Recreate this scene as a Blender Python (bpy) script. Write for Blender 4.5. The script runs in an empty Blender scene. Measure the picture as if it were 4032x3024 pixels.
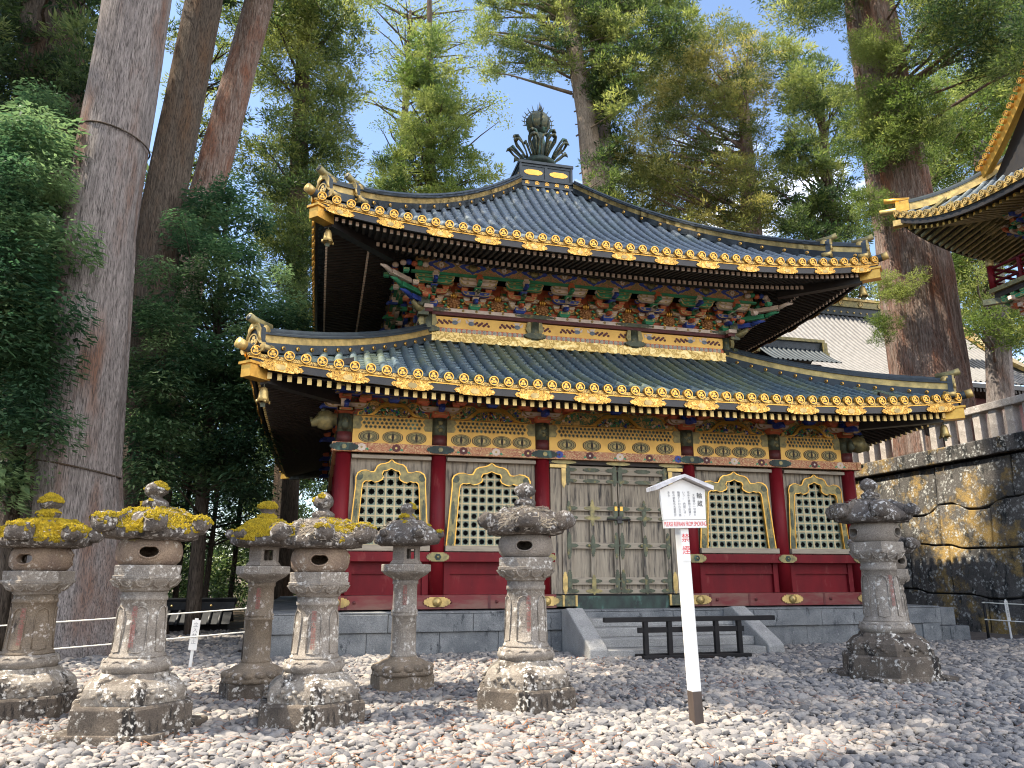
import bpy, bmesh, math, random
import numpy as np
from mathutils import Vector, Matrix, noise as mnoise
from mathutils.geometry import tessellate_polygon

PI = math.pi
rad = math.radians
sc = bpy.context.scene
COL = sc.collection
R = random.Random(7)
NR = np.random.default_rng(7)

# ------------------------------------------------------------------ camera, sky, sun, exposure
cam_data = bpy.data.cameras.new('camera')
cam = bpy.data.objects.new('camera', cam_data)
COL.objects.link(cam)
cam.location = (-6.76, -16.72, 1.6)
cam.rotation_euler = (PI / 2 + 0.2474, 0, -0.2456)
cam_data.sensor_width = 36
cam_data.lens = 36 * 2959 / 4032
cam_data.clip_start = 0.1
cam_data.clip_end = 2000
sc.camera = cam

SUN_EL = rad(57)
SUN_AZ = rad(-88)      # from +Y towards +X : the sun stands to the left, a little behind the hall front
sun_dir = Vector((math.sin(SUN_AZ) * math.cos(SUN_EL), math.cos(SUN_AZ) * math.cos(SUN_EL), math.sin(SUN_EL)))
sun_data = bpy.data.lights.new('sun', 'SUN')
sun_data.energy = 5.0
sun_data.angle = rad(0.53)
sun_data.color = (1.0, 0.9, 0.74)
sun = bpy.data.objects.new('sun', sun_data)
COL.objects.link(sun)
sun.rotation_euler = sun_dir.to_track_quat('Z', 'Y').to_euler()

W = bpy.data.worlds.new('World')
sc.world = W
W.use_nodes = True
nt = W.node_tree
bg = nt.nodes['Background']
sky = nt.nodes.new('ShaderNodeTexSky')
sky.sky_type = 'NISHITA'
sky.sun_disc = False
sky.sun_elevation = SUN_EL
sky.sun_rotation = SUN_AZ
sky.altitude = 600
sky.dust_density = 1.2
sky.ozone_density = 0.7
# white cloud by sky direction, with unseen cover added behind the camera as fill
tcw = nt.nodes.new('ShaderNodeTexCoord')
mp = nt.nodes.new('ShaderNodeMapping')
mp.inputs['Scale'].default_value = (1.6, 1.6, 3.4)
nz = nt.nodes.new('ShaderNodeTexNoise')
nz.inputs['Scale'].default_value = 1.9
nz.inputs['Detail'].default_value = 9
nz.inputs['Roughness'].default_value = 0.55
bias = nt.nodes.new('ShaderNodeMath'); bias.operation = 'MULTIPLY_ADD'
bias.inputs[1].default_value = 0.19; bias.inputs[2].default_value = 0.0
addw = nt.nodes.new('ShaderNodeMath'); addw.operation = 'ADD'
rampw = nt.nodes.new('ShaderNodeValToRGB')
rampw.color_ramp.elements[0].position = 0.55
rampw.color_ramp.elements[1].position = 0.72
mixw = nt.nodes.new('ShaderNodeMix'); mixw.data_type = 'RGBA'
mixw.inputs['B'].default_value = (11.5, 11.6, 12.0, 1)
L = nt.links.new
L(tcw.outputs['Generated'], mp.inputs['Vector'])
L(mp.outputs['Vector'], nz.inputs['Vector'])
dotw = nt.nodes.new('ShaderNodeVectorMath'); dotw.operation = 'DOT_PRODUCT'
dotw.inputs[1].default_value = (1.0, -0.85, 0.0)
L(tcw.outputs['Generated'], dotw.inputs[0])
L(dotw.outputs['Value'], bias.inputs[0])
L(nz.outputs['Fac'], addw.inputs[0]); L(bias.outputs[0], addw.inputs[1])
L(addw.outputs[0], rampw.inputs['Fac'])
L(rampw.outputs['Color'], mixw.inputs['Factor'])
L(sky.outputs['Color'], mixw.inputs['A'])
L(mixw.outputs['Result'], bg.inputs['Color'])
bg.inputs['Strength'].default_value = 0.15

sc.view_settings.view_transform = 'Standard'
sc.view_settings.look = 'None'
sc.view_settings.gamma = 1
sc.view_settings.exposure = 1.25
sc.cycles.max_bounces = 6
sc.cycles.transparent_max_bounces = 4
sc.cycles.use_denoising = True
sc.cycles.filter_width = 1.1

# ------------------------------------------------------------------ materials
def newmat(name):
    m = bpy.data.materials.new(name)
    m.use_nodes = True
    return m, m.node_tree, m.node_tree.nodes['Principled BSDF']

def c4(c):
    return (c[0], c[1], c[2], 1)

def coords(t, scale=(1, 1, 1), kind='Object'):
    tc = t.nodes.new('ShaderNodeTexCoord')
    mpn = t.nodes.new('ShaderNodeMapping')
    mpn.inputs['Scale'].default_value = scale
    t.links.new(tc.outputs[kind], mpn.inputs['Vector'])
    return mpn.outputs['Vector']

def nnoise(t, vec, scale, detail=6, rough=0.6):
    n = t.nodes.new('ShaderNodeTexNoise')
    n.inputs['Scale'].default_value = scale
    n.inputs['Detail'].default_value = detail
    n.inputs['Roughness'].default_value = rough
    t.links.new(vec, n.inputs['Vector'])
    return n.outputs['Fac']

def nramp(t, fac, a, b):
    r = t.nodes.new('ShaderNodeMapRange')
    r.inputs['From Min'].default_value = a
    r.inputs['From Max'].default_value = b
    t.links.new(fac, r.inputs['Value'])
    return r.outputs['Result']

def nmix(t, fac, a, b):
    m = t.nodes.new('ShaderNodeMix')
    m.data_type = 'RGBA'
    if isinstance(fac, float):
        m.inputs['Factor'].default_value = fac
    else:
        t.links.new(fac, m.inputs['Factor'])
    for k, s in (('A', a), ('B', b)):
        if isinstance(s, tuple):
            m.inputs[k].default_value = c4(s)
        else:
            t.links.new(s, m.inputs[k])
    return m.outputs['Result']

def nbump(t, bsdf, h, strength=0.5, dist=0.02):
    b = t.nodes.new('ShaderNodeBump')
    b.inputs['Strength'].default_value = strength
    b.inputs['Distance'].default_value = dist
    t.links.new(h, b.inputs['Height'])
    t.links.new(b.outputs['Normal'], bsdf.inputs['Normal'])

def mat(name, c1, c2=None, scale=4, rng=(0.35, 0.65), rough=0.6, metal=0.0, bump=0.0, bscale=40, bdist=0.01,
        stretch=(1, 1, 1), c3=None, s3=12, r3=(0.6, 0.7), spec=None):
    """two-tone noise colour, an optional third colour as spots, fine bump"""
    m, t, b = newmat(name)
    vec = coords(t, stretch)
    b.inputs['Roughness'].default_value = rough
    b.inputs['Metallic'].default_value = metal
    if spec is not None:
        b.inputs['Specular IOR Level'].default_value = spec
    col = None
    if c2 is None:
        c2 = tuple(x * 0.8 for x in c1)
    col = nmix(t, nramp(t, nnoise(t, vec, scale), *rng), c1, c2)
    if c3 is not None:
        col = nmix(t, nramp(t, nnoise(t, vec, s3, 4), *r3), col, c3)
    t.links.new(col, b.inputs['Base Color'])
    if bump:
        nbump(t, b, nnoise(t, vec, bscale, 5), bump, bdist)
    return m

def stone(name, c1, c2, lichen=(0.62, 0.6, 0.56), amount=0.58, dark=(0.03, 0.03, 0.03), darkamt=0.62, scale=1.0, yellow=None, bump=0.8):
    m, t, b = newmat(name)
    vec = coords(t, (scale, scale, scale))
    b.inputs['Roughness'].default_value = 0.92
    b.inputs['Specular IOR Level'].default_value = 0.2
    n1 = nnoise(t, vec, 3.2, 8, 0.65)
    col = nmix(t, nramp(t, n1, 0.36, 0.64), c1, c2)
    nd = nnoise(t, coords(t, (scale * 2.2, scale * 2.2, scale * 0.8)), 2.3, 8, 0.7)
    col = nmix(t, nramp(t, nd, darkamt, darkamt + 0.08), col, dark)
    if yellow:
        ny = nnoise(t, vec, yellow[3], 8, 0.7)
        col = nmix(t, nramp(t, ny, yellow[4], yellow[4] + 0.1), col, yellow[:3])
    v = t.nodes.new('ShaderNodeTexVoronoi')
    v.inputs['Scale'].default_value = 17
    wob = t.nodes.new('ShaderNodeVectorMath'); wob.operation = 'ADD'
    nw = t.nodes.new('ShaderNodeTexNoise'); nw.inputs['Scale'].default_value = 30
    t.links.new(vec, nw.inputs['Vector'])
    sw = t.nodes.new('ShaderNodeVectorMath'); sw.operation = 'SCALE'; sw.inputs['Scale'].default_value = 0.085
    t.links.new(nw.outputs['Color'], sw.inputs[0])
    t.links.new(vec, wob.inputs[0]); t.links.new(sw.outputs[0], wob.inputs[1])
    t.links.new(wob.outputs[0], v.inputs['Vector'])
    spot = nramp(t, v.outputs['Distance'], 0.50, 0.22)
    gate = nramp(t, nnoise(t, vec, 5.5, 5, 0.6), amount - 0.06, amount + 0.06)
    mu = t.nodes.new('ShaderNodeMath'); mu.operation = 'MULTIPLY'
    t.links.new(spot, mu.inputs[0]); t.links.new(gate, mu.inputs[1])
    col = nmix(t, mu.outputs[0], col, lichen)
    fine = nnoise(t, vec, 75, 4, 0.7)
    hs = t.nodes.new('ShaderNodeHueSaturation')
    vv = t.nodes.new('ShaderNodeMapRange')
    vv.inputs['To Min'].default_value = 0.6; vv.inputs['To Max'].default_value = 1.4
    vv.inputs['From Min'].default_value = 0.3; vv.inputs['From Max'].default_value = 0.7
    t.links.new(fine, vv.inputs['Value']); t.links.new(vv.outputs[0], hs.inputs['Value'])
    t.links.new(col, hs.inputs['Color'])
    t.links.new(hs.outputs[0], b.inputs['Base Color'])
    nbump(t, b, nnoise(t, vec, 26, 8, 0.7), bump, 0.03)
    return m

def bark(name, c1, c2, c3, sx=5.0, sz=0.45, bump=1.0):
    m, t, b = newmat(name)
    b.inputs['Roughness'].default_value = 0.95
    b.inputs['Specular IOR Level'].default_value = 0.1
    vec = coords(t, (sx, sx, sz))
    n1 = nnoise(t, vec, 2.2, 9, 0.62)
    n2 = nnoise(t, vec, 6.0, 6, 0.6)
    col = nmix(t, nramp(t, n1, 0.38, 0.62), c1, c2)
    col = nmix(t, nramp(t, nnoise(t, coords(t, (1.2, 1.2, 0.3)), 1.1, 4), 0.5, 0.68), col, c3)
    n3 = nnoise(t, coords(t, (sx * 2.2, sx * 2.2, sz * 1.3)), 5.0, 5, 0.6)
    col = nmix(t, nramp(t, n3, 0.50, 0.38), col, tuple(x * 0.28 for x in c1))
    col = nmix(t, nramp(t, n2, 0.47, 0.34), col, tuple(x * 0.18 for x in c1))
    t.links.new(col, b.inputs['Base Color'])
    nbump(t, b, n2, bump, 0.06)
    return m

def leafmat(name, dark, mid, light, trans=0.4):
    m, t, b = newmat(name)
    at = t.nodes.new('ShaderNodeAttribute'); at.attribute_name = 'tint'
    r = t.nodes.new('ShaderNodeValToRGB')
    e = r.color_ramp.elements
    e[0].position = 0.0; e[0].color = c4(dark)
    e[1].position = 1.0; e[1].color = c4(light)
    k = e.new(0.5); k.color = c4(mid)
    t.links.new(at.outputs['Fac'], r.inputs['Fac'])
    b.inputs['Roughness'].default_value = 0.55
    b.inputs['Specular IOR Level'].default_value = 0.3
    t.links.new(r.outputs['Color'], b.inputs['Base Color'])
    tr = t.nodes.new('ShaderNodeBsdfTranslucent')
    hs = t.nodes.new('ShaderNodeHueSaturation')
    hs.inputs['Saturation'].default_value = 1.1; hs.inputs['Value'].default_value = 1.6
    t.links.new(r.outputs['Color'], hs.inputs['Color'])
    t.links.new(hs.outputs[0], tr.inputs['Color'])
    mx = t.nodes.new('ShaderNodeMixShader'); mx.inputs['Fac'].default_value = trans
    t.links.new(b.outputs[0], mx.inputs[1]); t.links.new(tr.outputs[0], mx.inputs[2])
    t.links.new(mx.outputs[0], t.nodes['Material Output'].inputs['Surface'])
    return m

def scroll(name, ground, c1, c2, scale=9, w=0.05, metal=0.0):
    """painted arabesque: contour lines of a noise field over a ground colour"""
    m, t, b = newmat(name)
    b.inputs['Roughness'].default_value = 0.5
    b.inputs['Metallic'].default_value = metal
    vec = coords(t)
    n = nnoise(t, vec, scale, 1.5, 0.5)
    def band(c, wd):
        s = t.nodes.new('ShaderNodeMath'); s.operation = 'SUBTRACT'; s.inputs[1].default_value = c
        a = t.nodes.new('ShaderNodeMath'); a.operation = 'ABSOLUTE'
        t.links.new(n, s.inputs[0]); t.links.new(s.outputs[0], a.inputs[0])
        return nramp(t, a.outputs[0], wd, wd * 0.6)
    col = nmix(t, nramp(t, nnoise(t, vec, 3, 4), 0.35, 0.7), ground, tuple(x * 0.78 for x in ground))
    col = nmix(t, band(0.5, w), col, c1)
    col = nmix(t, band(0.63, w * 1.1), col, c2)
    col = nmix(t, band(0.37, w * 0.9), col, c1)
    t.links.new(col, b.inputs['Base Color'])
    nbump(t, b, n, 0.3, 0.01)
    return m

M = {}
M['gold'] = mat('gold_leaf', (0.74, 0.42, 0.085), (0.52, 0.27, 0.05), 7, (0.3, 0.75), rough=0.36, metal=0.75, bump=0.25, bscale=22, bdist=0.01)
M['goldplate'] = scroll('gilt_plate', (0.74, 0.42, 0.085), (0.22, 0.11, 0.03), (0.85, 0.58, 0.2), 13, 0.03, 0.7)
M['goldworn'] = mat('gold_worn', (0.62, 0.44, 0.16), (0.30, 0.22, 0.09), 5, (0.35, 0.65), rough=0.45, metal=0.6, bump=0.3, bscale=30)
M['goldpanel'] = mat('gold_panel', (0.70, 0.42, 0.10), (0.54, 0.31, 0.07), 3, (0.3, 0.7), rough=0.45, metal=0.45, bump=0.08, bscale=30)
M['goldrelief'] = scroll('gold_relief', (0.82, 0.60, 0.22), (0.42, 0.27, 0.07), (0.9, 0.72, 0.34), 5, 0.04, 0.5)
M['goldlace'] = scroll('gold_lace', (0.80, 0.52, 0.14), (0.10, 0.06, 0.03), (0.10, 0.06, 0.03), 16, 0.04, 0.5)
M['orangegold'] = mat('carved_petal', (0.42, 0.20, 0.07), (0.26, 0.12, 0.05), 9, rough=0.5, metal=0.3)
M['bronze'] = mat('bronze_patina', (0.10, 0.115, 0.075), (0.055, 0.06, 0.04), 9, rough=0.55, metal=0.35, bump=0.4, bscale=30, c3=(0.22, 0.18, 0.07), s3=8, r3=(0.55, 0.68))
M['bronzegold'] = mat('bronze_gilt', (0.33, 0.27, 0.11), (0.14, 0.13, 0.07), 7, rough=0.5, metal=0.45, bump=0.3, bscale=28)
M['verdigris'] = mat('verdigris', (0.035, 0.066, 0.052), (0.02, 0.028, 0.026), 4, (0.35, 0.6), rough=0.6, metal=0.2, bump=0.3, c3=(0.10, 0.22, 0.17), s3=3.0, r3=(0.55, 0.72), stretch=(1, 1, 0.5))
M['lacquer'] = mat('black_lacquer', (0.012, 0.011, 0.012), (0.022, 0.018, 0.016), 5, rough=0.45, bump=0.15, bscale=20)
M['soffit'] = mat('soffit_boards', (0.010, 0.009, 0.010), (0.020, 0.015, 0.012), 4, rough=0.6)
M['red'] = mat('red_lacquer', (0.165, 0.006, 0.011), (0.095, 0.004, 0.008), 2.4, (0.35, 0.7), spec=.22, rough=0.55, bump=0.15, bscale=24, stretch=(1, 1, 0.35), c3=(0.22, 0.05, 0.045), s3=5, r3=(0.60, 0.8))
M['redworn'] = mat('red_lacquer_worn', (0.15, 0.014, 0.016), (0.17, 0.075, 0.055), 2.2, (0.42, 0.62), rough=0.6, bump=0.2, bscale=24, stretch=(0.5, 1, 2))
M['wood'] = mat('weathered_wood', (0.36, 0.305, 0.225), (0.22, 0.18, 0.135), 3.0, (0.3, 0.7), rough=0.8, bump=0.5, bscale=10, stretch=(7, 7, 0.7), c3=(0.035, 0.03, 0.028), s3=1.8, r3=(0.50, 0.68))
M['woodh'] = mat('weathered_wood_rail', (0.37, 0.315, 0.235), (0.25, 0.205, 0.155), 3.0, (0.3, 0.7), rough=0.8, bump=0.4, bscale=10, stretch=(0.7, 7, 7), c3=(0.06, 0.045, 0.04), s3=1.8, r3=(0.6, 0.75))
M['wooddark'] = mat('dark_wood', (0.04, 0.03, 0.024), (0.02, 0.015, 0.012), 4, rough=0.7, stretch=(1, 1, 4), bump=0.3)
M['cream'] = mat('cream_lattice', (0.60, 0.49, 0.29), (0.46, 0.37, 0.21), 5, rough=0.7)
M['teal'] = mat('teal_paint', (0.27, 0.29, 0.19), (0.14, 0.20, 0.17), 6, rough=0.6)
M['void'] = mat('dark_interior', (0.004, 0.004, 0.005), rough=0.9)
M['green'] = mat('paint_green', (0.04, 0.30, 0.14), (0.03, 0.20, 0.10), 6, rough=0.55)
M['blue'] = mat('paint_blue', (0.03, 0.07, 0.36), (0.02, 0.045, 0.23), 6, rough=0.55)
M['orange'] = mat('paint_vermilion', (0.58, 0.14, 0.05), (0.42, 0.095, 0.04), 6, rough=0.55)
M['pink'] = mat('paint_pale', (0.70, 0.58, 0.48), (0.58, 0.45, 0.36), 6, rough=0.6)
M['maroon'] = mat('paint_maroon', (0.12, 0.02, 0.018), (0.07, 0.012, 0.012), 6, rough=0.6)
M['white'] = mat('white_paint', (0.74, 0.73, 0.70), (0.64, 0.62, 0.57), 3.5, (0.35, 0.75), rough=0.55, c3=(0.5, 0.46, 0.4), s3=7, r3=(0.72, 0.8))
M['floral'] = scroll('floral_beam', (0.66, 0.44, 0.19), (0.36, 0.10, 0.04), (0.46, 0.17, 0.07), 11, 0.055)
M['boardscroll'] = scroll('painted_board', (0.46, 0.27, 0.09), (0.05, 0.17, 0.08), (0.62, 0.42, 0.14), 8, 0.05)
M['goldnet'] = scroll('diamond_ground', (0.46, 0.27, 0.10), (0.22, 0.16, 0.06), (0.5, 0.17, 0.08), 14, 0.05)
M['cloudband'] = scroll('cloud_band', (0.03, 0.19, 0.09), (0.35, 0.07, 0.03), (0.55, 0.40, 0.16), 5, 0.06)
M['redtext'] = mat('red_text', (0.75, 0.06, 0.06), rough=0.6)
M['blacktext'] = mat('black_text', (0.03, 0.03, 0.03), rough=0.6)
M['greytext'] = mat('faded_text', (0.26, 0.26, 0.27), rough=0.7)
M['redfade'] = mat('faded_red_text', (0.30, 0.085, 0.07), (0.24, 0.14, 0.12), 30, rough=0.9)
M['rope'] = mat('white_rope', (0.72, 0.70, 0.62), rough=0.8)
M['blackwood'] = mat('black_painted_wood', (0.007, 0.007, 0.008), (0.014, 0.012, 0.012), 5, rough=0.6, spec=.25)
M['brownpost'] = mat('brown_stain', (0.075, 0.052, 0.040), (0.05, 0.035, 0.028), 8, rough=0.7, stretch=(1, 1, 0.3))
M['greycap'] = mat('weathered_white', (0.62, 0.61, 0.61), (0.42, 0.40, 0.41), 9, rough=0.8, stretch=(1, 4, 1))

# copper roof tiles: blue-black patina, greenish in broad bands
def tilemat(name, base, second, moss, mossr):
    m, t, b = newmat(name)
    b.inputs['Roughness'].default_value = 0.5
    b.inputs['Metallic'].default_value = 0.15
    vec = coords(t)
    col = nmix(t, nramp(t, nnoise(t, vec, 6, 6), 0.3, 0.7), base, second)
    col = nmix(t, nramp(t, nnoise(t, coords(t, (1.2, 0.5, 0.5)), 0.9, 5), *mossr), col, moss)
    col = nmix(t, nramp(t, nnoise(t, coords(t, (1.1, 5, 5)), 3.0, 3), 0.5, 0.72), col, tuple(min(1, x * 1.8) for x in base))
    t.links.new(col, b.inputs['Base Color'])
    nbump(t, b, nnoise(t, vec, 30, 4), 0.25, 0.01)
    return m
M['tile'] = tilemat('copper_tile', (0.125, 0.150, 0.175), (0.080, 0.100, 0.122), (0.12, 0.155, 0.15), (0.5, 0.7))
M['tilelow'] = tilemat('copper_tile_mossy', (0.085, 0.122, 0.140), (0.045, 0.075, 0.105), (0.130, 0.155, 0.092), (0.44, 0.62))
M['tiledark'] = mat('copper_ridge', (0.035, 0.048, 0.058), (0.02, 0.028, 0.035), 5, rough=0.5, metal=0.15, bump=0.2)
M['tilegrey'] = mat('grey_tile', (0.20, 0.193, 0.19), (0.145, 0.14, 0.138), 4, rough=0.6, bump=0.2)
M['tilewall'] = mat('dark_wall_tile', (0.014, 0.016, 0.02), (0.03, 0.033, 0.037), 5, rough=0.5)

M['granite'] = stone('granite_plinth', (0.22, 0.225, 0.225), (0.13, 0.137, 0.143), (0.4, 0.4, 0.38), 0.66, (0.05, 0.055, 0.06), 0.58, 0.8)
M['granitelight'] = stone('granite_step', (0.36, 0.35, 0.33), (0.27, 0.265, 0.255), (0.45, 0.44, 0.42), 0.66, (0.14, 0.14, 0.14), 0.66, 0.8)
M['st_dark'] = stone('lantern_stone_dark', (0.13, 0.105, 0.082), (0.070, 0.058, 0.048), (0.54, 0.51, 0.46), 0.52, (0.02, 0.018, 0.017), 0.55, bump=.5)
M['st_mottle'] = stone('lantern_stone_mottled', (0.30, 0.265, 0.22), (0.12, 0.10, 0.082), (0.60, 0.57, 0.52), 0.49, (0.035, 0.03, 0.026), 0.55, bump=.5)
M['st_brown'] = stone('lantern_stone_brown', (0.23, 0.18, 0.13), (0.15, 0.12, 0.09), (0.55, 0.50, 0.45), 0.58, (0.05, 0.042, 0.036), 0.60)
M['st_grey'] = stone('lantern_stone_grey', (0.29, 0.255, 0.215), (0.19, 0.165, 0.14), (0.56, 0.53, 0.48), 0.53, (0.08, 0.072, 0.068), 0.63)
M['st_fire'] = stone('lantern_stone_firebox', (0.27, 0.20, 0.14), (0.18, 0.13, 0.10), (0.52, 0.47, 0.40), 0.60, (0.07, 0.055, 0.045), 0.63, yellow=(0.33, 0.29, 0.05, 2.2, 0.60))
M['st_firegrey'] = stone('lantern_stone_smooth', (0.27, 0.235, 0.20), (0.20, 0.17, 0.14), (0.42, 0.38, 0.33), 0.7, (0.12, 0.10, 0.085), 0.66)
M['st_cap'] = stone('lantern_cap_stone', (0.15, 0.125, 0.105), (0.075, 0.065, 0.058), (0.52, 0.50, 0.47), 0.52, (0.03, 0.027, 0.025), 0.57, bump=1.0)
M['st_wall'] = stone('wall_stone', (0.115, 0.105, 0.095), (0.055, 0.055, 0.052), (0.42, 0.42, 0.39), 0.52, (0.022, 0.024, 0.024), 0.53, 0.55, yellow=(0.29, 0.195, 0.07, 1.6, 0.51), bump=1.0)
M['st_fence'] = stone('fence_stone', (0.42, 0.375, 0.335), (0.28, 0.25, 0.22), (0.5, 0.46, 0.42), 0.56, (0.08, 0.07, 0.062), 0.62, 0.8)
M['moss'] = mat('golden_moss', (0.36, 0.255, 0.020), (0.20, 0.155, 0.020), 14, (0.3, 0.7), rough=0.95, c3=(0.16, 0.11, 0.02), s3=9, r3=(0.58, 0.72), spec=0.05)
M['twig'] = mat('dry_twigs', (0.30, 0.26, 0.20), (0.14, 0.115, 0.09), 20, rough=0.95, spec=0.05)
M['bark_grey'] = bark('bark_grey', (0.32, 0.285, 0.27), (0.205, 0.18, 0.17), (0.21, 0.12, 0.085), 9.5, 0.62)
M['bark_dark'] = bark('bark_dark', (0.15, 0.12, 0.095), (0.085, 0.068, 0.055), (0.13, 0.08, 0.05), 9.0, 0.7)
M['bark_red'] = bark('bark_red', (0.36, 0.285, 0.245), (0.17, 0.10, 0.075), (0.26, 0.11, 0.065), 9.0, 0.6, 1.2)
M['bark_pale'] = bark('bark_pale', (0.36, 0.29, 0.22), (0.24, 0.19, 0.14), (0.18, 0.12, 0.08), 8.0, 0.7)
M['leaf_cedar'] = leafmat('leaf_cedar', (0.026, 0.050, 0.019), (0.095, 0.130, 0.038), (0.25, 0.27, 0.085), .5)
M['leaf_hinoki'] = leafmat('leaf_hinoki', (0.020, 0.050, 0.028), (0.054, 0.108, 0.052), (0.17, 0.24, 0.11), 0.45)
M['leaf_gold'] = leafmat('leaf_golden', (0.035, 0.058, 0.020), (0.115, 0.135, 0.038), (0.30, 0.265, 0.085), .5)
M['leaf_fresh'] = leafmat('leaf_fresh', (0.040, 0.070, 0.020), (0.10, 0.145, 0.038), (0.24, 0.27, 0.085), 0.5)
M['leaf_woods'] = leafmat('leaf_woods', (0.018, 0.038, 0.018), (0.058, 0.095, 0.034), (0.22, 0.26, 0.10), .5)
# ------------------------------------------------------------------ mesh helpers
class MB:
    def __init__(s):
        s.v = []; s.f = []; s.mi = []; s.sm = []
    def add(s, vs, fs, m=0, smooth=False):
        o = len(s.v)
        s.v.extend(tuple(p) for p in vs)
        for f in fs:
            s.f.append([i + o for i in f]); s.mi.append(m); s.sm.append(smooth)
        return s
    def box(s, x0, x1, y0, y1, z0, z1, m=0):
        vs = [(x0, y0, z0), (x1, y0, z0), (x1, y1, z0), (x0, y1, z0), (x0, y0, z1), (x1, y0, z1), (x1, y1, z1), (x0, y1, z1)]
        return s.add(vs, [(0, 3, 2, 1), (4, 5, 6, 7), (0, 1, 5, 4), (1, 2, 6, 5), (2, 3, 7, 6), (3, 0, 4, 7)], m)
    def obox(s, c, size, mtx=None, m=0, taper=1.0):
        hx, hy, hz = size[0] / 2, size[1] / 2, size[2] / 2
        vs = []
        for z, k in ((-hz, taper), (hz, 1)):
            for x, y in ((-hx, -hy), (hx, -hy), (hx, hy), (-hx, hy)):
                p = Vector((x * k, y * k, z))
                if mtx is not None: p = mtx @ p
                vs.append(p + Vector(c))
        return s.add(vs, [(0, 3, 2, 1), (4, 5, 6, 7), (0, 1, 5, 4), (1, 2, 6, 5), (2, 3, 7, 6), (3, 0, 4, 7)], m)
    def rings(s, rs, m=0, closed=True, caps=True, smooth=False):
        n = len(rs[0]); vs = [p for r in rs for p in r]; fs = []
        for i in range(len(rs) - 1):
            for j in range(n if closed else n - 1):
                k = (j + 1) % n
                fs.append((i * n + j, i * n + k, (i + 1) * n + k, (i + 1) * n + j))
        if caps and closed:
            fs.append(tuple(range(n - 1, -1, -1))); fs.append(tuple((len(rs) - 1) * n + j for j in range(n)))
        return s.add(vs, fs, m, smooth)
    def tube(s, pts, rr, n=8, m=0, smooth=True, caps=True):
        pts = [Vector(p) for p in pts]
        if not hasattr(rr, '__len__'): rr = [rr] * len(pts)
        rs = []; prev = None
        for i, p in enumerate(pts):
            d = (pts[min(i + 1, len(pts) - 1)] - pts[max(i - 1, 0)]).normalized()
            if prev is None:
                a = d.cross(Vector((0, 0, 1)))
                if a.length < 1e-3: a = d.cross(Vector((0, 1, 0)))
            else:
                a = prev - d * prev.dot(d)
            a.normalize(); prev = a; b = d.cross(a)
            rs.append([p + (a * math.cos(2 * PI * j / n) + b * math.sin(2 * PI * j / n)) * rr[i] for j in range(n)])
        return s.rings(rs, m, True, caps, smooth)
    def lathe(s, prof, n=24, c=(0, 0, 0), m=0, smooth=True, ph=0.0, shape=None, caps=True):
        rs = []
        for r, z in prof:
            ring = []
            for j in range(n):
                a = 2 * PI * j / n + ph
                k = shape(a) if shape else 1
                ring.append((c[0] + r * k * math.cos(a), c[1] + r * k * math.sin(a), c[2] + z))
            rs.append(ring)
        return s.rings(rs, m, True, caps, smooth)
    def plate(s, outer, holes, y0, y1, m=0, fn=None):
        """polygon in the x-z plane (with holes) given thickness from y0 to y1; fn maps (x,y,z)"""
        loops = [outer] + list(holes)
        flat = [p for l in loops for p in l]
        tris = tessellate_polygon([[Vector((p[0], p[1], 0)) for p in l] for l in loops])
        n = len(flat)
        g = fn or (lambda x, y, z: (x, y, z))
        vs = [g(p[0], y0, p[1]) for p in flat] + [g(p[0], y1, p[1]) for p in flat]
        fs = []
        for t in tris:
            a, b, c = t
            ar = (flat[b][0] - flat[a][0]) * (flat[c][1] - flat[a][1]) - (flat[c][0] - flat[a][0]) * (flat[b][1] - flat[a][1])
            if ar < 0: a, b, c = a, c, b
            fs.append((a, b, c)); fs.append((a + n, c + n, b + n))
        o = 0
        for l in loops:
            k = len(l)
            for i in range(k):
                j = (i + 1) % k
                fs.append((o + i, o + i + n, o + j + n, o + j))
            o += k
        return s.add(vs, fs, m)
    def mesh(s, name, mats):
        me = bpy.data.meshes.new(name)
        me.from_pydata(s.v, [], s.f)
        for mt in mats: me.materials.append(M[mt] if isinstance(mt, str) else mt)
        me.polygons.foreach_set('material_index', s.mi)
        me.polygons.foreach_set('use_smooth', s.sm)
        me.update()
        return me
    def obj(s, name, mats, parent=None, loc=None, rotz=0, bevel=0, fix=False):
        if isinstance(mats, str): mats = [mats]
        me = s.mesh(name, mats)
        if fix:
            bm = bmesh.new(); bm.from_mesh(me)
            bmesh.ops.recalc_face_normals(bm, faces=bm.faces)
            bm.to_mesh(me); bm.free()
        o = bpy.data.objects.new(name, me)
        COL.objects.link(o)
        o.parent = parent
        if loc: o.location = loc
        if rotz: o.rotation_euler = (0, 0, rotz)
        if bevel:
            b = o.modifiers.new('bevel', 'BEVEL'); b.width = bevel; b.segments = 2; b.limit_method = 'ANGLE'; b.angle_limit = rad(40)
        return o

def tag(o, label, cat, group=None, kind=None):
    if label: o['label'] = label
    if cat: o['category'] = cat
    if group: o['group'] = group
    if kind: o['kind'] = kind
    return o

def thing(name, label, cat, loc=(0, 0, 0), rotz=0, group=None):
    o = bpy.data.objects.new(name, None)
    COL.objects.link(o)
    o.location = loc; o.rotation_euler = (0, 0, rotz)
    o.empty_display_size = 0.2
    return tag(o, label, cat, group)

def linkcopy(o, loc=None, rot=None, parent='same', scale=None):
    c = o.copy(); COL.objects.link(c)
    if parent != 'same': c.parent = parent
    if loc is not None: c.location = loc
    if rot is not None: c.rotation_euler = rot
    if scale is not None: c.scale = scale
    return c

def copy_tree(o, parent=None):
    c = o.copy(); COL.objects.link(c); c.parent = parent
    for ch in list(o.children): copy_tree(ch, c)
    return c

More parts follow.
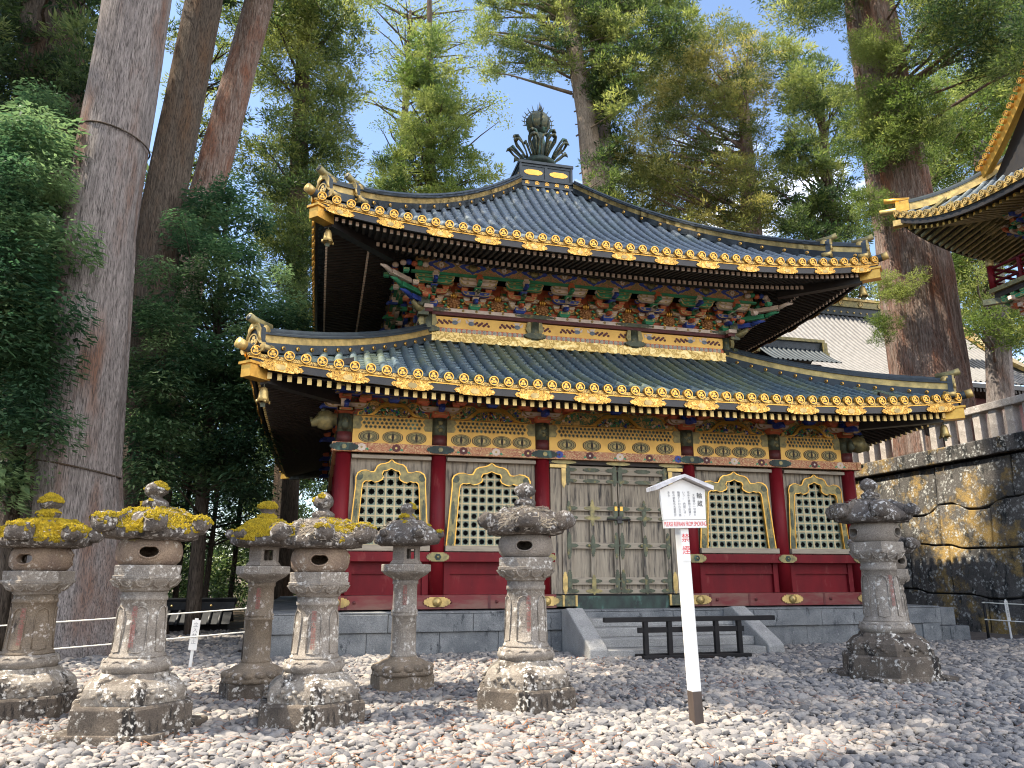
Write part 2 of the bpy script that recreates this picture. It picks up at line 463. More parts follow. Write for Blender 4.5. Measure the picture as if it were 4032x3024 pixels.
def lettering(s, size, m, parent, loc, rot, name='lettering', align='CENTER', line=1.0, sx=1.0):
    cu = bpy.data.curves.new(name, 'FONT')
    cu.body = s; cu.size = size; cu.align_x = align; cu.align_y = 'TOP'
    cu.space_line = line; cu.extrude = 0.0008
    cu.materials.append(M[m])
    o = bpy.data.objects.new(name, cu); COL.objects.link(o)
    o.parent = parent; o.location = loc; o.rotation_euler = rot; o.scale = (sx, 1, 1)
    return o

def smoothstep(a, b, x):
    t = max(0, min(1, (x - a) / (b - a))); return t * t * (3 - 2 * t)

# ------------------------------------------------------------------ roofs
class Roof:
    """one square hipped roof; everything is written for the front (-y) side about the centre and turned for the others"""
    def __init__(s, E, ze, hs, zt, lift, a=0.62, lp=3.2):
        s.E, s.ze, s.hs, s.zt, s.lift, s.a, s.lp = E, ze, hs, zt, lift, a, lp
    def hw(s, t): return s.E + (s.hs - s.E) * t
    def z(s, x, t):
        u = min(1, abs(x) / s.hw(t))
        return s.ze + (s.zt - s.ze) * (s.a * t + (1 - s.a) * t * t) + s.lift * u ** s.lp * (1 - t) ** 1.6
    def ez(s, x): return s.z(x, 0)
    def slope(s, sp, r, rows, mats, parent, name):
        mb = MB()
        nx = 28; nt_ = rows
        vs = []; fs = []
        for k in range(nt_):
            for e, dz in ((0, 0.028), (1, 0.0)):
                t = (k + e) / nt_
                for i in range(nx + 1):
                    x = (2 * i / nx - 1) * s.hw(t)
                    vs.append((x, -s.hw(t), s.z(x, t) + dz))
        n = nx + 1
        for k in range(2 * nt_ - 1):
            for i in range(nx): fs.append((k * n + i, k * n + i + 1, (k + 1) * n + i + 1, (k + 1) * n + i))
        mb.add(vs, fs, 0)
        cnt = int(round(2 * s.E / sp)); sp = 2 * s.E / cnt
        xs = [-s.E + (i + .5) * sp for i in range(cnt)]
        for x in xs:
            tm = 1.0 if abs(x) < s.hs else (s.E - abs(x)) / (s.E - s.hs)
            ns = max(2, int(2 * rows * tm))
            rs = []
            for k in range(ns + 1):
                t = tm * k / ns
                rr = r * (1.0 + (0.07 if k % 2 == 0 else -0.03))
                t2 = min(1, t + 0.01); dy = -(s.hw(t2) - s.hw(t)) * -1
                d = Vector((0, s.hw(t) - s.hw(t2), s.z(x, t2) - s.z(x, t))).normalized() if t2 > t else Vector((0, 1, 0.7)).normalized()
                nrm = Vector((0, -d.z, d.y))
                p = Vector((x, -s.hw(t), s.z(x, t)))
                rs.append([p + Vector((1, 0, 0)) * rr * math.cos(q) + nrm * (rr * math.sin(q) * 1.05 + 0.02) for q in [PI * (1.15 - 1.3 * j / 8) for j in range(9)]])
            mb.rings(rs, 0, closed=False, smooth=True)
        return mb.obj(name, mats, parent), xs
    def along(s, x0, x1, n, yz, m, mb, sec):
        """bar that follows the eave line: sec = list of (dy,dz) about the eave edge"""
        rs = []
        for i in range(n + 1):
            x = x0 + (x1 - x0) * i / n
            rs.append([(x * (1 + dy / -s.E if False else 1), -s.E + dy, s.ez(x) + dz) for dy, dz in sec])
        mb.rings(rs, m)
    def hip(s, t0, t1, n, sec, mb, m, up=0.0):
        """sweep of a section (across, up) along the front-left hip"""
        rs = []
        for i in range(n + 1):
            t = t0 + (t1 - t0) * i / n
            h = s.hw(t); z = s.z(h, t)
            rs.append([(-h + a * 0.7071, -h - a * 0.7071, z + b + up * (1 - (t - t0) / (t1 - t0)) ** 3) for a, b in sec])
        mb.rings(rs, m)

def circ(r, n, ph=0, cx=0, cz=0, sx=1):
    return [(cx + r * sx * math.cos(2 * PI * i / n + ph), cz + r * math.sin(2 * PI * i / n + ph)) for i in range(n)]

def crest(mb, r, y, m_gold=0, m_dark=1, c=(0, 0)):
    """round eave tile face: gilt rim, dark field, three broad gilt leaves"""
    cx, cz = c
    mb.plate(circ(r, 20, 0, cx, cz), [circ(r * 0.80, 20, 0, cx, cz)], y - 0.028, y, m_gold)
    mb.plate(circ(r * 0.81, 20, 0, cx, cz), [], y - 0.008, y, m_dark)
    for k in range(3):
        a = PI / 2 + k * 2 * PI / 3
        px, pz = cx + r * 0.40 * math.cos(a), cz + r * 0.40 * math.sin(a)
        leaf = []
        for i in range(12):
            q = 2 * PI * i / 12
            rr = r * (0.30 - 0.05 * math.cos(q)) * (0.82 if i == 6 else 1)
            leaf.append((px + rr * math.cos(q + a), pz + rr * math.sin(q + a)))
        mb.plate(leaf, [], y - 0.018, y - 0.006, m_gold)

def lobed(w, h, n=3):
    """outline of a gilt fitting with scalloped, pointed ends"""
    hw_, hh = w / 2, h / 2
    right = [(hw_ * .55, hh), (hw_ * .62, hh * .72), (hw_ * .72, hh * .86), (hw_ * .80, hh * .5), (hw_ * .9, hh * .55), (hw_, 0)]
    pts = right + [(x, -z) for x, z in right[-2::-1]]
    return [(x, z) for x, z in pts] + [(-x, -z) for x, z in pts]

def shift(pts, x, z): return [(p[0] + x, p[1] + z) for p in pts]

def onigawara(mb, w, h, mg=0, md=1):
    """ridge-end tile in the x-z plane facing -y: shouldered board, gilt volutes, crest, and a rolled top"""
    half = [(0, h), (.16 * w, h * .97), (.27 * w, h * .80), (.27 * w, h * .45), (.38 * w, h * .30), (.52 * w, h * .27), (.55 * w, h * .10), (.48 * w, 0)]
    out = half + [(-x, z) for x, z in half[::-1]][:-1]
    mb.plate(out, [], -0.06, 0.06, md)
    inn = [(x * .78, z * .84 + .02) for x, z in out]
    mb.plate(out, [inn], -0.10, -0.055, mg)
    for sx in (-1, 1):
        mb.tube([(sx * .44 * w, -.09, .14 * h), (sx * .44 * w, .16, .14 * h)], .12 * h, 12, mg)
        mb.tube([(sx * .30 * w, -.09, .40 * h), (sx * .24 * w, -.09, .6 * h), (sx * .14 * w, -.09, .78 * h), (0, -.09, .83 * h)], .03, 8, mg)
    crest(mb, h * .21, -0.07, mg, md, (0, h * .42))
    # gilded roll across the top
    mb.tube([(-.22 * w, .10, .80 * h), (.22 * w, .10, .80 * h)], .16 * h, 14, mg)

def build_roof(rf, parent, center, sp, r, rows, tile, prefix, disc, stuff_sides=True, plates=0, platew=0.95, plateh=0.16, hip_steps=((0.0, 1.0),), discs_side=(1, 3)):
    root_loc = (center[0], center[1], 0)
    sl, xs = rf.slope(sp, r, rows, [tile], parent, prefix + '_slope')
    sl.location = root_loc
    for k in (1, 2, 3): linkcopy(sl, rot=(0, 0, k * PI / 2))
    # gilt eave edge under the tiles, fascia, soffit
    for k in range(4):
        mb = MB(); rf.along(-rf.E, rf.E, 60, None, 0, mb, [(-.012, .015), (-.012, -.055), (.05, -.055), (.05, .015)])
        mb.obj('eave_edge', ['goldlace'], parent, root_loc, k * PI / 2, fix=True)
        mb = MB(); rf.along(-rf.E + .03, rf.E - .03, 60, None, 0, mb, [(.03, -.056), (.03, -.235), (.09, -.235), (.09, -.056)])
        mb.obj('fascia', ['lacquer'], parent, root_loc, k * PI / 2, fix=True)
        mb = MB(); rf.along(-rf.E + .02, rf.E - .02, 60, None, 0, mb, [(.015, -.057), (.015, -.085), (.029, -.085), (.029, -.057)])
        mb.obj('eave_moulding', ['gold'], parent, root_loc, k * PI / 2, fix=True)
    # round eave tiles of the front as objects; side rows as one part
    dm = MB(); crest(dm, disc, 0, 0, 1)
    dm.tube([(0, 0, 0), (0, .10, .02)], disc * .97, 20, 0)
    d0 = dm.obj('eave_tile', ['gold', 'lacquer'], parent)
    first = True
    for x in xs:
        o = d0 if first else linkcopy(d0)
        first = False
        o.location = (center[0] + x, center[1] - rf.E - .035, rf.ez(x) + disc * .55)
    for k in discs_side:
        mb = MB()
        for x in xs:
            z = rf.ez(x) + disc * .55
            tmp = MB(); crest(tmp, disc, 0, 0, 1); tmp.tube([(0, 0, 0), (0, .10, .02)], disc * .97, 12, 0)
            mb.add([(p[0] + x, p[1] - rf.E - .035, p[2] + z) for p in tmp.v], tmp.f, 0)
        mb.mi = []
        for x in xs: mb.mi += tmp.mi
        so = mb.obj('side_eave_tiles', ['gold', 'lacquer'], parent, root_loc, k * PI / 2)
        so['kind'] = 'stuff'
    # hips: dark base, gilt band, dark tiled top, with ridge-end tiles
    for k in range(4):
        hp = MB()
        for (t0, t1) in hip_steps:
            rf.hip(t0, t1, 36, [(-.15, .0), (-.15, .20), (.15, .20), (.15, .0)], hp, 0)
            rf.hip(t0, t1, 36, [(-.12, .205), (-.12, .36), (.12, .36), (.12, .205)], hp, 1)
            rf.hip(t0, t1, 36, [(-.17, .362), (-.17, .40), (-.10, .43), (-.10, .47), (-.05, .53), (.05, .53), (.10, .47), (.10, .43), (.17, .40), (.17, .362)], hp, 0)
        n = 14
        for i in range(n):
            t = hip_steps[0][0] + .03 + (.97 - hip_steps[0][0]) * i / n
            h = rf.hw(t); z = rf.z(h, t)
            for sx in (-1, 1):
                c = Vector((-h + sx * .152 * .7071, -h - sx * .152 * .7071, z + .10))
                nrm = Vector((sx * .7071, -sx * .7071, 0))
                hp.tube([c, c + nrm * .03], .045, 10, 2)
                hp.tube([c + nrm * .02, c + nrm * .035], .022, 8, 0)
        hp.obj('hip_ridge', ['tiledark', 'goldworn', 'gold'], parent, root_loc, k * PI / 2, fix=True)
        for (t0, t1) in hip_steps:
            og = MB(); onigawara(og, .62, .62)
            og.tube([(0, .30, .62), (0, -.05, .65), (0, -.24, .70)], [.08, .08, .086], 14, 2)
            og.tube([(0, -.241, .70), (0, -.243, .7005)], .068, 14, 1)
            h = rf.hw(t0); z = rf.z(h, t0)
            o = og.obj('ridge_end_tile', ['goldworn', 'tiledark', 'bronzegold'], parent)
            a = k * PI / 2
            p = Matrix.Rotation(a, 3, 'Z') @ Vector((-h + .02, -h + .02, 0))
            o.location = (center[0] + p.x, center[1] + p.y, z - .02)
            o.rotation_euler = (0, 0, a - PI / 4)
        tp = MB()
        h = rf.E
        z = rf.z(h, 0)
        tp.tube([(-h + .45, -h + .45, z + .06), (-h - .02, -h - .02, z + .09), (-h - .15, -h - .15, z + .13)], .10, 14, 0)
        tp.tube([(-h - .06, -h - .06, z + .10), (-h - .17, -h - .17, z + .135)], .105, 14, 1)
        tp.obj('corner_tile', ['tiledark', 'goldworn'], parent, root_loc, k * PI / 2)
        # corner hip rafter end, gilt
        cb = MB()
        mtx = Matrix.Rotation(PI / 4, 3, 'Z')
        cb.obox((-h + .17, -h + .17, z - .36), (.26, .50, .26), Matrix.Rotation(-PI / 4, 3, 'Z'), 0)
        cb.obox((-h + .16, -h + .16, z - .21), (.34, .56, .05), Matrix.Rotation(-PI / 4, 3, 'Z'), 0)
        cb.obox((-h + 1.1, -h + 1.1, z - .42), (.22, 2.2, .24), Matrix.Rotation(-PI / 4, 3, 'Z'), 1)
        cb.obj('hip_rafter', ['gold', 'lacquer'], parent, root_loc, k * PI / 2)
    # gilt plates on the fascia
    if plates:
        ws = 2 * rf.E / plates
        for k in range(4):
            for i in range(plates):
                x = -rf.E + (i + .5) * ws
                zc = rf.ez(x) - .165
                dz = (rf.ez(x + .3) - rf.ez(x - .3)) / .6
                fn = lambda px, py, pz: (px, py, pz + dz * (px - x))
                mb = MB()
                mb.plate(shift(lobed(platew, plateh), x, zc - .02), [], -rf.E + .005, -rf.E + .029, 0, fn)
                mb.plate(shift(lobed(platew * .92, plateh * .42), x, zc + plateh * .45), [], -rf.E + .009, -rf.E + .0285, 0, fn)
                mb.plate(shift(lobed(platew * .22, plateh * .6), x, zc - .02), [], -rf.E - .003, -rf.E + .006, 1, fn)
                mb.obj('gilt_plate', ['goldplate', 'goldworn'], parent, root_loc, k * PI / 2)
    return xs

def rafters(rf, parent, center, sp, y_tip, y_in, z_tip_off, rise, sec, mats, name, side_name, xlim):
    """rafter row under the front eave: single objects; the other three sides one part each"""
    n = int(2 * xlim / sp)
    w, h = sec
    xs = [-xlim + (i + .5) * 2 * xlim / n for i in range(n)]
    ln = y_in - y_tip
    def one(mb, x, z):
        vs = []
        for y, dz in ((0, 0), (.05, .05 / ln * rise), (ln, rise)):
            for a, b in ((-w / 2, 0), (w / 2, 0), (w / 2, h), (-w / 2, h)): vs.append((x + a, y, z + dz + b))
        mb.add(vs, [(0, 1, 2, 3)], 0)
        for i in (0, 1):
            m = 0 if i == 0 else 1
            o = i * 4
            mb.add(vs, [(o + j, o + (j + 1) % 4, o + 4 + (j + 1) % 4, o + 4 + j) for j in range(4)], m)
    base = MB(); one(base, 0, 0)
    r0 = base.obj(name, mats, parent)
    r0.modifiers.clear()
    for i, x in enumerate(xs):
        o = r0 if i == 0 else linkcopy(r0)
        u = abs(x) / rf.E
        o.location = (center[0] + x, center[1] + y_tip, rf.ze + rf.lift * u ** rf.lp * .92 + z_tip_off)
    for k in (1, 2, 3):
        mb = MB()
        for x in xs:
            t = MB(); one(t, x, rf.ze + rf.lift * (abs(x) / rf.E) ** rf.lp * .92 + z_tip_off)
            mb.add([(p[0], p[1] + y_tip, p[2]) for p in t.v], t.f, 0); mb.mi[-len(t.mi):] = t.mi
        so = mb.obj(side_name, mats, parent, (center[0], center[1], 0), k * PI / 2)
        so['kind'] = 'stuff'
    # boards above the rafters
    for k in range(4):
        mb = MB(); rs = []
        for i in range(41):
            x = -1 + i / 20
            xx0 = x * xlim
            zz = rf.ze + rf.lift * (abs(xx0) / rf.E) ** rf.lp * .92 + z_tip_off + h + .004
            xin = x * (xlim - ln)
            rs.append([(xx0, y_tip + .02, zz), (xin, y_in, zz + rise - rf.lift * abs(x) ** rf.lp * .5), (xin, y_in, zz + rise + .03), (xx0, y_tip + .02, zz + .03)])
        mb.rings(rs, 0)
        mb.obj('soffit', ['soffit'], parent, (center[0], center[1], 0), k * PI / 2, fix=True)
# ------------------------------------------------------------------ the hall
WH = 6.37                       # half width of the lower storey (pillar centres)
CX, CY = 0.0, 6.37              # its centre; the pillar line of the front is y = 0
PX = [-6.37, -4.27, -1.85, 1.85, 4.27, 6.37]
hall = thing('sutra_hall', 'two-tiered square hall with black and gold tiled roofs and red lower walls', 'hall', (0, 0, 0))
U = 4.36                        # half width of the upper storey

low = Roof(8.33, 5.40, 4.30, 7.50, 0.36, 0.72)
build_roof(low, hall, (CX, CY), .315, .085, 16, 'tilelow', 'lower_roof', .100, plates=13, platew=.86, plateh=.18, hip_steps=((0.03, 1.0),))
upr = Roof(7.32, 9.25, 1.0, 14.15, 0.46, 0.58)
build_roof(upr, hall, (CX, CY), .315, .085, 28, 'tile', 'upper_roof', .100, plates=13, platew=.64, plateh=.15, hip_steps=((0.03, 1.0), (0.13, 0.999)))
rafters(low, hall, (CX, CY), .19, -8.15, -6.3, -.385, .48, (.085, .135), ['goldworn', 'wooddark'], 'rafter', 'side_rafters', 8.0)
rafters(upr, hall, (CX, CY), .155, -7.05, -6.0, -.265, .22, (.07, .09), ['pink', 'wooddark'], 'flying_rafter', 'side_flying_rafters', 6.9)
rafters(upr, hall, (CX, CY), .155, -6.05, -4.9, -.19, .36, (.075, .10), ['pink', 'wooddark'], 'base_rafter', 'side_base_rafters', 5.9)

# ---- upper storey walls: four alike sides
def side(fn, name, mats, sides=(0, 1, 2, 3), bevel=0):
    """build one mesh for the front side (in centre coordinates) and repeat it, turned, on the others"""
    mb = MB(); fn(mb)
    o = mb.obj(name, mats, hall, (CX, CY, 0), 0, bevel)
    out = [o]
    for k in sides:
        if k: out.append(linkcopy(o, rot=(0, 0, k * PI / 2)))
    return out

def core(mb):
    mb.box(-U + .1, U - .1, -U + .1, U - .1, 7.2, 9.6, 0)
    mb.box(-WH + .35, WH - .35, -WH + .35, WH - .35, .9, 5.9, 0)
mb = MB(); core(mb); mb.obj('inner_wall', ['void'], hall, (CX, CY, 0))
side(lambda mb: mb.plate([(-U - .1, 7.50), (U + .1, 7.50), (U + .1, 7.755), (-U - .1, 7.755)], [], -U - .10, -U + .1, 0), 'gilt_skirt', ['goldrelief'])
def octostrip(mb):
    mb.box(-U - .05, U + .05, -U - .045, -U + .1, 7.758, 7.885, 2)
    n = 62
    for i in range(n):
        x = -U + .08 + (i + .5) * (2 * U - .16) / n
        if abs(abs(x) - 1.45) < .18 or abs(abs(x) - U) < .25: continue
        mb.plate(shift(circ(.060, 8, PI / 8), x, 7.821), [], -U - .052, -U - .04, 0)
        mb.plate(shift(circ(.050, 8, PI / 8), x, 7.821), [], -U - .056, -U - .05, 1)
        for q in range(4):
            a = PI / 4 + q * PI / 2
            mb.plate(shift(circ(.014, 5), x + .024 * math.cos(a), 7.821 + .024 * math.sin(a)), [], -U - .060, -U - .055, 0)
side(octostrip, 'octagon_frieze', ['pink', 'teal', 'orange'])
def birdpanel(mb):
    mb.box(-U, U, -U - .03, -U + .1, 7.887, 8.20, 0)
    for k in range(10):
        x = -U + .95 + (k // 2) * (2 * U - 1.9) / 4 + (.22 if k % 2 else -.22)
        d = -1 if k % 2 else 1
        y0, y1 = -U - .040, -U - .028
        mb.plate(shift(circ(.06, 9, 0, 0, 0, 1.4), x, 8.05), [], y0, y1, 1)
        mb.plate([(x + d * .05, 8.06), (x + d * .16, 8.16), (x + d * .14, 8.05)][::d], [], y0 + .003, y1, 3)
        mb.plate([(x - .03, 8.07), (x + .03, 8.07), (x + .09, 8.18), (x - .09, 8.165)], [], y0 + .005, y1, 3)
        for q in range(9):
            mb.plate(shift(circ(.036, 8), x - d * (.11 + .045 * q), 8.05 + .04 * math.sin(q * 2.1)), [], y0 - .001 * (q % 3), y1, 2)
side(birdpanel, 'bird_panel', ['goldpanel', 'tile', 'goldbrown' if 'goldbrown' in M else 'maroon', 'pink'])
def upbeam(mb):
    mb.box(-U - .30, U + .30, -U - .11, -U + .1, 8.215, 8.30, 0)
    mb.box(-U - .36, U + .36, -U - .15, -U + .1, 8.302, 8.40, 1)
    for x in (-U, -1.45, 1.45, U):
        mb.plate(shift(lobed(1.1, .105), x, 8.352), [], -U - .166, -U - .149, 2)
    for i in range(24):
        x = -U + .2 + i * (2 * U - .4) / 23
        mb.tube([(x, -U - .15, 8.352), (x, -U - .163, 8.352)], .035, 10, 3)
side(upbeam, 'head_beam', ['maroon', 'pink', 'bronze', 'goldworn'])
for k in range(4):
    for x in (-U, -1.45, 1.45):
        mb = MB()
        mb.tube([(x, -U, 7.70), (x, -U, 8.21)], .15, 16, 0)
        mb.plate(shift(lobed(.62, .16), x, 7.81), [], -U - .165, -U - .05, 0)
        mb.plate([(x - .2, 7.9), (x + .2, 7.9), (x + .25, 8.0), (x + .2, 8.21), (x - .2, 8.21), (x - .25, 8.0)], [], -U - .10, -U, 1)
        mb.obj('upper_pillar_cap', ['bronze', 'bronzegold'], hall, (CX, CY, 0), k * PI / 2)

# bracket clusters of the upper storey: three steps outwards, cross arms with curved soffits and bearing blocks
def boat(mb, x0, x1, y0, y1, z0, z1, m, edge):
    """bracket arm along x with rounded lower ends, outlined in a pale edge"""
    r = min((x1 - x0) * .22, z1 - z0)
    out = [(x0, z1), (x0, z0 + r * .75), (x0 + r * .35, z0 + r * .25), (x0 + r, z0), (x1 - r, z0), (x1 - r * .35, z0 + r * .25), (x1, z0 + r * .75), (x1, z1)]
    mb.plate(out, [], y0, y1, m)
    cx, cz = (x0 + x1) / 2, (z0 + z1) / 2
    inn = [(cx + (x - cx) * .90, cz + (z - cz) * .74) for x, z in out]
    mb.plate(out, [inn], y0 - .006, y0 + .002, edge)
    for sx in (-1, 1):
        mb.plate(shift(circ(.022, 6, 0, 0, 0, 1.8), cx + sx * (x1 - x0) * .30, cz - .005), [], y0 - .005, y0 + .002, 5)

def masu(mb, x, y, z, m, w=.15, h=.105):
    mb.obox((x, y, z + h * .68), (w, w, h * .6), None, m)
    mb.obox((x, y, z + h * .2), (w, w, h * .38), None, m, .7)
    mb.box(x - w * .40, x + w * .40, y - w * .5 - .006, y - w * .5 + .001, z + h * .5, z + h * .86, 5)
    mb.box(x - w * .30, x + w * .30, y - w * .5 - .009, y - w * .5 - .005, z + h * .58, z + h * .78, m)

def cluster(order):
    # slots: 0 green 1 blue 2 vermilion 3 pale 4 bronze 5 gold edge 6 maroon
    mb = MB()
    z0 = 8.405
    masu(mb, 0, -U - .08, z0, order[0], .30, .15)
    for k in range(3):
        y = -U - .10 - .26 * k
        z = 8.53 + .175 * k
        w = .29 + .10 * k
        c = order[(k + 1) % 4]
        mb.box(-.05, .05, y - .26, -U + .1, z, z + .11, order[(k + 2) % 4])
        boat(mb, -w, w, y - .06, y + .06, z, z + .115, c, 5)
        for sx in (-1, 1):
            masu(mb, sx * (w - .07), y - .01, z + .112, (3, 2, 3)[k], .17, .085)
        masu(mb, 0, y - .16, z + .112, order[(k + 3) % 4], .17, .085)
        # arms in the wall plane and the second plane, seen between the clusters
        boat(mb, -.52, .52, -U - .045, -U - .0, z + .01, z + .11, (0, 2, 0)[k], 5)
        for sx in (-1, 1): masu(mb, sx * .45, -U - .03, z + .10, (2, 3, 2)[k], .15, .08)
        if k > 0:
            for sx in (-1, 1):
                boat(mb, sx * .36 - .17, sx * .36 + .17, y + .15, y + .22, z + .02, z + .115, order[k], 5)
        mb.tube([(0, y - .2, z + .055), (0, y - .31, z + .04), (0, y - .38, z - .015)], [.06, .055, .03], 8, 4 if k == 1 else order[(k + 2) % 4])
    yy = -U - .70
    boat(mb, -.50, .50, yy - .05, yy + .05, 8.985, 9.056, order[3], 5)
    mb.box(-.06, .06, yy - .14, yy + .1, 8.93, 9.14, order[1])
    return mb
bm_slots = ['green', 'blue', 'orange', 'pink', 'bronze', 'goldworn', 'maroon']
cl = [cluster((1, 3, 2, 0)).mesh('bracket_cluster', bm_slots), cluster((0, 2, 1, 3)).mesh('bracket_cluster', bm_slots)]
for k in range(4):
    for i, x in enumerate((-4.28, -3.13, -1.88, -.63, .63, 1.88, 3.13, 4.28)):
        o = bpy.data.objects.new('bracket_cluster', cl[i % 2]); COL.objects.link(o); o.parent = hall
        p = Matrix.Rotation(k * PI / 2, 3, 'Z') @ Vector((x, 0, 0))
        o.location = (CX + p.x, CY + p.y, 0); o.rotation_euler = (0, 0, k * PI / 2)
# back board, carved gilt flowers, green tie and the diamond frieze above the brackets
side(lambda mb: mb.plate([(-U, 8.40), (U, 8.40), (U, 9.2), (-U, 9.2)], [], -U - .0, -U + .05, 0), 'bracket_board', ['orange'])
def flower(mb, x, y, z, s, m=0, m2=1):
    """carved peony: three cups of broad petals among gilt leaves"""
    for ring, n, rr, pr in ((0, 9, .135, .062), (1, 7, .085, .055), (2, 5, .04, .045)):
        for i in range(n):
            a = 2 * PI * i / n + ring * .35
            c = Vector((x + s * rr * math.cos(a), y - ring * .05 * s, z + s * rr * .8 * math.sin(a)))
            d = Vector((math.cos(a), -.35, math.sin(a)))
            mb.tube([c - d * pr * .7 * s, c, c + d * pr * .8 * s], [.025 * s, pr * s, .03 * s], 6, m2)
    for sx in (-1, 1):
        for q, (ax, az) in enumerate(((.20, -.08), (.25, .0), (.22, .10), (.13, -.14))):
            c = Vector((x + sx * ax * s, y + .01, z + az * s))
            mb.tube([c - Vector((sx * .05, 0, 0)) * s, c, c + Vector((sx * .06, -.02, .05 * (1 if q % 2 else -1))) * s], [.015 * s, .04 * s, .008 * s], 6, m if q % 2 else 2)
    for q in range(3):
        mb.tube([(x + (q - 1) * .05 * s, y - .02, z + .12 * s), (x + (q - 1) * .07 * s, y - .04, z + .22 * s), (x + (q - 1) * .03 * s, y - .04, z + (.31 - abs(q - 1) * .05) * s)], [.025 * s, .035 * s, .008 * s], 6, m)
fm = MB(); flower(fm, 0, 0, 0, 1.0)
fmesh = fm.mesh('carved_flower', ['gold', 'orangegold', 'green'])
for k in range(4):
    for i, x in enumerate((-3.70, -2.5, -1.25, 0, 1.25, 2.5, 3.70)):
        o = bpy.data.objects.new('carved_flower', fmesh); COL.objects.link(o); o.parent = hall
        p = Matrix.Rotation(k * PI / 2, 3, 'Z') @ Vector((x, -U - .14, 0))
        o.location = (CX + p.x, CY + p.y, 8.56); o.rotation_euler = (0, 0, k * PI / 2)
def frieze(mb):
    ya, yb = -U - .80, -U - .72
    mb.box(-U - .55, U + .55, ya - .03, yb, 9.06, 9.115, 1)
    rs = [(-U - .45, ya, 9.117), (U + .45, ya, 9.117), (U + .45, ya - .10, 9.50), (-U - .45, ya - .10, 9.50), (-U - .45, yb, 9.117), (U + .45, yb, 9.117), (U + .45, yb, 9.5), (-U - .45, yb, 9.5)]
    mb.add(rs, [(0, 1, 2, 3), (4, 7, 6, 5), (0, 4, 5, 1), (3, 2, 6, 7)], 0)
    for i in range(11):
        x = (i - 5) * .83
        fn = lambda px, py, pz: (px, py - (pz - 9.117) * .26, pz)
        def dia(s): return [(x + a * s, 9.30 + b * s) for a, b in ((.33, 0), (.25, .055), (.20, .055), (.12, .11), (.07, .11), (0, .165), (-.07, .11), (-.12, .11), (-.20, .055), (-.25, .055), (-.33, 0), (-.25, -.055), (-.20, -.055), (-.12, -.11), (-.07, -.11), (0, -.165), (.07, -.11), (.12, -.11), (.20, -.055), (.25, -.055))]
        mb.plate(dia(1.20), [dia(1.12)], ya - .012, ya + .002, 3, fn)
        mb.plate(dia(1.12), [dia(.66)], ya - .010, ya + .002, 2, fn)
        mb.plate(dia(.66), [dia(.58)], ya - .012, ya + .002, 3, fn)
        if i % 2:
            mb.lathe([(0.125, 0), (.115, .035), (.07, .065), (.0, .07)], 14, (0, 0, 0), 5)
            n = 14 * 4
            for q in range(len(mb.v) - n, len(mb.v)):
                a, b, c = mb.v[q]; mb.v[q] = (a + x, ya - c - .05, b + 9.30)
        else:
            for q in range(6):
                mb.plate(shift(circ(.028, 7), x + .045 * math.cos(q * PI / 3), 9.30 + .045 * math.sin(q * PI / 3)), [], ya - .014, ya + .002, 4, fn)
        mb.plate(shift(circ(.05, 8), x + .41, 9.38), [], ya - .008, ya + .002, 4, fn)
side(frieze, 'diamond_frieze', ['goldnet', 'green', 'blue', 'goldworn', 'pink', 'bronzegold'])
# carved cloud-headed corner brackets and upper corner noses
for k in range(4):
    mb = MB()
    for j in range(3):
        h = U + .25 + .28 * j
        z = 8.52 + .19 * j
        mb.obox((-h, -h, z), (.13, .75, .12), Matrix.Rotation(-PI / 4, 3, 'Z'), (1, 0, 3)[j])
        mb.tube([(-h - .28, -h - .28, z), (-h - .42, -h - .42, z + .06), (-h - .55, -h - .55, z + .05)], [.07, .055, .02], 8, (1, 0, 3)[j])
        for dx, dy in ((-.35, .1), (.1, -.35)):
            masu(mb, -h + dx, -h + dy, z - .02, (2, 3, 0)[j])
    for q in range(5):
        for dx, dy in ((0, 1), (1, 0)):
            c = (-U - .95 + dx * (.18 + .14 * q), -U - .95 + dy * (.18 + .14 * q) , 9.22 + .03 * (q % 2))
            mb.lathe([(.0, -.07), (.07, -.05), (.09, 0), (.07, .05), (0, .07)], 10, c, (3, 1, 2, 0, 3)[q])
    mb.obj('corner_bracket', bm_slots, hall, (CX, CY, 0), k * PI / 2)
    nb = MB()
    nb.obox((-U - .14, -U - .14, 8.34), (.34, .34, .42), None, 0, .8)
    nb.lathe([(.05, 8.56), (.19, 8.55), (.2, 8.62), (.14, 8.70), (.02, 8.72)], 12, (-U - .12, -U - .12, 0), 0)
    nb.tube([(-U - .1, -U - .1, 8.3), (-U - .32, -U - .32, 8.30), (-U - .46, -U - .46, 8.42)], [.12, .1, .05], 10, 1)
    nb.obj('corner_nose', ['bronze', 'bronzegold'], hall, (CX, CY, 0), k * PI / 2)

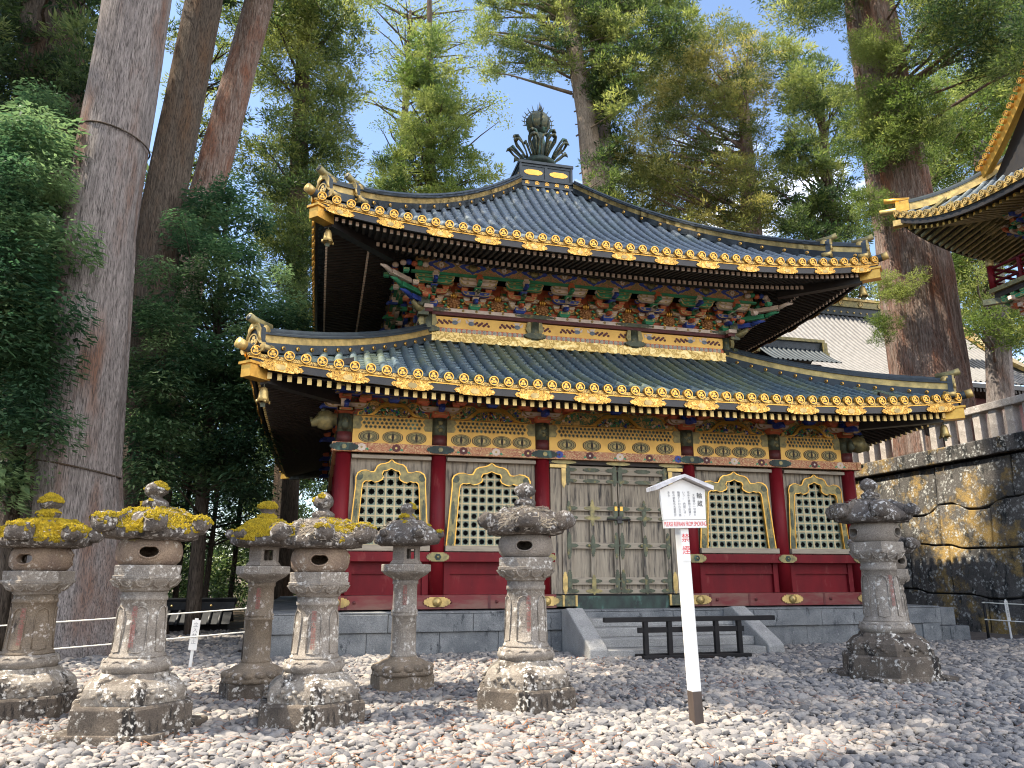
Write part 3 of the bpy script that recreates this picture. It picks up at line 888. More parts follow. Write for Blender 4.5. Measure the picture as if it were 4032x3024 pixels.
# ---- roof crown: stepped base, box with gilt openings, bronze lotus and flaming jewel
mb = MB()
mb.box(-1.04, 1.04, -1.04, 1.04, 13.95, 14.22, 0)
mb.box(-1.10, 1.10, -1.10, 1.10, 14.222, 14.30, 0)
mb.box(-.98, .98, -.98, .98, 14.302, 14.50, 0)
mb.box(-1.02, 1.02, -1.02, 1.02, 14.502, 14.57, 0)
mb.box(-.90, .90, -.90, .90, 14.572, 15.16, 0)
mb.box(-.97, .97, -.97, .97, 15.162, 15.26, 0)
for a in range(4):
    t = MB()
    for q in range(5):
        crest(t, .075, -.982, 1, 0, (-.7 + .35 * q, 14.40))
        t.tube([(-.7 + .35 * q, -1.04, 14.12), (-.7 + .35 * q, -1.06, 14.12)], .05, 10, 1)
    for sx in (-1, 1):
        t.plate(shift(lobed(.66, .20), sx * .45, 14.86), [], -.912, -.899, 1)
    for x in (-.90, 0, .90): t.box(x - .05, x + .05, -.93, -.88, 14.575, 15.16, 0)
    t.box(-.9, .9, -.925, -.88, 15.08, 15.158, 0)
    mtx = Matrix.Rotation(a * PI / 2, 3, 'Z')
    mb.add([mtx @ Vector(p) for p in t.v], t.f, 0); mb.mi[-len(t.mi):] = t.mi
mb.obj('crown_box', ['tiledark', 'gold'], hall, (CX, CY, 0))
fin = MB()
fin.lathe([(.72, 15.26), (.70, 15.36), (.50, 15.50), (.40, 15.54)], 28, m=0)
fin.lathe([(.42, 15.54), (.58, 15.60), (.62, 15.72), (.50, 15.84), (.30, 15.90)], 28, m=1)
fin.lathe([(.30, 15.90), (.24, 16.2), (.26, 16.6), (.20, 16.8), (.22, 16.9), (.16, 16.95)], 20, m=1)
for ring, n, r0, r1, zt, ph in ((0, 9, .52, 1.0, 16.30, .1), (1, 8, .45, .92, 16.52, .3), (2, 5, .24, .44, 16.66, .1)):
    for i in range(n):
        a = 2 * PI * i / n + ph
        d = Vector((math.cos(a), math.sin(a), 0)); s_ = Vector((-math.sin(a), math.cos(a), 0))
        base = d * r0 + Vector((0, 0, 15.78)); tip = d * r1 + Vector((0, 0, zt))
        up = Vector((0, 0, 1))
        for sg in (-1, 1):
            fin.tube([base + s_ * .03 * sg, base.lerp(tip, .4) + s_ * .09 * sg - d * .05, base.lerp(tip, .8) + s_ * .15 * sg - d * .02, tip + s_ * .10 * sg + up * .03, tip + d * .06 + up * .05], [.035, .03, .038, .05, .05], 6, ring % 2)
        fin.tube([tip - d * .02, tip + d * .10 + up * .03, tip + d * .15 - up * .05], [.05, .055, .012], 6, 0)
fin.lathe([(.14, 16.93), (.26, 17.0), (.32, 17.08), (.33, 17.16), (.28, 17.2)], 20, m=1)
fin.lathe([(.22, 17.02), (.38, 17.14), (.435, 17.36), (.42, 17.52), (.31, 17.70), (.14, 17.80), (.0, 17.82)], 24, m=0)
for i in range(8):
    a = 2 * PI * i / 8
    fin.tube([(.3 * math.cos(a), .3 * math.sin(a), 17.08), (.43 * math.cos(a), .43 * math.sin(a), 17.3), (.40 * math.cos(a), .40 * math.sin(a), 17.5)], [.05, .035, .05], 6, 1)
for ang in (0, PI / 2):
    for i in range(13):
        a = -.35 + (PI + .7) * i / 12
        c = Vector((.52 * math.cos(a) * math.cos(ang), .52 * math.cos(a) * math.sin(ang), 17.40 + .50 * math.sin(a)))
        o = Vector((math.cos(a) * math.cos(ang), math.cos(a) * math.sin(ang), math.sin(a)))
        fin.tube([c - o * .08, c + o * .04, c + o * (.10 + .14 * max(0, math.sin(a)) ** 6) + Vector((0, 0, .04))], [.016, .02, .006], 5, 0)
    fin.tube([(.51 * math.cos(a) * math.cos(ang), .51 * math.cos(a) * math.sin(ang), 17.40 + .49 * math.sin(a)) for a in [-.35 + (PI + .7) * i / 24 for i in range(25)]], .016, 6, 0)
fin.obj('jewel_finial', ['bronze', 'verdigris'], hall, (CX, CY, 0))

# ---- lower storey
def pillars(mb, xs=PX[:-1]):
    for x in xs:
        mb.tube([(x, -WH + .10, .9), (x, -WH + .10, 5.0)], .165, 24, 0)
for i, k in enumerate(range(4)):
    for x in PX[:-1]:
        mb = MB()
        mb.tube([(x, -WH, 1.16), (x, -WH, 4.19)], .168, 24, 0)
        mb.tube([(x, -WH, 4.37), (x, -WH, 4.62)], .168, 24, 1)
        mb.tube([(x, -WH, 4.621), (x, -WH, 5.02)], .172, 24, 2)
        for z in (4.74, 4.9): mb.tube([(x, -WH - .17, z), (x, -WH - .19, z)], .05, 10, 3)
        mb.obj('pillar', ['red', 'maroon', 'bronze', 'bronzegold'], hall, (CX, CY, 0), k * PI / 2)
def tie(mb):
    mb.box(-WH - .26, WH + .26, -WH - .235, -WH - .12, 4.175, 4.372, 0)
    for i in range(17):
        x = -6.0 + i * .75
        if min(abs(x - p) for p in PX) < .33: continue
        c1, c2 = ((2, 3), (4, 3), (5, 4), (4, 2))[i % 4]
        for q in range(8):
            a = q * PI / 4
            mb.plate(shift(circ(.032, 6, a, 0, 0, 1.5), x + .055 * math.cos(a), 4.275 + .055 * math.sin(a)), [], -WH - .243 - .0006 * (q % 2), -WH - .233, c1)
        mb.plate(shift(circ(.026, 8), x, 4.275), [], -WH - .248, -WH - .24, c2)
        for q in (-1, 1):
            mb.plate([(x + q * .07, 4.23), (x + q * .16, 4.21), (x + q * .13, 4.27)][::q], [], -WH - .241, -WH - .233, 6)
for o in side(tie, 'flower_beam', ['floral', 'bronze', 'pink', 'goldworn', 'maroon', 'blue', 'green']): pass
for k in range(4):
    for x in PX[:-1]:
        mb = MB()
        mb.plate(shift(lobed(.62, .17), x, 4.274), [], -WH - .262, -WH - .236, 0)
        mb.plate(shift(circ(.055, 6), x, 4.274), [], -WH - .275, -WH - .26, 1)
        mb.obj('beam_fitting', ['verdigris', 'bronzegold'], hall, (CX, CY, 0), k * PI / 2)
bays = [(PX[i] + .17, PX[i + 1] - .17) for i in range(5)]
def star8(r):
    return [(r * (1 if i % 2 == 0 else .42) * math.cos(i * PI / 8), r * (1 if i % 2 == 0 else .42) * math.sin(i * PI / 8)) for i in range(16)]
for k in range(4):
    for bi, (x0, x1) in enumerate(bays):
        cx = (x0 + x1) / 2
        # gilt band with dark lozenge medallions
        mb = MB()
        mb.box(x0, x1, -WH - .05, -WH + .1, 4.374, 4.708, 0)
        n = (3, 4, 5, 4, 3)[bi]
        for i in range(n):
            x = cx + (i - (n - 1) / 2) * (x1 - x0) / (n + .35)
            def eye(s): return [(x + s * .215 * math.cos(q) * (1 if abs(math.cos(q)) < .9 else 1.06), 4.545 + s * .135 * math.copysign(abs(math.sin(q)) ** .85, math.sin(q))) for q in [2 * PI * j / 28 for j in range(28)]]
            mb.plate(eye(1), [], -WH - .058, -WH - .048, 1)
            mb.plate(eye(.90), [eye(.84)], -WH - .066, -WH - .056, 2)
            mb.plate(eye(.74), [], -WH - .064, -WH - .056, 3)
            mb.plate(eye(.56), [eye(.48)], -WH - .069, -WH - .06, 1)
            mb.plate(eye(.30), [], -WH - .068, -WH - .06, 2)
            mb.plate([(x - .035, 4.545), (x, 4.43), (x + .035, 4.545), (x, 4.66)], [], -WH - .072, -WH - .06, 1)
        mb.obj('medallion_panel', ['goldpanel', 'wooddark', 'goldworn', 'bronzegold'], hall, (CX, CY, 0), k * PI / 2)
        mb = MB()
        mb.box(x0, x1, -WH - .03, -WH + .1, 4.712, 5.005, 0)
        for sx, xe in ((1, x0), (-1, x1)):
            mb.plate([(xe, 4.715), (xe + sx * .16, 4.715), (xe + sx * .20, 4.79), (xe + sx * .16, 4.86), (xe + sx * .22, 4.93), (xe + sx * .17, 5.0), (xe, 5.0)][::sx], [], -WH - .045, -WH - .028, 2)
        cols = int((x1 - x0 - .46) / .098)
        for r_ in range(3):
            for c_ in range(cols + (r_ % 2)):
                x = cx + (c_ - (cols - 1 + (r_ % 2)) / 2) * .098
                z = 4.858 + (r_ - 1) * .085
                mb.plate(shift(star8(.054), x, z), [], -WH - .037, -WH - .029, 1)
        mb.obj('star_panel', ['goldpanel', 'verdigris', 'bronzegold'], hall, (CX, CY, 0), k * PI / 2)
        # painted boards, frog-leg strut, carving
        mb = MB()
        mb.box(x0 - .16, x1 + .16, -WH + .02, -WH + .08, 5.007, 5.62, 0)
        w = (x1 - x0) / 2 - .08
        cloud = [(-w, 5.02), (w, 5.02), (w * .98, 5.10), (w * .86, 5.14), (w * .80, 5.27), (w * .66, 5.36), (w * .5, 5.37), (w * .36, 5.31), (w * .2, 5.36), (0, 5.38)]
        cloud = cloud + [(-a, b) for a, b in cloud[-2:1:-1]]
        cl_ = [(cx + a, b) for a, b in cloud]
        inn = [(cx + a * .965, 5.03 + (b - 5.02) * .90) for a, b in cloud]
        mb.plate(cl_, [], -WH - .01, -WH + .015, 1)
        mb.plate(cl_, [inn], -WH - .025, -WH - .008, 2)
        mb.obj('painted_board', ['cloudband', 'boardscroll', 'gold'], hall, (CX, CY, 0), k * PI / 2)
        mb = MB()
        ww = min(.80, w * .82)
        prof = [(1.0, 0), (.86, .015), (.72, .06), (.60, .15), (.46, .24), (.30, .29), (0, .30)]
        inner = [(.80, 0), (.66, .02), (.56, .08), (.44, .17), (.28, .215), (0, .225)]
        arch = [(cx + ww * a, 5.012 + b) for a, b in prof] + [(cx - ww * a, 5.012 + b) for a, b in prof[-2::-1]] + [(cx - ww * a, 5.012 + b) for a, b in inner] + [(cx + ww * a, 5.012 + b) for a, b in inner[-2::-1]]
        mb.plate(arch, [], -WH - .10, -WH - .02, 0)
        rr = random.Random(bi * 7 + k)
        for q in range(46):
            a = rr.uniform(-.62, .62); b = rr.random() * .19 * (1 - abs(a) ** 2 * 1.4)
            c = Vector((cx + ww * a, -WH - .04 - rr.random() * .03, 5.03 + b))
            d = Vector((rr.uniform(-1, 1), rr.uniform(-.3, .1), rr.uniform(-1, 1))).normalized() * .045
            mb.tube([c - d, c, c + d], [.012, .026, .010], 5, rr.choice([1, 2, 2, 3, 4, 5, 0]))
        for q in range(26):
            a = rr.choice([-1, 1]) * rr.uniform(.55, .85) * w; b = 5.06 + rr.random() * .2
            c = Vector((cx + a, -WH - .012, b))
            mb.plate(shift(circ(.03, 7), c.x, c.z), [], -WH - .022 - .0007 * q, -WH - .012, rr.choice([1, 2, 3, 5, 4]))
        mb.obj('frog_leg_strut', ['gold', 'green', 'goldworn', 'pink', 'blue', 'maroon'], hall, (CX, CY, 0), k * PI / 2)
        # block over the strut and purlin with painted blocks
        for sx in (-1, 0, 1):
            mb = MB()
            if sx: masu(mb, cx + sx * (x1 - x0) * .36, -WH - .10, 5.33, 2, .26, .11)
            else: masu(mb, cx, -WH - .08, 5.325, 1, .25, .12)
            mb.obj('bearing_block', bm_slots, hall, (CX, CY, 0), k * PI / 2)
side(lambda mb: (mb.box(-WH - .5, WH + .5, -WH - .20, -WH - .0, 5.445, 5.55, 0), mb.box(-WH - .6, WH + .6, -WH - .24, -WH - .02, 5.552, 5.66, 1), mb.box(-WH - .5, WH + .5, -WH - .206, -WH - .19, 5.452, 5.468, 2)), 'eave_purlin', ['blue', 'cloudband', 'goldworn'])
# bracket complexes on the pillars
def pbracket(mb):
    masu(mb, 0, -WH, 5.022, 2, .36, .15)
    boat(mb, -.48, .48, -WH - .12, -WH - .02, 5.165, 5.285, 3, 5)
    mb.box(-.05, .05, -WH - .46, -WH + .1, 5.15, 5.28, 1)
    mb.tube([(0, -WH - .36, 5.22), (0, -WH - .5, 5.20), (0, -WH - .56, 5.14)], [.065, .055, .03], 8, 1)
    for sx in (-1, 0, 1): masu(mb, sx * .36, -WH - .07, 5.288, 2 if sx else 1, .19, .12)
    masu(mb, 0, -WH - .36, 5.285, 2, .19, .12)
    boat(mb, -.33, .33, -WH - .41, -WH - .31, 5.40, 5.49, 1, 5)
pm = MB(); pbracket(pm)
pmesh = pm.mesh('pillar_bracket', bm_slots)
for k in range(4):
    for x in PX:
        o = bpy.data.objects.new('pillar_bracket', pmesh); COL.objects.link(o); o.parent = hall
        p = Matrix.Rotation(k * PI / 2, 3, 'Z') @ Vector((x, 0, 0))
        o.location = (CX + p.x, CY + p.y, 0); o.rotation_euler = (0, 0, k * PI / 2)
# carved beast-head nosings at the outer corners
for sx in (-1, 1):
    nb = MB()
    x = sx * (WH + .28)
    nb.lathe([(.03, -.22), (.16, -.18), (.21, 0), (.17, .16), (.05, .22)], 14, (x + sx * .14, -WH, 4.88), 1)
    nb.tube([(x - sx * .1, -WH, 4.9), (x + sx * .25, -WH, 4.9), (x + sx * .42, -WH, 4.80), (x + sx * .46, -WH, 4.92)], [.14, .15, .09, .03], 10, 1)
    nb.tube([(sx * WH, -WH - .16, 4.68), (sx * WH, -WH - .26, 4.75), (sx * WH, -WH - .22, 4.95)], [.07, .1, .05], 10, 0)
    for a in (-.1, .1): nb.lathe([(.02, -.05), (.06, 0), (.02, .05)], 8, (x + sx * .2, -WH + a, 5.08), 0)
    nb.obj('beast_nosing', ['bronze', 'bronzegold'], hall, (CX, CY, 0))

# bays: dado, rails, sills, windows and doors. Front in full, the other three sides with the plain five-bay wall
KO = [(1.01, 2.20), (.90, 3.50), (.905, 3.64), (.86, 3.735), (.76, 3.79), (.64, 3.80), (.53, 3.765), (.44, 3.77), (.40, 3.83), (.37, 3.89), (.29, 3.94), (.18, 3.955), (.08, 3.985), (0, 4.05)]
KI = [(.82, 2.20), (.735, 3.42), (.715, 3.52), (.655, 3.565), (.58, 3.555), (.50, 3.575), (.42, 3.535), (.33, 3.555), (.235, 3.60), (.20, 3.66), (.235, 3.72), (.20, 3.79), (.11, 3.805), (0, 3.85)]
def kat(o, cx, s): return [(cx + a * s, b) for a, b in o] + [(cx - a * s, b) for a, b in o[-2::-1]]
def offs(cx, s):
    ob = [((a * .5 + c * .5) * s, (b + d) / 2) for (a, b), (c, d) in zip(KO, KI)]
    return [(cx + a, b) for a, b in ob] + [(cx - a, b) for a, b in ob[-2::-1]]
def lattice(mb, x0, x1, z0, z1, n):
    c = (x1 - x0) / n
    rows = int(round((z1 - z0) / c)); cz = (z1 - z0) / rows
    st = star8(1)
    for i in range(n):
        for j in range(rows):
            ax, az = x0 + i * c, z0 + j * cz
            mx, mz = ax + c / 2, az + cz / 2
            hole = [(mx + p[0] * c * .36 * (1 if q % 2 == 0 else 1.9), mz + p[1] * cz * .36 * (1 if q % 2 == 0 else 1.9)) for q, p in enumerate(st)]
            e = .016
            mb.plate([(ax + e, az + e), (ax + c - e, az + e), (ax + c - e, az + cz - e), (ax + e, az + cz - e)], [hole], -WH + .060, -WH + .085, 1)
    for i in range(n + 1):
        x = x0 + i * c
        mb.box(x - .0165, x + .0165, -WH + .045, -WH + .09, z0, z1, 0)
    for j in range(rows + 1):
        z = z0 + j * cz
        mb.box(x0, x1, -WH + .047, -WH + .088, z - .0165, z + .0165, 0)
def window(cx, s, wx0, wx1, k, ncol, parent):
    mb = MB()
    fr_o, fr_i = kat(KO, cx, s), kat(KI, cx, s)
    mb.plate(fr_o, [fr_i], -WH - .055, -WH + .03, 0)
    def grow(o, d): return [(cx + (a + (d if a > 0.01 else 0)) * s, b + d * (.7 if b > 2.3 else 0)) for a, b in o] + [(cx - (a + (d if a > 0.01 else 0)) * s, b + d * (.7 if b > 2.3 else 0)) for a, b in o[-2::-1]]
    mb.plate(grow(KO, .012), [grow(KO, -.012)], -WH - .068, -WH - .05, 1)
    mb.plate(grow(KI, .012), [grow(KI, -.008)], -WH - .068, -WH - .02, 1)
    for sx in (-1, 1):
        mb.plate(shift([(b_ * .55, a_) for a_, b_ in lobed(.52, .13)][::-1], cx + sx * .87 * s, 2.92), [], -WH - .066, -WH - .053, 2)
        mb.plate(shift([(b_ * .7, a_) for a_, b_ in lobed(.34, .18)][::-1], cx + sx * .91 * s, 2.36), [], -WH - .066, -WH - .053, 2)
        mb.plate(shift(circ(.085, 10), cx + sx * .82 * s, 3.66), [], -WH - .066, -WH - .053, 2)
    fr = mb.obj('window', ['bronzegold', 'gold', 'bronze'], parent, (CX, CY, 0), k * PI / 2)
    mb = MB(); lattice(mb, cx - .84 * s, cx + .84 * s, 2.20, 3.87, ncol)
    mb.obj('lattice', ['cream', 'teal'], fr)
    return fr
for k in range(4):
    for bi, (x0, x1) in enumerate(bays):
        cx = (x0 + x1) / 2
        door_bay = bi == 2
        if door_bay and k == 0: continue
        wd = x1 - x0
        s = (.84, 1.0, 1.0, 1.0, .84)[bi]
        mb = MB()
        wall = [(x0, 2.05), (x1, 2.05), (x1, 4.176), (x0, 4.176)]
        mb.plate(wall, [offs(cx, s)], -WH + .03, -WH + .055, 0)
        mb.obj('plank_wall', ['wood'], hall, (CX, CY, 0), k * PI / 2)
        mb = MB(); mb.box(x0 + .01, x1 - .01, -WH - .12, -WH + .0, 4.055, 4.13, 0)
        mb.obj('head_rail', ['woodh'], hall, (CX, CY, 0), k * PI / 2)
        mb = MB(); mb.box(x0 + .0, x1 - .0, -WH - .16, -WH + .02, 2.075, 2.195, 0)
        mb.obj('window_sill', ['woodh'], hall, (CX, CY, 0), k * PI / 2, bevel=.008)
        window(cx, s, x0, x1, k, 9 if s == 1 else 7, hall)
        mb = MB()
        mb.box(x0, x1, -WH + .06, -WH + .1, 1.16, 2.05, 0)
        mb.box(x0, x1, -WH - .0, -WH + .06, 1.60, 1.625, 0)
        mb.box(x0, x1, -WH + .02, -WH + .062, 1.626, 1.85, 0)
        for xa in (x0, x1 - .13): mb.box(xa, xa + .13, -WH - .02, -WH + .06, 1.165, 1.85, 0)
        mb.obj('dado_panel', ['red'], hall, (CX, CY, 0), k * PI / 2)
    segs = [(-WH - .3, -1.62), (1.62, WH + .3)] if k == 0 else [(-WH - .3, WH + .3)]
    for a, b in segs:
        mb = MB(); mb.box(a, b, -WH - .20, -WH - .0, 1.852, 2.055, 0)
        mb.obj('waist_rail', ['red'], hall, (CX, CY, 0), k * PI / 2, bevel=.008)
        mb = MB(); mb.box(a, b, -WH - .24, -WH + .1, .875, 1.158, 0)
        for i in range(5):
            xx = a + (b - a) * (i + .5) / 5
            mb.box(xx - .028, xx + .028, -WH - .247, -WH - .2, .88, 1.15, 1)
            mb.tube([(xx + .17, -WH - .24, 1.02), (xx + .17, -WH - .262, 1.02)], .035, 10, 1)
        mb.obj('ground_sill', ['redworn', 'maroon'], hall, (CX, CY, 0), k * PI / 2)
    for x in PX[:-1] if k else PX:
        mb = MB()
        mb.plate(shift(lobed(.50, .19), x, 1.953), [], -WH - .222, -WH - .202, 0)
        mb.plate(shift(circ(.075, 6), x, 1.953), [], -WH - .235, -WH - .22, 1)
        mb.tube([(x, -WH - .23, 1.953), (x, -WH - .25, 1.953)], .028, 8, 0)
        mb.obj('rail_fitting', ['bronzegold', 'verdigris'], hall, (CX, CY, 0), k * PI / 2)
        mb = MB()
        mb.plate(shift(lobed(.58, .20), x, 1.02), [], -WH - .268, -WH - .242, 0)
        mb.lathe([(.10, 0), (.095, .03), (.06, .05), (.03, .075), (0, .08)], 14, m=0)
        n = 14 * 5
        for q in range(len(mb.v) - n, len(mb.v)):
            a, b, c = mb.v[q]; mb.v[q] = (a + x, -WH - .268 - c, b + 1.02)
        mb.obj('sill_fitting', ['goldworn'], hall, (CX, CY, 0), k * PI / 2, fix=True)

# ---- the double door in the middle bay of the front
mb = MB()
mb.box(-1.68, 1.68, -WH + .12, -WH + .16, 1.1, 4.17, 0)
mb.obj('door_recess', ['lacquer'], hall, (CX, CY, 0))
for sx in (-1, 1):
    mb = MB()
    a, b = sorted((sx * 1.66, sx * 1.40))
    mb.box(a, b, -WH - .02, -WH + .10, 1.16, 3.98, 0)
    mb.obj('jamb_board', ['wood'], hall, (CX, CY, 0))
    mb = MB()
    a, b = sorted((sx * 1.395, sx * 1.30))
    mb.box(a, b, -WH - .06, -WH + .10, 1.16, 4.0, 0)
    mb.plate([(a - .005, 3.62), ((a + b) / 2, 3.52), (b + .005, 3.62), (b + .005, 3.985), (a - .005, 3.985)], [], -WH - .075, -WH - .055, 1)
    mb.box(min(sx * 1.68, sx * 1.28), max(sx * 1.68, sx * 1.28), -WH - .075, -WH + .0, 4.0, 4.08, 1)
    mb.plate(shift([(b_, a_) for a_, b_ in lobed(.5, .11)][::-1], (a + b) / 2, 1.4), [], -WH - .07, -WH - .058, 1)
    mb.obj('door_post', ['wood', 'goldworn'], hall, (CX, CY, 0))
mb = MB(); mb.box(-1.70, 1.70, -WH - .10, -WH + .1, 4.085, 4.173, 0)
for x in (-1.35, 0, 1.35): mb.plate(shift(lobed(.62, .085), x, 4.13), [], -WH - .115, -WH - .098, 1)
mb.obj('door_lintel', ['wooddark', 'bronzegold'], hall, (CX, CY, 0))
mb = MB()
mb.box(-1.12, 1.12, -WH - .16, -WH + .1, .84, 1.115, 0)
for sx in (-1, 1):
    a, b = sorted((sx * 1.125, sx * 1.70))
    mb.box(a, b, -WH - .20, -WH + .1, .90, 1.13, 1)
    for x in (sx * 1.14, sx * 1.44): mb.box(x - .025, x + .025, -WH - .215, -WH - .1, .90, 1.14, 2)
mb.obj('threshold', ['verdigris', 'bronze', 'goldworn'], hall, (CX, CY, 0))
for sx in (-1, 1):
    dl = MB()
    y0, y1 = -WH - .02, -WH + .06
    a, b = (-1.285, -.012) if sx < 0 else (.012, 1.285)
    dl.box(a, b, y0 + .085, y1 + .05, 1.16, 4.06, 0)            # sunk boards
    z_r = [(1.16, 1.30), (1.46, 1.62), (2.22, 2.36), (2.86, 3.0), (3.1, 3.22) if False else (3.06, 3.12), (3.62, 3.72), (3.80, 3.88), (3.96, 4.06)]
    z_r = [(1.16, 1.26), (1.36, 1.52), (2.16, 2.30), (2.80, 2.92), (3.02, 3.13), (3.66, 3.76), (3.87, 4.06)]
    for z0, z1 in z_r: dl.box(a + .10, b - .10, y0 + .004, y0 + .09, z0, z1, 1)
    for xa in (a, b - .12): dl.box(xa, xa + .12, y0, y0 + .095, 1.16, 4.06, 0)
    m_ = (a + b) / 2
    for z0, z1 in ((1.16, 1.36), (1.52, 2.16), (2.30, 2.80), (2.92, 3.02)): dl.box(m_ - .055, m_ + .055, y0 + .003, y0 + .09, z0, z1, 0)
    d = dl.obj('door_leaf', ['wood', 'woodh'], hall, (CX, CY, 0), bevel=.006)
    def fit(cx, cz, w, h, m=0, vert=False):
        f = MB()
        o = lobed(w, h)
        if vert: o = [(q, p) for p, q in lobed(h, w)][::-1]
        dy = .004 if vert else 0
        f.plate(shift(o, cx, cz), [], y0 - .014 - dy, y0 + .001, m)
        f.obj('metal_fitting', ['bronze', 'bronzegold'], d)
    for cz in (1.44, 2.23, 2.86, 3.71, 1.22, 3.97, 3.08):
        for cx_ in (a + .13, b - .13): fit(cx_, cz, .30, .085)
        if cz in (1.44, 2.86, 1.22, 3.08): fit(m_, cz, .40, .085, 1 if sx < 0 and cz in (2.86, 3.08, 1.22) else 0)
        elif cz == 2.23: fit(m_, cz, .36, .085)
        else: fit(m_, cz, .42, .09)
    for cx_ in (a + .06, b - .06):
        for cz, h in ((1.45, .5), (2.23, .62), (2.97, .55), (3.85, .50)): fit(cx_, cz, .10, h, 0, True)
    for cz, h in ((1.36, .45), (2.23, .5), (2.98, .62)): fit(m_, cz, .10, h, 1 if sx < 0 and cz != 2.23 else 0, True)
    f = MB()
    f.tube([(m_ - .1, y0 - .012, 2.23), (m_ - .1, y0 - .03, 2.23)], .03, 10, 1)
    g_ = MB(); g_.box(*( (-.10, -.035) if sx < 0 else (.035, .10)), y0 - .03, y0 - .005, 3.03, 3.13, 0); g_.obj('gilt_square', ['gold'], d)
    f.obj('keyhole_boss', ['bronze', 'bronzegold', 'gold'], d)
mb = MB()
mb.tube([(-.30, -WH - .06, 2.83), (.28, -WH - .06, 2.83)], .022, 8, 0)
mb.box(-.05, .07, -WH - .07, -WH - .03, 2.74, 2.90, 0)
mb.tube([(.22, -WH - .06, 2.83), (.24, -WH - .09, 2.74)], .02, 8, 0)
mb.obj('door_bolt', ['lacquer'], hall, (CX, CY, 0))

# ---- wind bells hanging from the four visible eave corners
def bell(loc, label):
    b = thing('wind_bell', label, 'bell', loc, 0, 'bells under the eave corners')
    mb = MB()
    mb.lathe([(.02, .0), (.06, -.02), (.085, -.09), (.095, -.20), (.125, -.30), (.118, -.30), (.08, -.18), (.02, -.05)], 20, m=0, caps=False)
    for i in range(4):
        a = i * PI / 2 + .4
        mb.tube([(.11 * math.cos(a), .11 * math.sin(a), -.28), (.135 * math.cos(a), .135 * math.sin(a), -.33)], [.035, .012], 6, 0)
    mb.obj('bell_body', ['goldworn'], b)
    mb = MB(); mb.tube([(0, 0, .10), (0, 0, -.005)], .012, 6, 0); mb.obj('hanger', ['bronze'], b)
    mb = MB(); mb.tube([(0, 0, -.1), (0, 0, -.33)], .008, 6, 0); mb.box(-.045, .045, -.004, .004, -.40, -.31, 0); mb.obj('clapper', ['bronze'], b)
    return b
zl = low.ez(low.E) - .60; zu = upr.ez(upr.E) - .60
bell((CX - low.E + .33, CY - low.E + .33, zl), 'gilt wind bell under the left corner of the lower roof')
bell((CX + low.E - .33, CY - low.E + .33, zl), 'gilt wind bell under the right corner of the lower roof by the stone fence')
bell((CX - upr.E + .33, CY - upr.E + .33, zu), 'gilt wind bell under the left corner of the upper roof')
bell((CX + upr.E - .33, CY - upr.E + .33, zu), 'gilt wind bell under the right corner of the upper roof beside the cedar')
# ------------------------------------------------------------------ ground
M['soil'] = mat('forest_soil', (0.10, 0.075, 0.055), (0.16, 0.125, 0.095), 1.2, rough=0.95, bump=0.6, bscale=14, bdist=.04, c3=(0.06, 0.045, 0.03), s3=4, r3=(.55, .7), spec=.1)
M['gravelbed'] = mat('gravel_bed', (0.16, 0.135, 0.115), (0.10, 0.085, 0.075), 9, rough=0.95, bump=0.8, bscale=26, bdist=.04, spec=.1)
mb = MB(); mb.add([(-600, -600, -.06), (600, -600, -.06), (600, 900, -.06), (-600, 900, -.06)], [(0, 1, 2, 3)])
tag(mb.obj('ground', ['soil']), None, None, kind='structure')
mb = MB()
nx, ny = 60, 46
vs = []
for j in range(ny + 1):
    for i in range(nx + 1):
        x = -22 + 34 * i / nx; y = -16 + 26 * j / ny
        vs.append((x, y, -.035 + .02 * mnoise.noise(Vector((x * .6, y * .6, 0)))))
mb.add(vs, [(j * (nx + 1) + i, j * (nx + 1) + i + 1, (j + 1) * (nx + 1) + i + 1, (j + 1) * (nx + 1) + i) for j in range(ny) for i in range(nx)], 0, True)
tag(mb.obj('gravel_bed', ['gravelbed']), None, None, kind='structure')

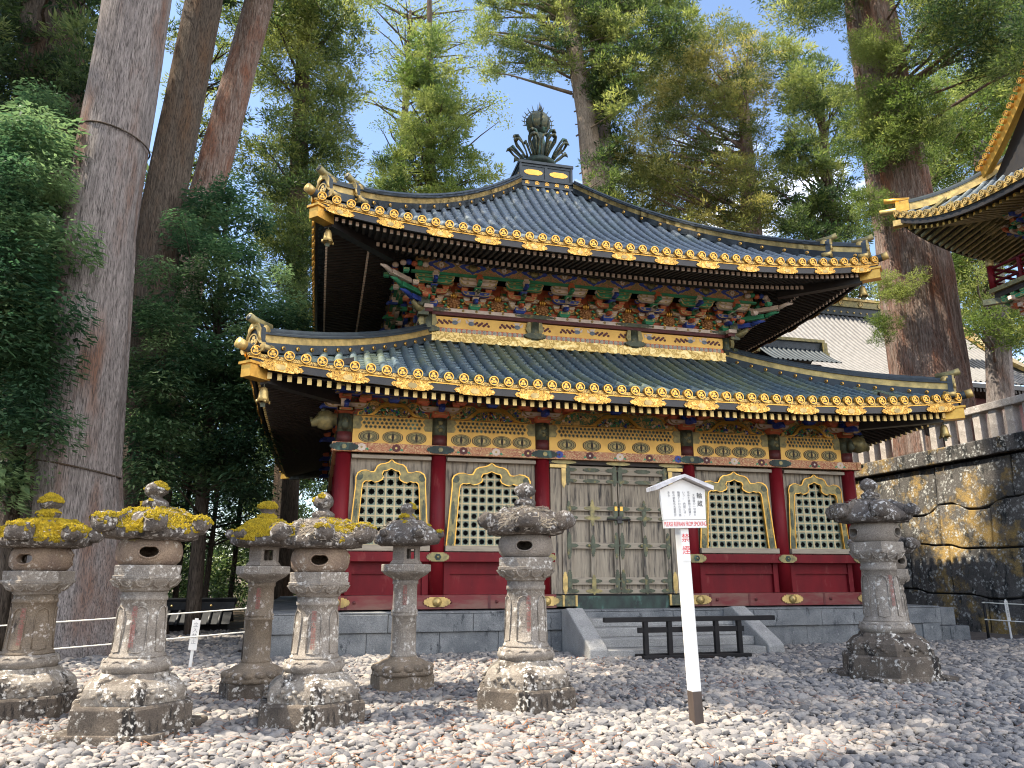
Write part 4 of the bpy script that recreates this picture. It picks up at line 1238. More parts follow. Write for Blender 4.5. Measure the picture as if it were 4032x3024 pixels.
# pebbles: one mass, scattered stones of eight shapes
def pebbles():
    m, t, b = newmat('pebble')
    b.inputs['Roughness'].default_value = 0.85
    b.inputs['Specular IOR Level'].default_value = 0.25
    at = t.nodes.new('ShaderNodeAttribute'); at.attribute_type = 'INSTANCER'; at.attribute_name = 'tone'
    r = t.nodes.new('ShaderNodeValToRGB'); e = r.color_ramp.elements
    cols = [(0, (0.10, 0.10, 0.105)), (.25, (0.175, 0.17, 0.172)), (.5, (0.29, 0.27, 0.248)), (.72, (0.38, 0.325, 0.275)), (.9, (0.47, 0.405, 0.345)), (1, (0.55, 0.46, 0.38))]
    e[0].position, e[0].color = 0, c4(cols[0][1]); e[1].position, e[1].color = 1, c4(cols[-1][1])
    for p, c in cols[1:-1]: k = e.new(p); k.color = c4(c)
    t.links.new(at.outputs['Fac'], r.inputs['Fac'])
    vec = coords(t)
    col = nmix(t, nramp(t, nnoise(t, vec, 2.5, 6), .35, .7), r.outputs['Color'], (0.17, 0.15, 0.135))
    mixn = t.nodes[-1]
    hs = nmix(t, .45, r.outputs['Color'], col)
    t.links.new(hs, b.inputs['Base Color'])
    nbump(t, b, nnoise(t, vec, 5, 6), .35, .1)
    P = []
    def put(x, y, s, z): P.append((x, y, z, s))
    y = -11.2
    while y < 7.0:
        near = max(0.0, min(1.0, (y + 10) / 12))
        step = .064 + .026 * near
        xl, xr = -21.0, 11.8
        if y > -.7: xr = -8.3 if y > 0.2 else -8.0
        # only where the frame and a step beside it can see
        a0 = -6.76 + (y + 16.72) * math.tan(.2456 - .74); a1 = -6.76 + (y + 16.72) * math.tan(.2456 + .74)
        x = max(xl, a0 - 1.0)
        while x < min(xr, a1 + 1.0):
            s = step * R.choice([.30, .38, .42, .48, .54, .60, .70, .86]) * R.uniform(.85, 1.15)
            if R.random() < .03: s *= 1.5
            px, py = x + R.uniform(-.5, .5) * step, y + R.uniform(-.5, .5) * step
            if not (-8.05 < px < 8.9 and py > -.72) and not (-1.8 < px < 2.7 and py > -2.15):
                put(px, py, s, R.uniform(-.012, .028))
            x += step
        y += step * .92
    n = len(P)
    me = bpy.data.meshes.new('gravel')
    me.vertices.add(n)
    co = np.array([(p[0], p[1], p[2]) for p in P], dtype=np.float32)
    me.vertices.foreach_set('co', co.ravel())
    def att(nm, tp, data, prop):
        a = me.attributes.new(nm, tp, 'POINT'); a.data.foreach_set(prop, np.asarray(data, dtype=np.float32 if tp != 'INT' else np.int32).ravel())
    rot = np.stack([NR.normal(0, .28, n), NR.normal(0, .28, n), NR.uniform(0, 6.28, n)], 1)
    s = np.array([p[3] for p in P])
    scl = np.stack([s * NR.uniform(.95, 1.6, n), s * NR.uniform(.75, 1.1, n), s * NR.uniform(.42, .8, n)], 1)
    att('rot', 'FLOAT_VECTOR', rot, 'vector'); att('scl', 'FLOAT_VECTOR', scl, 'vector')
    tone = np.clip(NR.normal(.39, .24, n), 0, 1)
    att('tone', 'FLOAT', tone, 'value'); att('pick', 'INT', NR.integers(0, 8, n), 'value')
    o = bpy.data.objects.new('gravel', me); COL.objects.link(o)
    o['kind'] = 'stuff'
    g = bpy.data.node_groups.new('pebble_scatter', 'GeometryNodeTree')
    g.interface.new_socket('Geometry', in_out='INPUT', socket_type='NodeSocketGeometry')
    g.interface.new_socket('Geometry', in_out='OUTPUT', socket_type='NodeSocketGeometry')
    N = g.nodes.new; LK = g.links.new
    gi, go = N('NodeGroupInput'), N('NodeGroupOutput')
    toi = N('GeometryNodeGeometryToInstance')
    for k in reversed(range(8)):
        ico = N('GeometryNodeMeshIcoSphere'); ico.inputs['Radius'].default_value = 1; ico.inputs['Subdivisions'].default_value = 3
        sp = N('GeometryNodeSetPosition'); LK(ico.outputs['Mesh'], sp.inputs['Geometry'])
        pos = N('GeometryNodeInputPosition'); nz_ = N('ShaderNodeTexNoise'); nz_.noise_dimensions = '4D'
        nz_.inputs['W'].default_value = k * 3.7; nz_.inputs['Scale'].default_value = .75; nz_.inputs['Detail'].default_value = 2
        LK(pos.outputs[0], nz_.inputs['Vector'])
        sub = N('ShaderNodeVectorMath'); sub.operation = 'SUBTRACT'; sub.inputs[1].default_value = (.5, .5, .5)
        mul = N('ShaderNodeVectorMath'); mul.operation = 'SCALE'; mul.inputs['Scale'].default_value = 1.25
        LK(nz_.outputs['Color'], sub.inputs[0]); LK(sub.outputs[0], mul.inputs[0]); LK(mul.outputs[0], sp.inputs['Offset'])
        sm = N('GeometryNodeSetShadeSmooth'); LK(sp.outputs[0], sm.inputs['Geometry'])
        ms = N('GeometryNodeSetMaterial'); ms.inputs['Material'].default_value = m
        LK(sm.outputs[0], ms.inputs['Geometry']); LK(ms.outputs[0], toi.inputs[0])
    def na(nm, tp):
        a = N('GeometryNodeInputNamedAttribute'); a.data_type = tp; a.inputs['Name'].default_value = nm
        return [q for q in a.outputs if q.enabled and q.name == 'Attribute'][0]
    iop = N('GeometryNodeInstanceOnPoints')
    iop.inputs['Pick Instance'].default_value = True
    LK(gi.outputs[0], iop.inputs['Points']); LK(toi.outputs[0], iop.inputs['Instance'])
    LK(na('pick', 'INT'), iop.inputs['Instance Index'])
    e2r = N('FunctionNodeEulerToRotation'); LK(na('rot', 'FLOAT_VECTOR'), e2r.inputs[0]); LK(e2r.outputs[0], iop.inputs['Rotation'])
    LK(na('scl', 'FLOAT_VECTOR'), iop.inputs['Scale'])
    LK(iop.outputs[0], go.inputs[0])
    md = o.modifiers.new('scatter', 'NODES'); md.node_group = g
    print('pebbles', n)
pebbles()
# dry cedar needles lying on the gravel
M['litter'] = mat('dry_needles', (0.34, 0.12, 0.045), (0.20, 0.08, 0.035), 3, rough=.9, spec=.05)
mb = MB()
for i in range(9000):
    x = R.uniform(-14, 4); y = -10.5 + 8.5 * R.random()
    if mnoise.noise(Vector((x * .5, y * .7, 3))) < R.uniform(-.45, .3) + max(0, (x + 5) * .06): continue
    a = R.uniform(0, PI); l = R.uniform(.03, .09); w = .004
    z = .055 + R.uniform(-.02, .02)
    d = Vector((math.cos(a) * l, math.sin(a) * l, R.uniform(-.012, .012))); p = Vector((x, y, z)); q = Vector((-math.sin(a) * w, math.cos(a) * w, 0))
    mb.add([p - d - q, p - d + q, p + d + q, p + d - q], [(0, 1, 2, 3)])
tag(mb.obj('needle_litter', ['litter']), None, None, kind='stuff')

# ------------------------------------------------------------------ stone platform and steps
def blocks(mb, x0, x1, z0, z1, y, depth, wmin, wmax, rr, gap=.006, m=0):
    x = x0
    while x < x1 - .05:
        w = rr.uniform(wmin, wmax)
        if x + w > x1 - wmin * .5: w = x1 - x
        e = rr.uniform(-.008, .008)
        mb.box(x + gap, x + w - gap, y + e, y + depth, z0 + gap * .7, z1 - gap * .7, m)
        x += w
plat = thing('stone_platform', 'grey granite platform of block courses under the two-tiered hall', 'platform', (0, 0, 0))
rr = random.Random(3)
PF = -.68; PXL = 8.05
mb = MB()
mb.box(-PXL + .06, PXL - .06, PF + .08, 13.4, -.05, .76)
mb.box(-PXL + .1, PXL - .1, PF + .06, 13.4, .761, .80)
mb.obj('platform_core', ['granite'], plat)
for nm, z0, z1, wa, wb, d in (('curb_course', .44, .80, 1.0, 2.2, .0), ('lower_course', -.08, .44, .8, 1.5, .05)):
    mb = MB()
    blocks(mb, -PXL, PXL, z0, z1, PF + d, .5, wa, wb, rr)
    mb.obj(nm, ['granite'], plat, bevel=.012)
    mb = MB()
    blocks(mb, -13.4, -PF + .0 - .51, z0, z1, -PXL + d, .5, wa, wb, rr)
    o = mb.obj(nm, ['granite'], plat, bevel=.012); o.rotation_euler = (0, 0, -PI / 2)
    o2 = linkcopy(o, rot=(0, 0, PI / 2)); o2.location = (0, 12.72, 0)
mb = MB()
xs = -PXL
for i in range(11):
    w = 2 * PXL / 11
    mb.box(xs + .005, xs + w - .005, PF + .02, PF + 1.1, .803, .84); xs += w
mb.obj('paving_slab', ['granite'], plat, bevel=.01)
side_block = thing('stone_plinth', 'low granite plinth in shade beside the stone retaining wall', 'plinth', (8.06, 0, 0))
mb = MB(); blocks(mb, 0, 1.15, -.05, .34, -.30, .6, .5, .7, rr); mb.obj('block_course', ['granite'], side_block, bevel=.012)
mb = MB(); blocks(mb, .0, .95, .343, .78, -.1, .4, .5, .6, rr); mb.obj('upper_course', ['granite'], side_block, bevel=.012)

steps = thing('stone_steps', 'short flight of granite steps with sloping side stones in front of the door', 'steps', (.45, 0, 0))
mb = MB()
for i in range(4):
    y = PF - .42 * (4 - i) + .0
    z = .17 * (i + 1) - .0
    mb.box(-1.72, 1.72, y + .005, PF - .002, (.17 * i if i else -.06) + .002, z)
mb.obj('tread', ['granitelight'], steps, bevel=.015)
for sx in (-1, 1):
    mb = MB()
    prof = [(PF - .003, -.05), (PF - .003, .86), (PF - .35, .90), (PF - 1.62, .28), (PF - 1.74, .20), (PF - 1.74, -.05)]
    x0, x1 = sorted((sx * 1.73, sx * 2.10))
    n = len(prof)
    mb.add([(x0, p[0], p[1]) for p in prof] + [(x1, p[0], p[1]) for p in prof], [tuple(range(n)), tuple(range(2 * n - 1, n - 1, -1))] + [(i, i + n, (i + 1) % n + n, (i + 1) % n) for i in range(n)])
    mb.obj('side_stone', ['granitelight'], steps, bevel=.03, fix=True)

# ------------------------------------------------------------------ lanterns
def bool_cut(o, cutters):
    """cut real openings, then drop the cutters"""
    for c in cutters:
        md = o.modifiers.new('cut', 'BOOLEAN'); md.operation = 'DIFFERENCE'; md.object = c; md.solver = 'EXACT'
    bpy.context.view_layer.update()
    dg = bpy.context.evaluated_depsgraph_get()
    me = bpy.data.meshes.new_from_object(o.evaluated_get(dg))
    o.modifiers.clear(); o.data = me
    for c in cutters: bpy.data.objects.remove(c, do_unlink=True)

def rough(o, amt, scale, seed, levels=0):
    """weather a mesh: push its vertices about with solid noise"""
    me = o.data
    if levels:
        bm = bmesh.new(); bm.from_mesh(me)
        bmesh.ops.subdivide_edges(bm, edges=bm.edges, cuts=levels, use_grid_fill=True)
        bm.to_mesh(me); bm.free()
    for v in me.vertices:
        p = v.co * scale + Vector((seed * 7.3, 0, 0))
        v.co += Vector((mnoise.noise(p), mnoise.noise(p + Vector((31, 0, 0))), mnoise.noise(p + Vector((0, 57, 0))) * .6)) * amt

def hexk(n, pw=1.0):
    def f(a):
        s = 2 * PI / n
        q = ((a + s / 2) % s) - s / 2
        return 1 / math.cos(abs(q) * pw) if pw == 1 else 1 / math.cos(q * pw)
    return f
def polyprof(mb, prof, n, c, m, ph=0, sub=4):
    """lathe with an n-sided plan (flat faces, sub points a side)"""
    k = math.cos(PI / n)
    def shp(a):
        s = 2 * PI / n; q = (a % s) - s / 2
        return k / math.cos(q)
    rs = []
    for r, z in prof:
        rs.append([(c[0] + r * shp(2 * PI * j / (n * sub)) * math.cos(2 * PI * j / (n * sub) + ph), c[1] + r * shp(2 * PI * j / (n * sub)) * math.sin(2 * PI * j / (n * sub) + ph), c[2] + z) for j in range(n * sub)])
    mb.rings(rs, m)

def capshape(mb, R0, z0, h, n, ph, rise, curl, seed, curlr, flat):
    """lantern roof: domed, n corners, upturned scrolls at the corners"""
    def kk(a, t):
        s = 2 * PI / n; q = ((a - ph + s / 2) % s) - s / 2
        corner = max(0, 1 - abs(q) / (s / 2)) ** 2.2
        return corner
    N = n * 10; rs = []
    top = [(.16, 1.0), (.26, .99), (.42, .92), (.57, .76), (.70, .54), (.82, .34), (.91, .20), (.985, .10), (1.0, -.10), (.95, -.28), (.75, -.36), (.5, -.38), (.2, -.38)]
    for r, z in top:
        ring = []
        for j in range(N):
            a = 2 * PI * j / N
            c = kk(a, r)
            rr_ = R0 * r * (1 + (.16 * c - .06) * max(0, (r - .3) / .7) * flat)
            zz = z0 + h * z + rise * c * max(0, (r - .6) / .4) ** 2
            ridge = .02 * c * (1 if .3 < r < .95 and z > .1 else 0)
            ring.append((rr_ * math.cos(a), rr_ * math.sin(a), zz + ridge))
        rs.append(ring)
    mb.rings(rs, 0, True, True, True)
    for i in range(n):
        a = ph + 2 * PI * i / n
        d = Vector((math.cos(a), math.sin(a), 0)); s_ = Vector((-math.sin(a), math.cos(a), 0))
        c = d * R0 * (1.02 + .06 * curl) + Vector((0, 0, z0 + rise + curlr * .55))
        w = curlr * 1.15
        k = random.Random(seed + i).uniform(.85, 1.15)
        prof = [(-w, .6), (-w * .9, .9), (-w * .3, 1.05), (w * .3, 1.05), (w * .9, .9), (w, .6)]
        rings = []
        for off, rs_ in prof:
            rings.append([c + s_ * off * k + (d * math.cos(q) + Vector((0, 0, 1)) * math.sin(q)) * curlr * rs_ * k for q in [2 * PI * j / 12 for j in range(12)]])
        mb.rings(rings, 0, True, True, True)
        mb.tube([c - Vector((0, 0, curlr * .2)), c - d * R0 * .25 + Vector((0, 0, curlr * .1)), c - d * R0 * .55 + Vector((0, 0, h * .55))], [curlr * .95, curlr * .75, curlr * .35], 8, 0)

def moss_on(capob, parent, amount, seed, kind, name, jewel=None, nn=2600):
    """cushions of moss (or dry twigs) sitting on the upward faces of a cap, in patches"""
    rr = random.Random(seed)
    me = capob.data
    faces = [p for p in me.polygons if p.normal.z > .18 and p.area > 1e-5]
    if not faces: return
    areas = [p.area for p in faces]
    mb = MB()
    for p in rr.choices(faces, areas, k=nn):
        vs = [me.vertices[i].co for i in p.vertices]
        if len(vs) == 4:
            a, b = rr.random(), rr.random()
            c = vs[0].lerp(vs[1], a).lerp(vs[3].lerp(vs[2], a), b)
        else:
            k = rr.randrange(len(vs)); a, b = rr.random(), rr.random()
            c = p.center.lerp(vs[k].lerp(vs[k - 1], a), b ** .5)
        nv = mnoise.noise(c * 3.2 + Vector((seed * 3.1, 0, 0))) * .6 + mnoise.noise(c * 9 + Vector((0, seed, 0))) * .35
        if nv < (.5 - amount) * 1.1: continue
        nrm = p.normal
        if kind == 'moss':
            s = rr.uniform(.009, .024)
            q = c + nrm * .004 * rr.random()
            t1 = nrm.orthogonal().normalized() * s; t2 = nrm.cross(t1)
            u = nrm * s * rr.uniform(.6, 1.3) + Vector((rr.uniform(-1, 1), rr.uniform(-1, 1), 0)) * s * .4
            mb.add([q + t1, q + t2, q - t1, q - t2, q + u], [(0, 1, 4), (1, 2, 4), (2, 3, 4), (3, 0, 4)])
        else:
            l = rr.uniform(.03, .08); d = Vector((rr.uniform(-1, 1), rr.uniform(-1, 1), rr.uniform(-.3, .5))).normalized()
            d = (d - nrm * d.dot(nrm) * .7).normalized() * l
            q = c + nrm * rr.uniform(0, .02)
            w = d.cross(nrm).normalized() * .0035
            mb.add([q - d - w, q - d + w, q + d + w, q + d - w], [(0, 1, 2, 3)])
    if mb.v:
        mb.obj(name, ['moss' if kind == 'moss' else 'twig'], parent)

def lantern(name, label, loc, rotz, S, kind, mossamt, seed, slab=False, postmat='st_grey', firemat='st_fire', twigs=False, post_h=.72, jm=.4, group='stone lanterns on the gravel'):
    t = thing(name, label, 'lantern', loc, rotz, group)
    t.scale = (S, S, S)
    P6 = PI / 6 + .12
    z = 0.0
    if kind == 'round':
        if slab:
            mb = MB(); polyprof(mb, [(.88, -.06), (.88, .085), (.86, .095)], 4, (0, 0, 0), 0, .35, 6)
            o = mb.obj('ground_slab', ['st_dark'], t, bevel=.012); rough(o, .02, 4, seed); z = .08
        mb = MB(); polyprof(mb, [(.69, z - .06), (.70, z + .10), (.695, z + .255), (.665, z + .285)], 6, (0, 0, 0), 0, P6, 8)
        o = mb.obj('base_block', ['st_dark'], t, bevel=.012); rough(o, .012, 3.5, seed + 1); z += .285
        mb = MB(); polyprof(mb, [(.60, z - .005), (.605, z + .08), (.575, z + .16), (.50, z + .225), (.42, z + .255), (.40, z + .30), (.37, z + .305)], 6, (0, 0, 0), 0, P6, 8)
        for i in range(6):
            a = P6 + PI / 6 + i * PI / 3
            d = Vector((math.cos(a), math.sin(a), 0)); s_ = Vector((-math.sin(a), math.cos(a), 0))
            for q in range(7):
                f = (q - 3) / 3
                c = d * (.53 - .02 * abs(f)) + s_ * f * .16 + Vector((0, 0, z + .09 + .04 * math.sin(q * 1.9)))
                mb.tube([c - s_ * .03, c + d * .015, c + s_ * .03], [.012, .028, .012], 6, 0)
        o = mb.obj('dome_base', ['st_dark' if seed > 70 else 'st_mottle'], t, bevel=.012); rough(o, .010, 4, seed + 2); z += .305
        mb = MB()
        mb.lathe([(.345, z - .003), (.35, z + .025), (.375, z + .05), (.36, z + .10), (.315, z + .145), (.29, z + .155)], 36, m=0)
        for i in range(12):
            a = 2 * PI * i / 12
            d = Vector((math.cos(a), math.sin(a), 0)); s_ = Vector((-math.sin(a), math.cos(a), 0))
            c = d * .34 + Vector((0, 0, z + .085))
            mb.tube([c - s_ * .075 + Vector((0, 0, -.03)), c - s_ * .05 + Vector((0, 0, .03)), c + Vector((0, 0, .045)), c + s_ * .05 + Vector((0, 0, .03)), c + s_ * .075 + Vector((0, 0, -.03))], .016, 6, 0)
        o = mb.obj('lotus_ring', ['st_grey'], t); rough(o, .012, 6, seed + 3); z += .15
        mb = MB()
        H = post_h
        mb.lathe([(.300, z), (.298, z + .03), (.282, z + .035), (.268, z + H * .3), (.252, z + H * .65), (.246, z + H * .86), (.258, z + H * .865), (.258, z + H * .93), (.246, z + H * .935), (.246, z + H)], 40, m=0)
        # sunk panels framed by a cusped moulding, with worn red characters
        for i in range(6):
            a = -PI / 2 + i * PI / 3
            d = Vector((math.cos(a), math.sin(a), 0)); s_ = Vector((-math.sin(a), math.cos(a), 0))
            fr = [(-.085, .10), (-.085, .62), (-.06, .70), (0, .74), (.06, .70), (.085, .62), (.085, .10), (0, .08), (-.085, .10)]
            pts = []
            for u, v in fr:
                r_ = .283 - .034 * v
                pts.append(d * math.sqrt(max(0, r_ * r_ - u * u)) + s_ * u + Vector((0, 0, z + H * v * 1.06)))
            mb.tube(pts, .008, 6, 0)
        o = mb.obj('post', [postmat], t); rough(o, .010, 5, seed + 4)
        if True:
            for u, s in ((0, '東\n照\n大\n權\n現\n寶\n前'),):
                aa = -PI / 2 - rotz - .12 + u * 4
                k = lettering(s, .066, 'redfade', t, (.2665 * math.cos(aa), .2665 * math.sin(aa), z + H * .78), (PI / 2 - .045, 0, aa + PI / 2), 'inscription', 'CENTER', .98)
                if u: k.location.z -= .04
        z += H
        mb = MB()
        mb.lathe([(.246, z - .002), (.27, z + .015), (.275, z + .035), (.36, z + .10), (.385, z + .14)], 36, m=0)
        for i in range(12):
            a = 2 * PI * i / 12
            d = Vector((math.cos(a), math.sin(a), 0)); s_ = Vector((-math.sin(a), math.cos(a), 0))
            mb.tube([d * .37 - s_ * .085 + Vector((0, 0, z + .135)), d * .33 - s_ * .06 + Vector((0, 0, z + .075)), d * .29 + Vector((0, 0, z + .05)), d * .33 + s_ * .06 + Vector((0, 0, z + .075)), d * .37 + s_ * .085 + Vector((0, 0, z + .135))], .014, 6, 0)
        polyprof(mb, [(.40, z + .135), (.415, z + .145), (.42, z + .175), (.40, z + .18), (.40, z + .185), (.405, z + .29), (.395, z + .297)], 6, (0, 0, 0), 0, P6, 6)
        o = mb.obj('platform', ['st_grey'], t, bevel=.008); rough(o, .012, 5, seed + 5); z += .297
        fz = z
        mb = MB(); mb.lathe([(.29, z - .003), (.31, z + .01), (.35, z + .06), (.362, z + .15), (.35, z + .235), (.315, z + .285), (.29, z + .30)], 48, m=0)
        o = mb.obj('firebox', [firemat], t)
        cut = []
        for i in range(3):
            a = -PI / 2 + i * 2 * PI / 3 + (.05 if i == 0 else 0) - rotz * .0
            c = MB()
            ol = [(.100 * math.cos(q) * (1.0) + .0, .062 * math.sin(q) * (1 - .22 * math.exp(-((q - PI / 2) / .35) ** 2))) for q in [2 * PI * j / 32 for j in range(32)]]
            c.plate(ol, [], -.5, -.05, 0)
            co = c.obj('cutter', ['void'], None, None, 0, fix=True)
            co.parent = t
            co.location = (0, 0, z + .15); co.rotation_euler = (0, 0, a + PI / 2)
            cut.append(co)
        inner = MB(); inner.lathe([(.2, z + .03), (.26, z + .06), (.27, z + .15), (.26, z + .22), (.2, z + .25)], 24, m=0)
        io = inner.obj('cutter', ['void'], t, fix=True); cut.append(io)
        bool_cut(o, cut)
        for i in range(3):
            lip = MB()
            a = -PI / 2 + i * 2 * PI / 3 + (.05 if i == 0 else 0)
            pts = []
            for q in [2 * PI * j / 28 for j in range(29)]:
                u, v = .113 * math.cos(q), .074 * math.sin(q) * (1 - .2 * math.exp(-((((q + PI) % (2 * PI)) - PI - PI / 2) / .35) ** 2))
                rr_ = .362 - .35 * v * v * 2
                d = Vector((math.cos(a + u / rr_), math.sin(a + u / rr_), 0))
                pts.append(d * (rr_ - .003) + Vector((0, 0, z + .15 + v)))
            lip.tube(pts, .011, 6, 0)
            lip.obj('opening_rim', [firemat], o)
        z += .293
        mb = MB(); capshape(mb, .545, z + .095, .27, 6, P6, .03, 1, seed, .105, 1.0)
        o = mb.obj('cap', ['st_cap'], t, fix=True); rough(o, .04, 5.0, seed + 6); rough(o, .018, 14, seed + 8)
        capo = o; z += .345
        mb = MB()
        mb.lathe([(.125, z - .02), (.14, z + .02), (.135, z + .05), (.145, z + .06), (.14, z + .10), (.10, z + .125), (.07, z + .14), (.075, z + .16), (.125, z + .20), (.135, z + .25), (.11, z + .30), (.06, z + .34), (.0, z + .365)], 24, m=0)
        o = mb.obj('jewel', ['st_cap'], t); rough(o, .03, 7, seed + 7)
    else:
        mb = MB(); polyprof(mb, [(.44, -.06), (.45, .10), (.445, .20), (.43, .215)], 6, (0, 0, 0), 0, P6, 6)
        o = mb.obj('base_block', ['st_dark' if seed % 2 else 'st_brown'], t, bevel=.012); rough(o, .015, 4, seed + 1); z = .21
        mb = MB(); mb.lathe([(.42, z), (.415, z + .05), (.37, z + .12), (.28, z + .18), (.21, z + .205), (.20, z + .23)], 36, m=0)
        for i in range(8):
            a = 2 * PI * i / 8 + .2
            d = Vector((math.cos(a), math.sin(a), 0)); s_ = Vector((-math.sin(a), math.cos(a), 0))
            for sg in (-1, 1):
                mb.lathe([(.02, -.05), (.07, -.03), (.085, .01), (.06, .045), (.01, .055)], 10, d * .345 + s_ * .065 * sg + Vector((0, 0, z + .085)), 0)
        o = mb.obj('lotus_base', ['st_brown'], t); rough(o, .014, 6, seed + 2); z += .225
        mb = MB()
        H = post_h
        mb.lathe([(.185, z - .005), (.19, z + .03), (.175, z + .045), (.170, z + H * .52), (.186, z + H * .53), (.186, z + H * .555), (.172, z + H * .56), (.187, z + H * .575), (.187, z + H * .60), (.170, z + H * .61), (.166, z + H * .94), (.18, z + H * .95), (.18, z + H)], 36, m=0)
        o = mb.obj('post', [postmat], t); rough(o, .008, 5, seed + 3)
        lettering('奉\n獻\n石\n燈\n籠', .065, 'redfade', t, (.176 * math.cos(-PI / 2 - rotz - .12), .176 * math.sin(-PI / 2 - rotz - .12), z + H * .93), (PI / 2, 0, -rotz - .12), 'inscription', 'CENTER', .8)
        z += H
        mb = MB()
        mb.lathe([(.18, z - .002), (.20, z + .02), (.30, z + .075), (.345, z + .12)], 32, m=0)
        polyprof(mb, [(.355, z + .115), (.36, z + .125), (.36, z + .205), (.35, z + .213)], 6, (0, 0, 0), 0, P6, 6)
        o = mb.obj('platform', ['st_grey'], t, bevel=.008); rough(o, .010, 5, seed + 4); z += .213
        mb = MB(); polyprof(mb, [(.235, z - .002), (.245, z + .012), (.215, z + .05), (.205, z + .06), (.205, z + .255), (.22, z + .275)], 6, (0, 0, 0), 0, 0.0 + .15, 6)
        o = mb.obj('firebox', ['st_firegrey'], t)
        cut = []
        for i in range(3):
            c = MB(); c.plate([(-.062, z + .075), (.062, z + .075), (.062, z + .215), (-.062, z + .215)], [], -.4, -.03, 0)
            co = c.obj('cutter', ['void'], t, fix=True); co.rotation_euler = (0, 0, PI / 3 * i * 2 + .15 + PI / 3 * .5 * 0 - 0.0 + (PI / 6 * 0)); cut.append(co)
        c = MB(); c.lathe([(.15, z + .05), (.15, z + .24)], 16, m=0); co = c.obj('cutter', ['void'], t, fix=True); cut.append(co)
        bool_cut(o, cut)
        z += .272
        mb = MB(); capshape(mb, .46, z + .085, .27, 6, P6 + PI / 6 * 0, .03, .3, seed, .062, .85)
        o = mb.obj('cap', ['st_cap'], t, fix=True); rough(o, .025, 6, seed + 6); capo = o; z += .33
        mb = MB()
        mb.lathe([(.12, z - .03), (.125, z + .05), (.11, z + .065), (.09, z + .08), (.07, z + .10), (.10, z + .14), (.115, z + .18), (.10, z + .225), (.05, z + .255), (.0, z + .262)], 24, m=0)
        o = mb.obj('jewel', ['st_cap'], t); rough(o, .02, 7, seed + 7)
    if mossamt:
        moss_on(capo, t, mossamt, seed, 'moss', 'moss', nn=9000)
        moss_on(o, t, jm, seed + 5, 'moss', 'jewel_moss', nn=1800)
    if twigs:
        moss_on(capo, t, twigs, seed + 9, 'twig', 'dry_twigs', nn=1500)
    return t

lantern('stone_lantern', 'mossy stone lantern farthest left, cut by the picture edge, dark oval opening turned left', (-10.02, -6.25, 0), -.32, .93, 'round', .72, 11, postmat='st_brown', twigs=.2, jm=.72)
lantern('stone_lantern', 'nearest tall stone lantern on a wide stepped slab, cap cushioned in golden moss', (-8.55, -7.62, 0), .12, .92, 'round', .68, 23, slab=True, postmat='st_grey', twigs=.35, jm=.48)
lantern('stone_lantern', 'slender stone lantern with moss-topped jewel and square opening, behind the broad left lantern row', (-7.50, -5.45, 0), .25, 1.02, 'slim', .6, 31, postmat='st_brown', post_h=1.02, jm=.8)
lantern('stone_lantern', 'stocky lantern with kidney-shaped opening, patchy olive moss on a twig-strewn cap', (-6.74, -7.45, 0), -.08, .92, 'round', .42, 47, postmat='st_grey', twigs=.5, jm=.3)
lantern('stone_lantern', 'slender stone lantern with pale lichen-topped jewel, standing before the first window', (-5.50, -5.25, 0), .1, 1.04, 'slim', .3, 52, postmat='st_grey', twigs=.3, post_h=1.02, jm=.42)
lantern('stone_lantern', 'grey stone lantern with twig-covered round cap beside the left side of the steps', (-4.17, -7.1, 0), -.35, .97, 'round', 0, 64, postmat='st_grey', firemat='st_firegrey', twigs=.62, post_h=.82)
lantern('stone_lantern', 'tall dark-capped stone lantern alone at right before the last red pillar', (2.05, -6.0, 0), .42, 1.06, 'round', 0, 75, slab=True, postmat='st_grey', firemat='st_firegrey', twigs=.3, post_h=.86)
lantern('stone_lantern', 'stone lantern hidden behind the tall dark-capped lantern, only cap edge and base showing', (3.55, -4.4, 0), .1, .96, 'round', 0, 86, postmat='st_grey', firemat='st_firegrey', twigs=.2)

# ------------------------------------------------------------------ notice board
nb_ = thing('notice_board', 'white roofed notice board on a leaning white post with brown foot', 'sign', (-2.68, -8.68, 0))
nb_.rotation_euler = (rad(0), rad(-1.6), 0)
mb = MB(); mb.box(-.052, .052, -.065, .065, .36, 2.3, 0); mb.obj('post', ['white'], nb_, bevel=.004)
mb = MB(); mb.box(-.054, .054, -.067, .067, -.25, .36, 0); mb.obj('post_foot', ['brownpost'], nb_, bevel=.004)
mb = MB(); mb.plate([(-.265, 2.20), (.265, 2.20), (.285, 2.54), (0, 2.66), (-.285, 2.54)], [], -.105, -.068, 0); mb.obj('board', ['white'], nb_, bevel=.003)
mb = MB()
for sx in (-1, 1):
    mb.add([(0, -.19, 2.71), (sx * .36, -.18, 2.575), (sx * .36, .10, 2.575), (0, .10, 2.71), (0, -.19, 2.675), (sx * .355, -.18, 2.53), (sx * .355, .10, 2.53), (0, .10, 2.675)], [(0, 1, 2, 3), (4, 7, 6, 5), (0, 4, 5, 1), (1, 5, 6, 2), (2, 6, 7, 3)])
mb.obj('board_roof', ['greycap'], nb_, fix=True)
mb = MB(); mb.box(-.26, .26, -.112, -.066, 2.105, 2.195, 0); mb.obj('warning_strip', ['white'], nb_, bevel=.002)
lettering('PLEASE REFRAIN FROM SMOKING', .072, 'redtext', nb_, (0, -.1135, 2.184), (PI / 2, 0, 0), sx=.485)
lettering('輪\n蔵', .072, 'blacktext', nb_, (.205, -.1065, 2.50), (PI / 2, 0, 0), line=1.25)
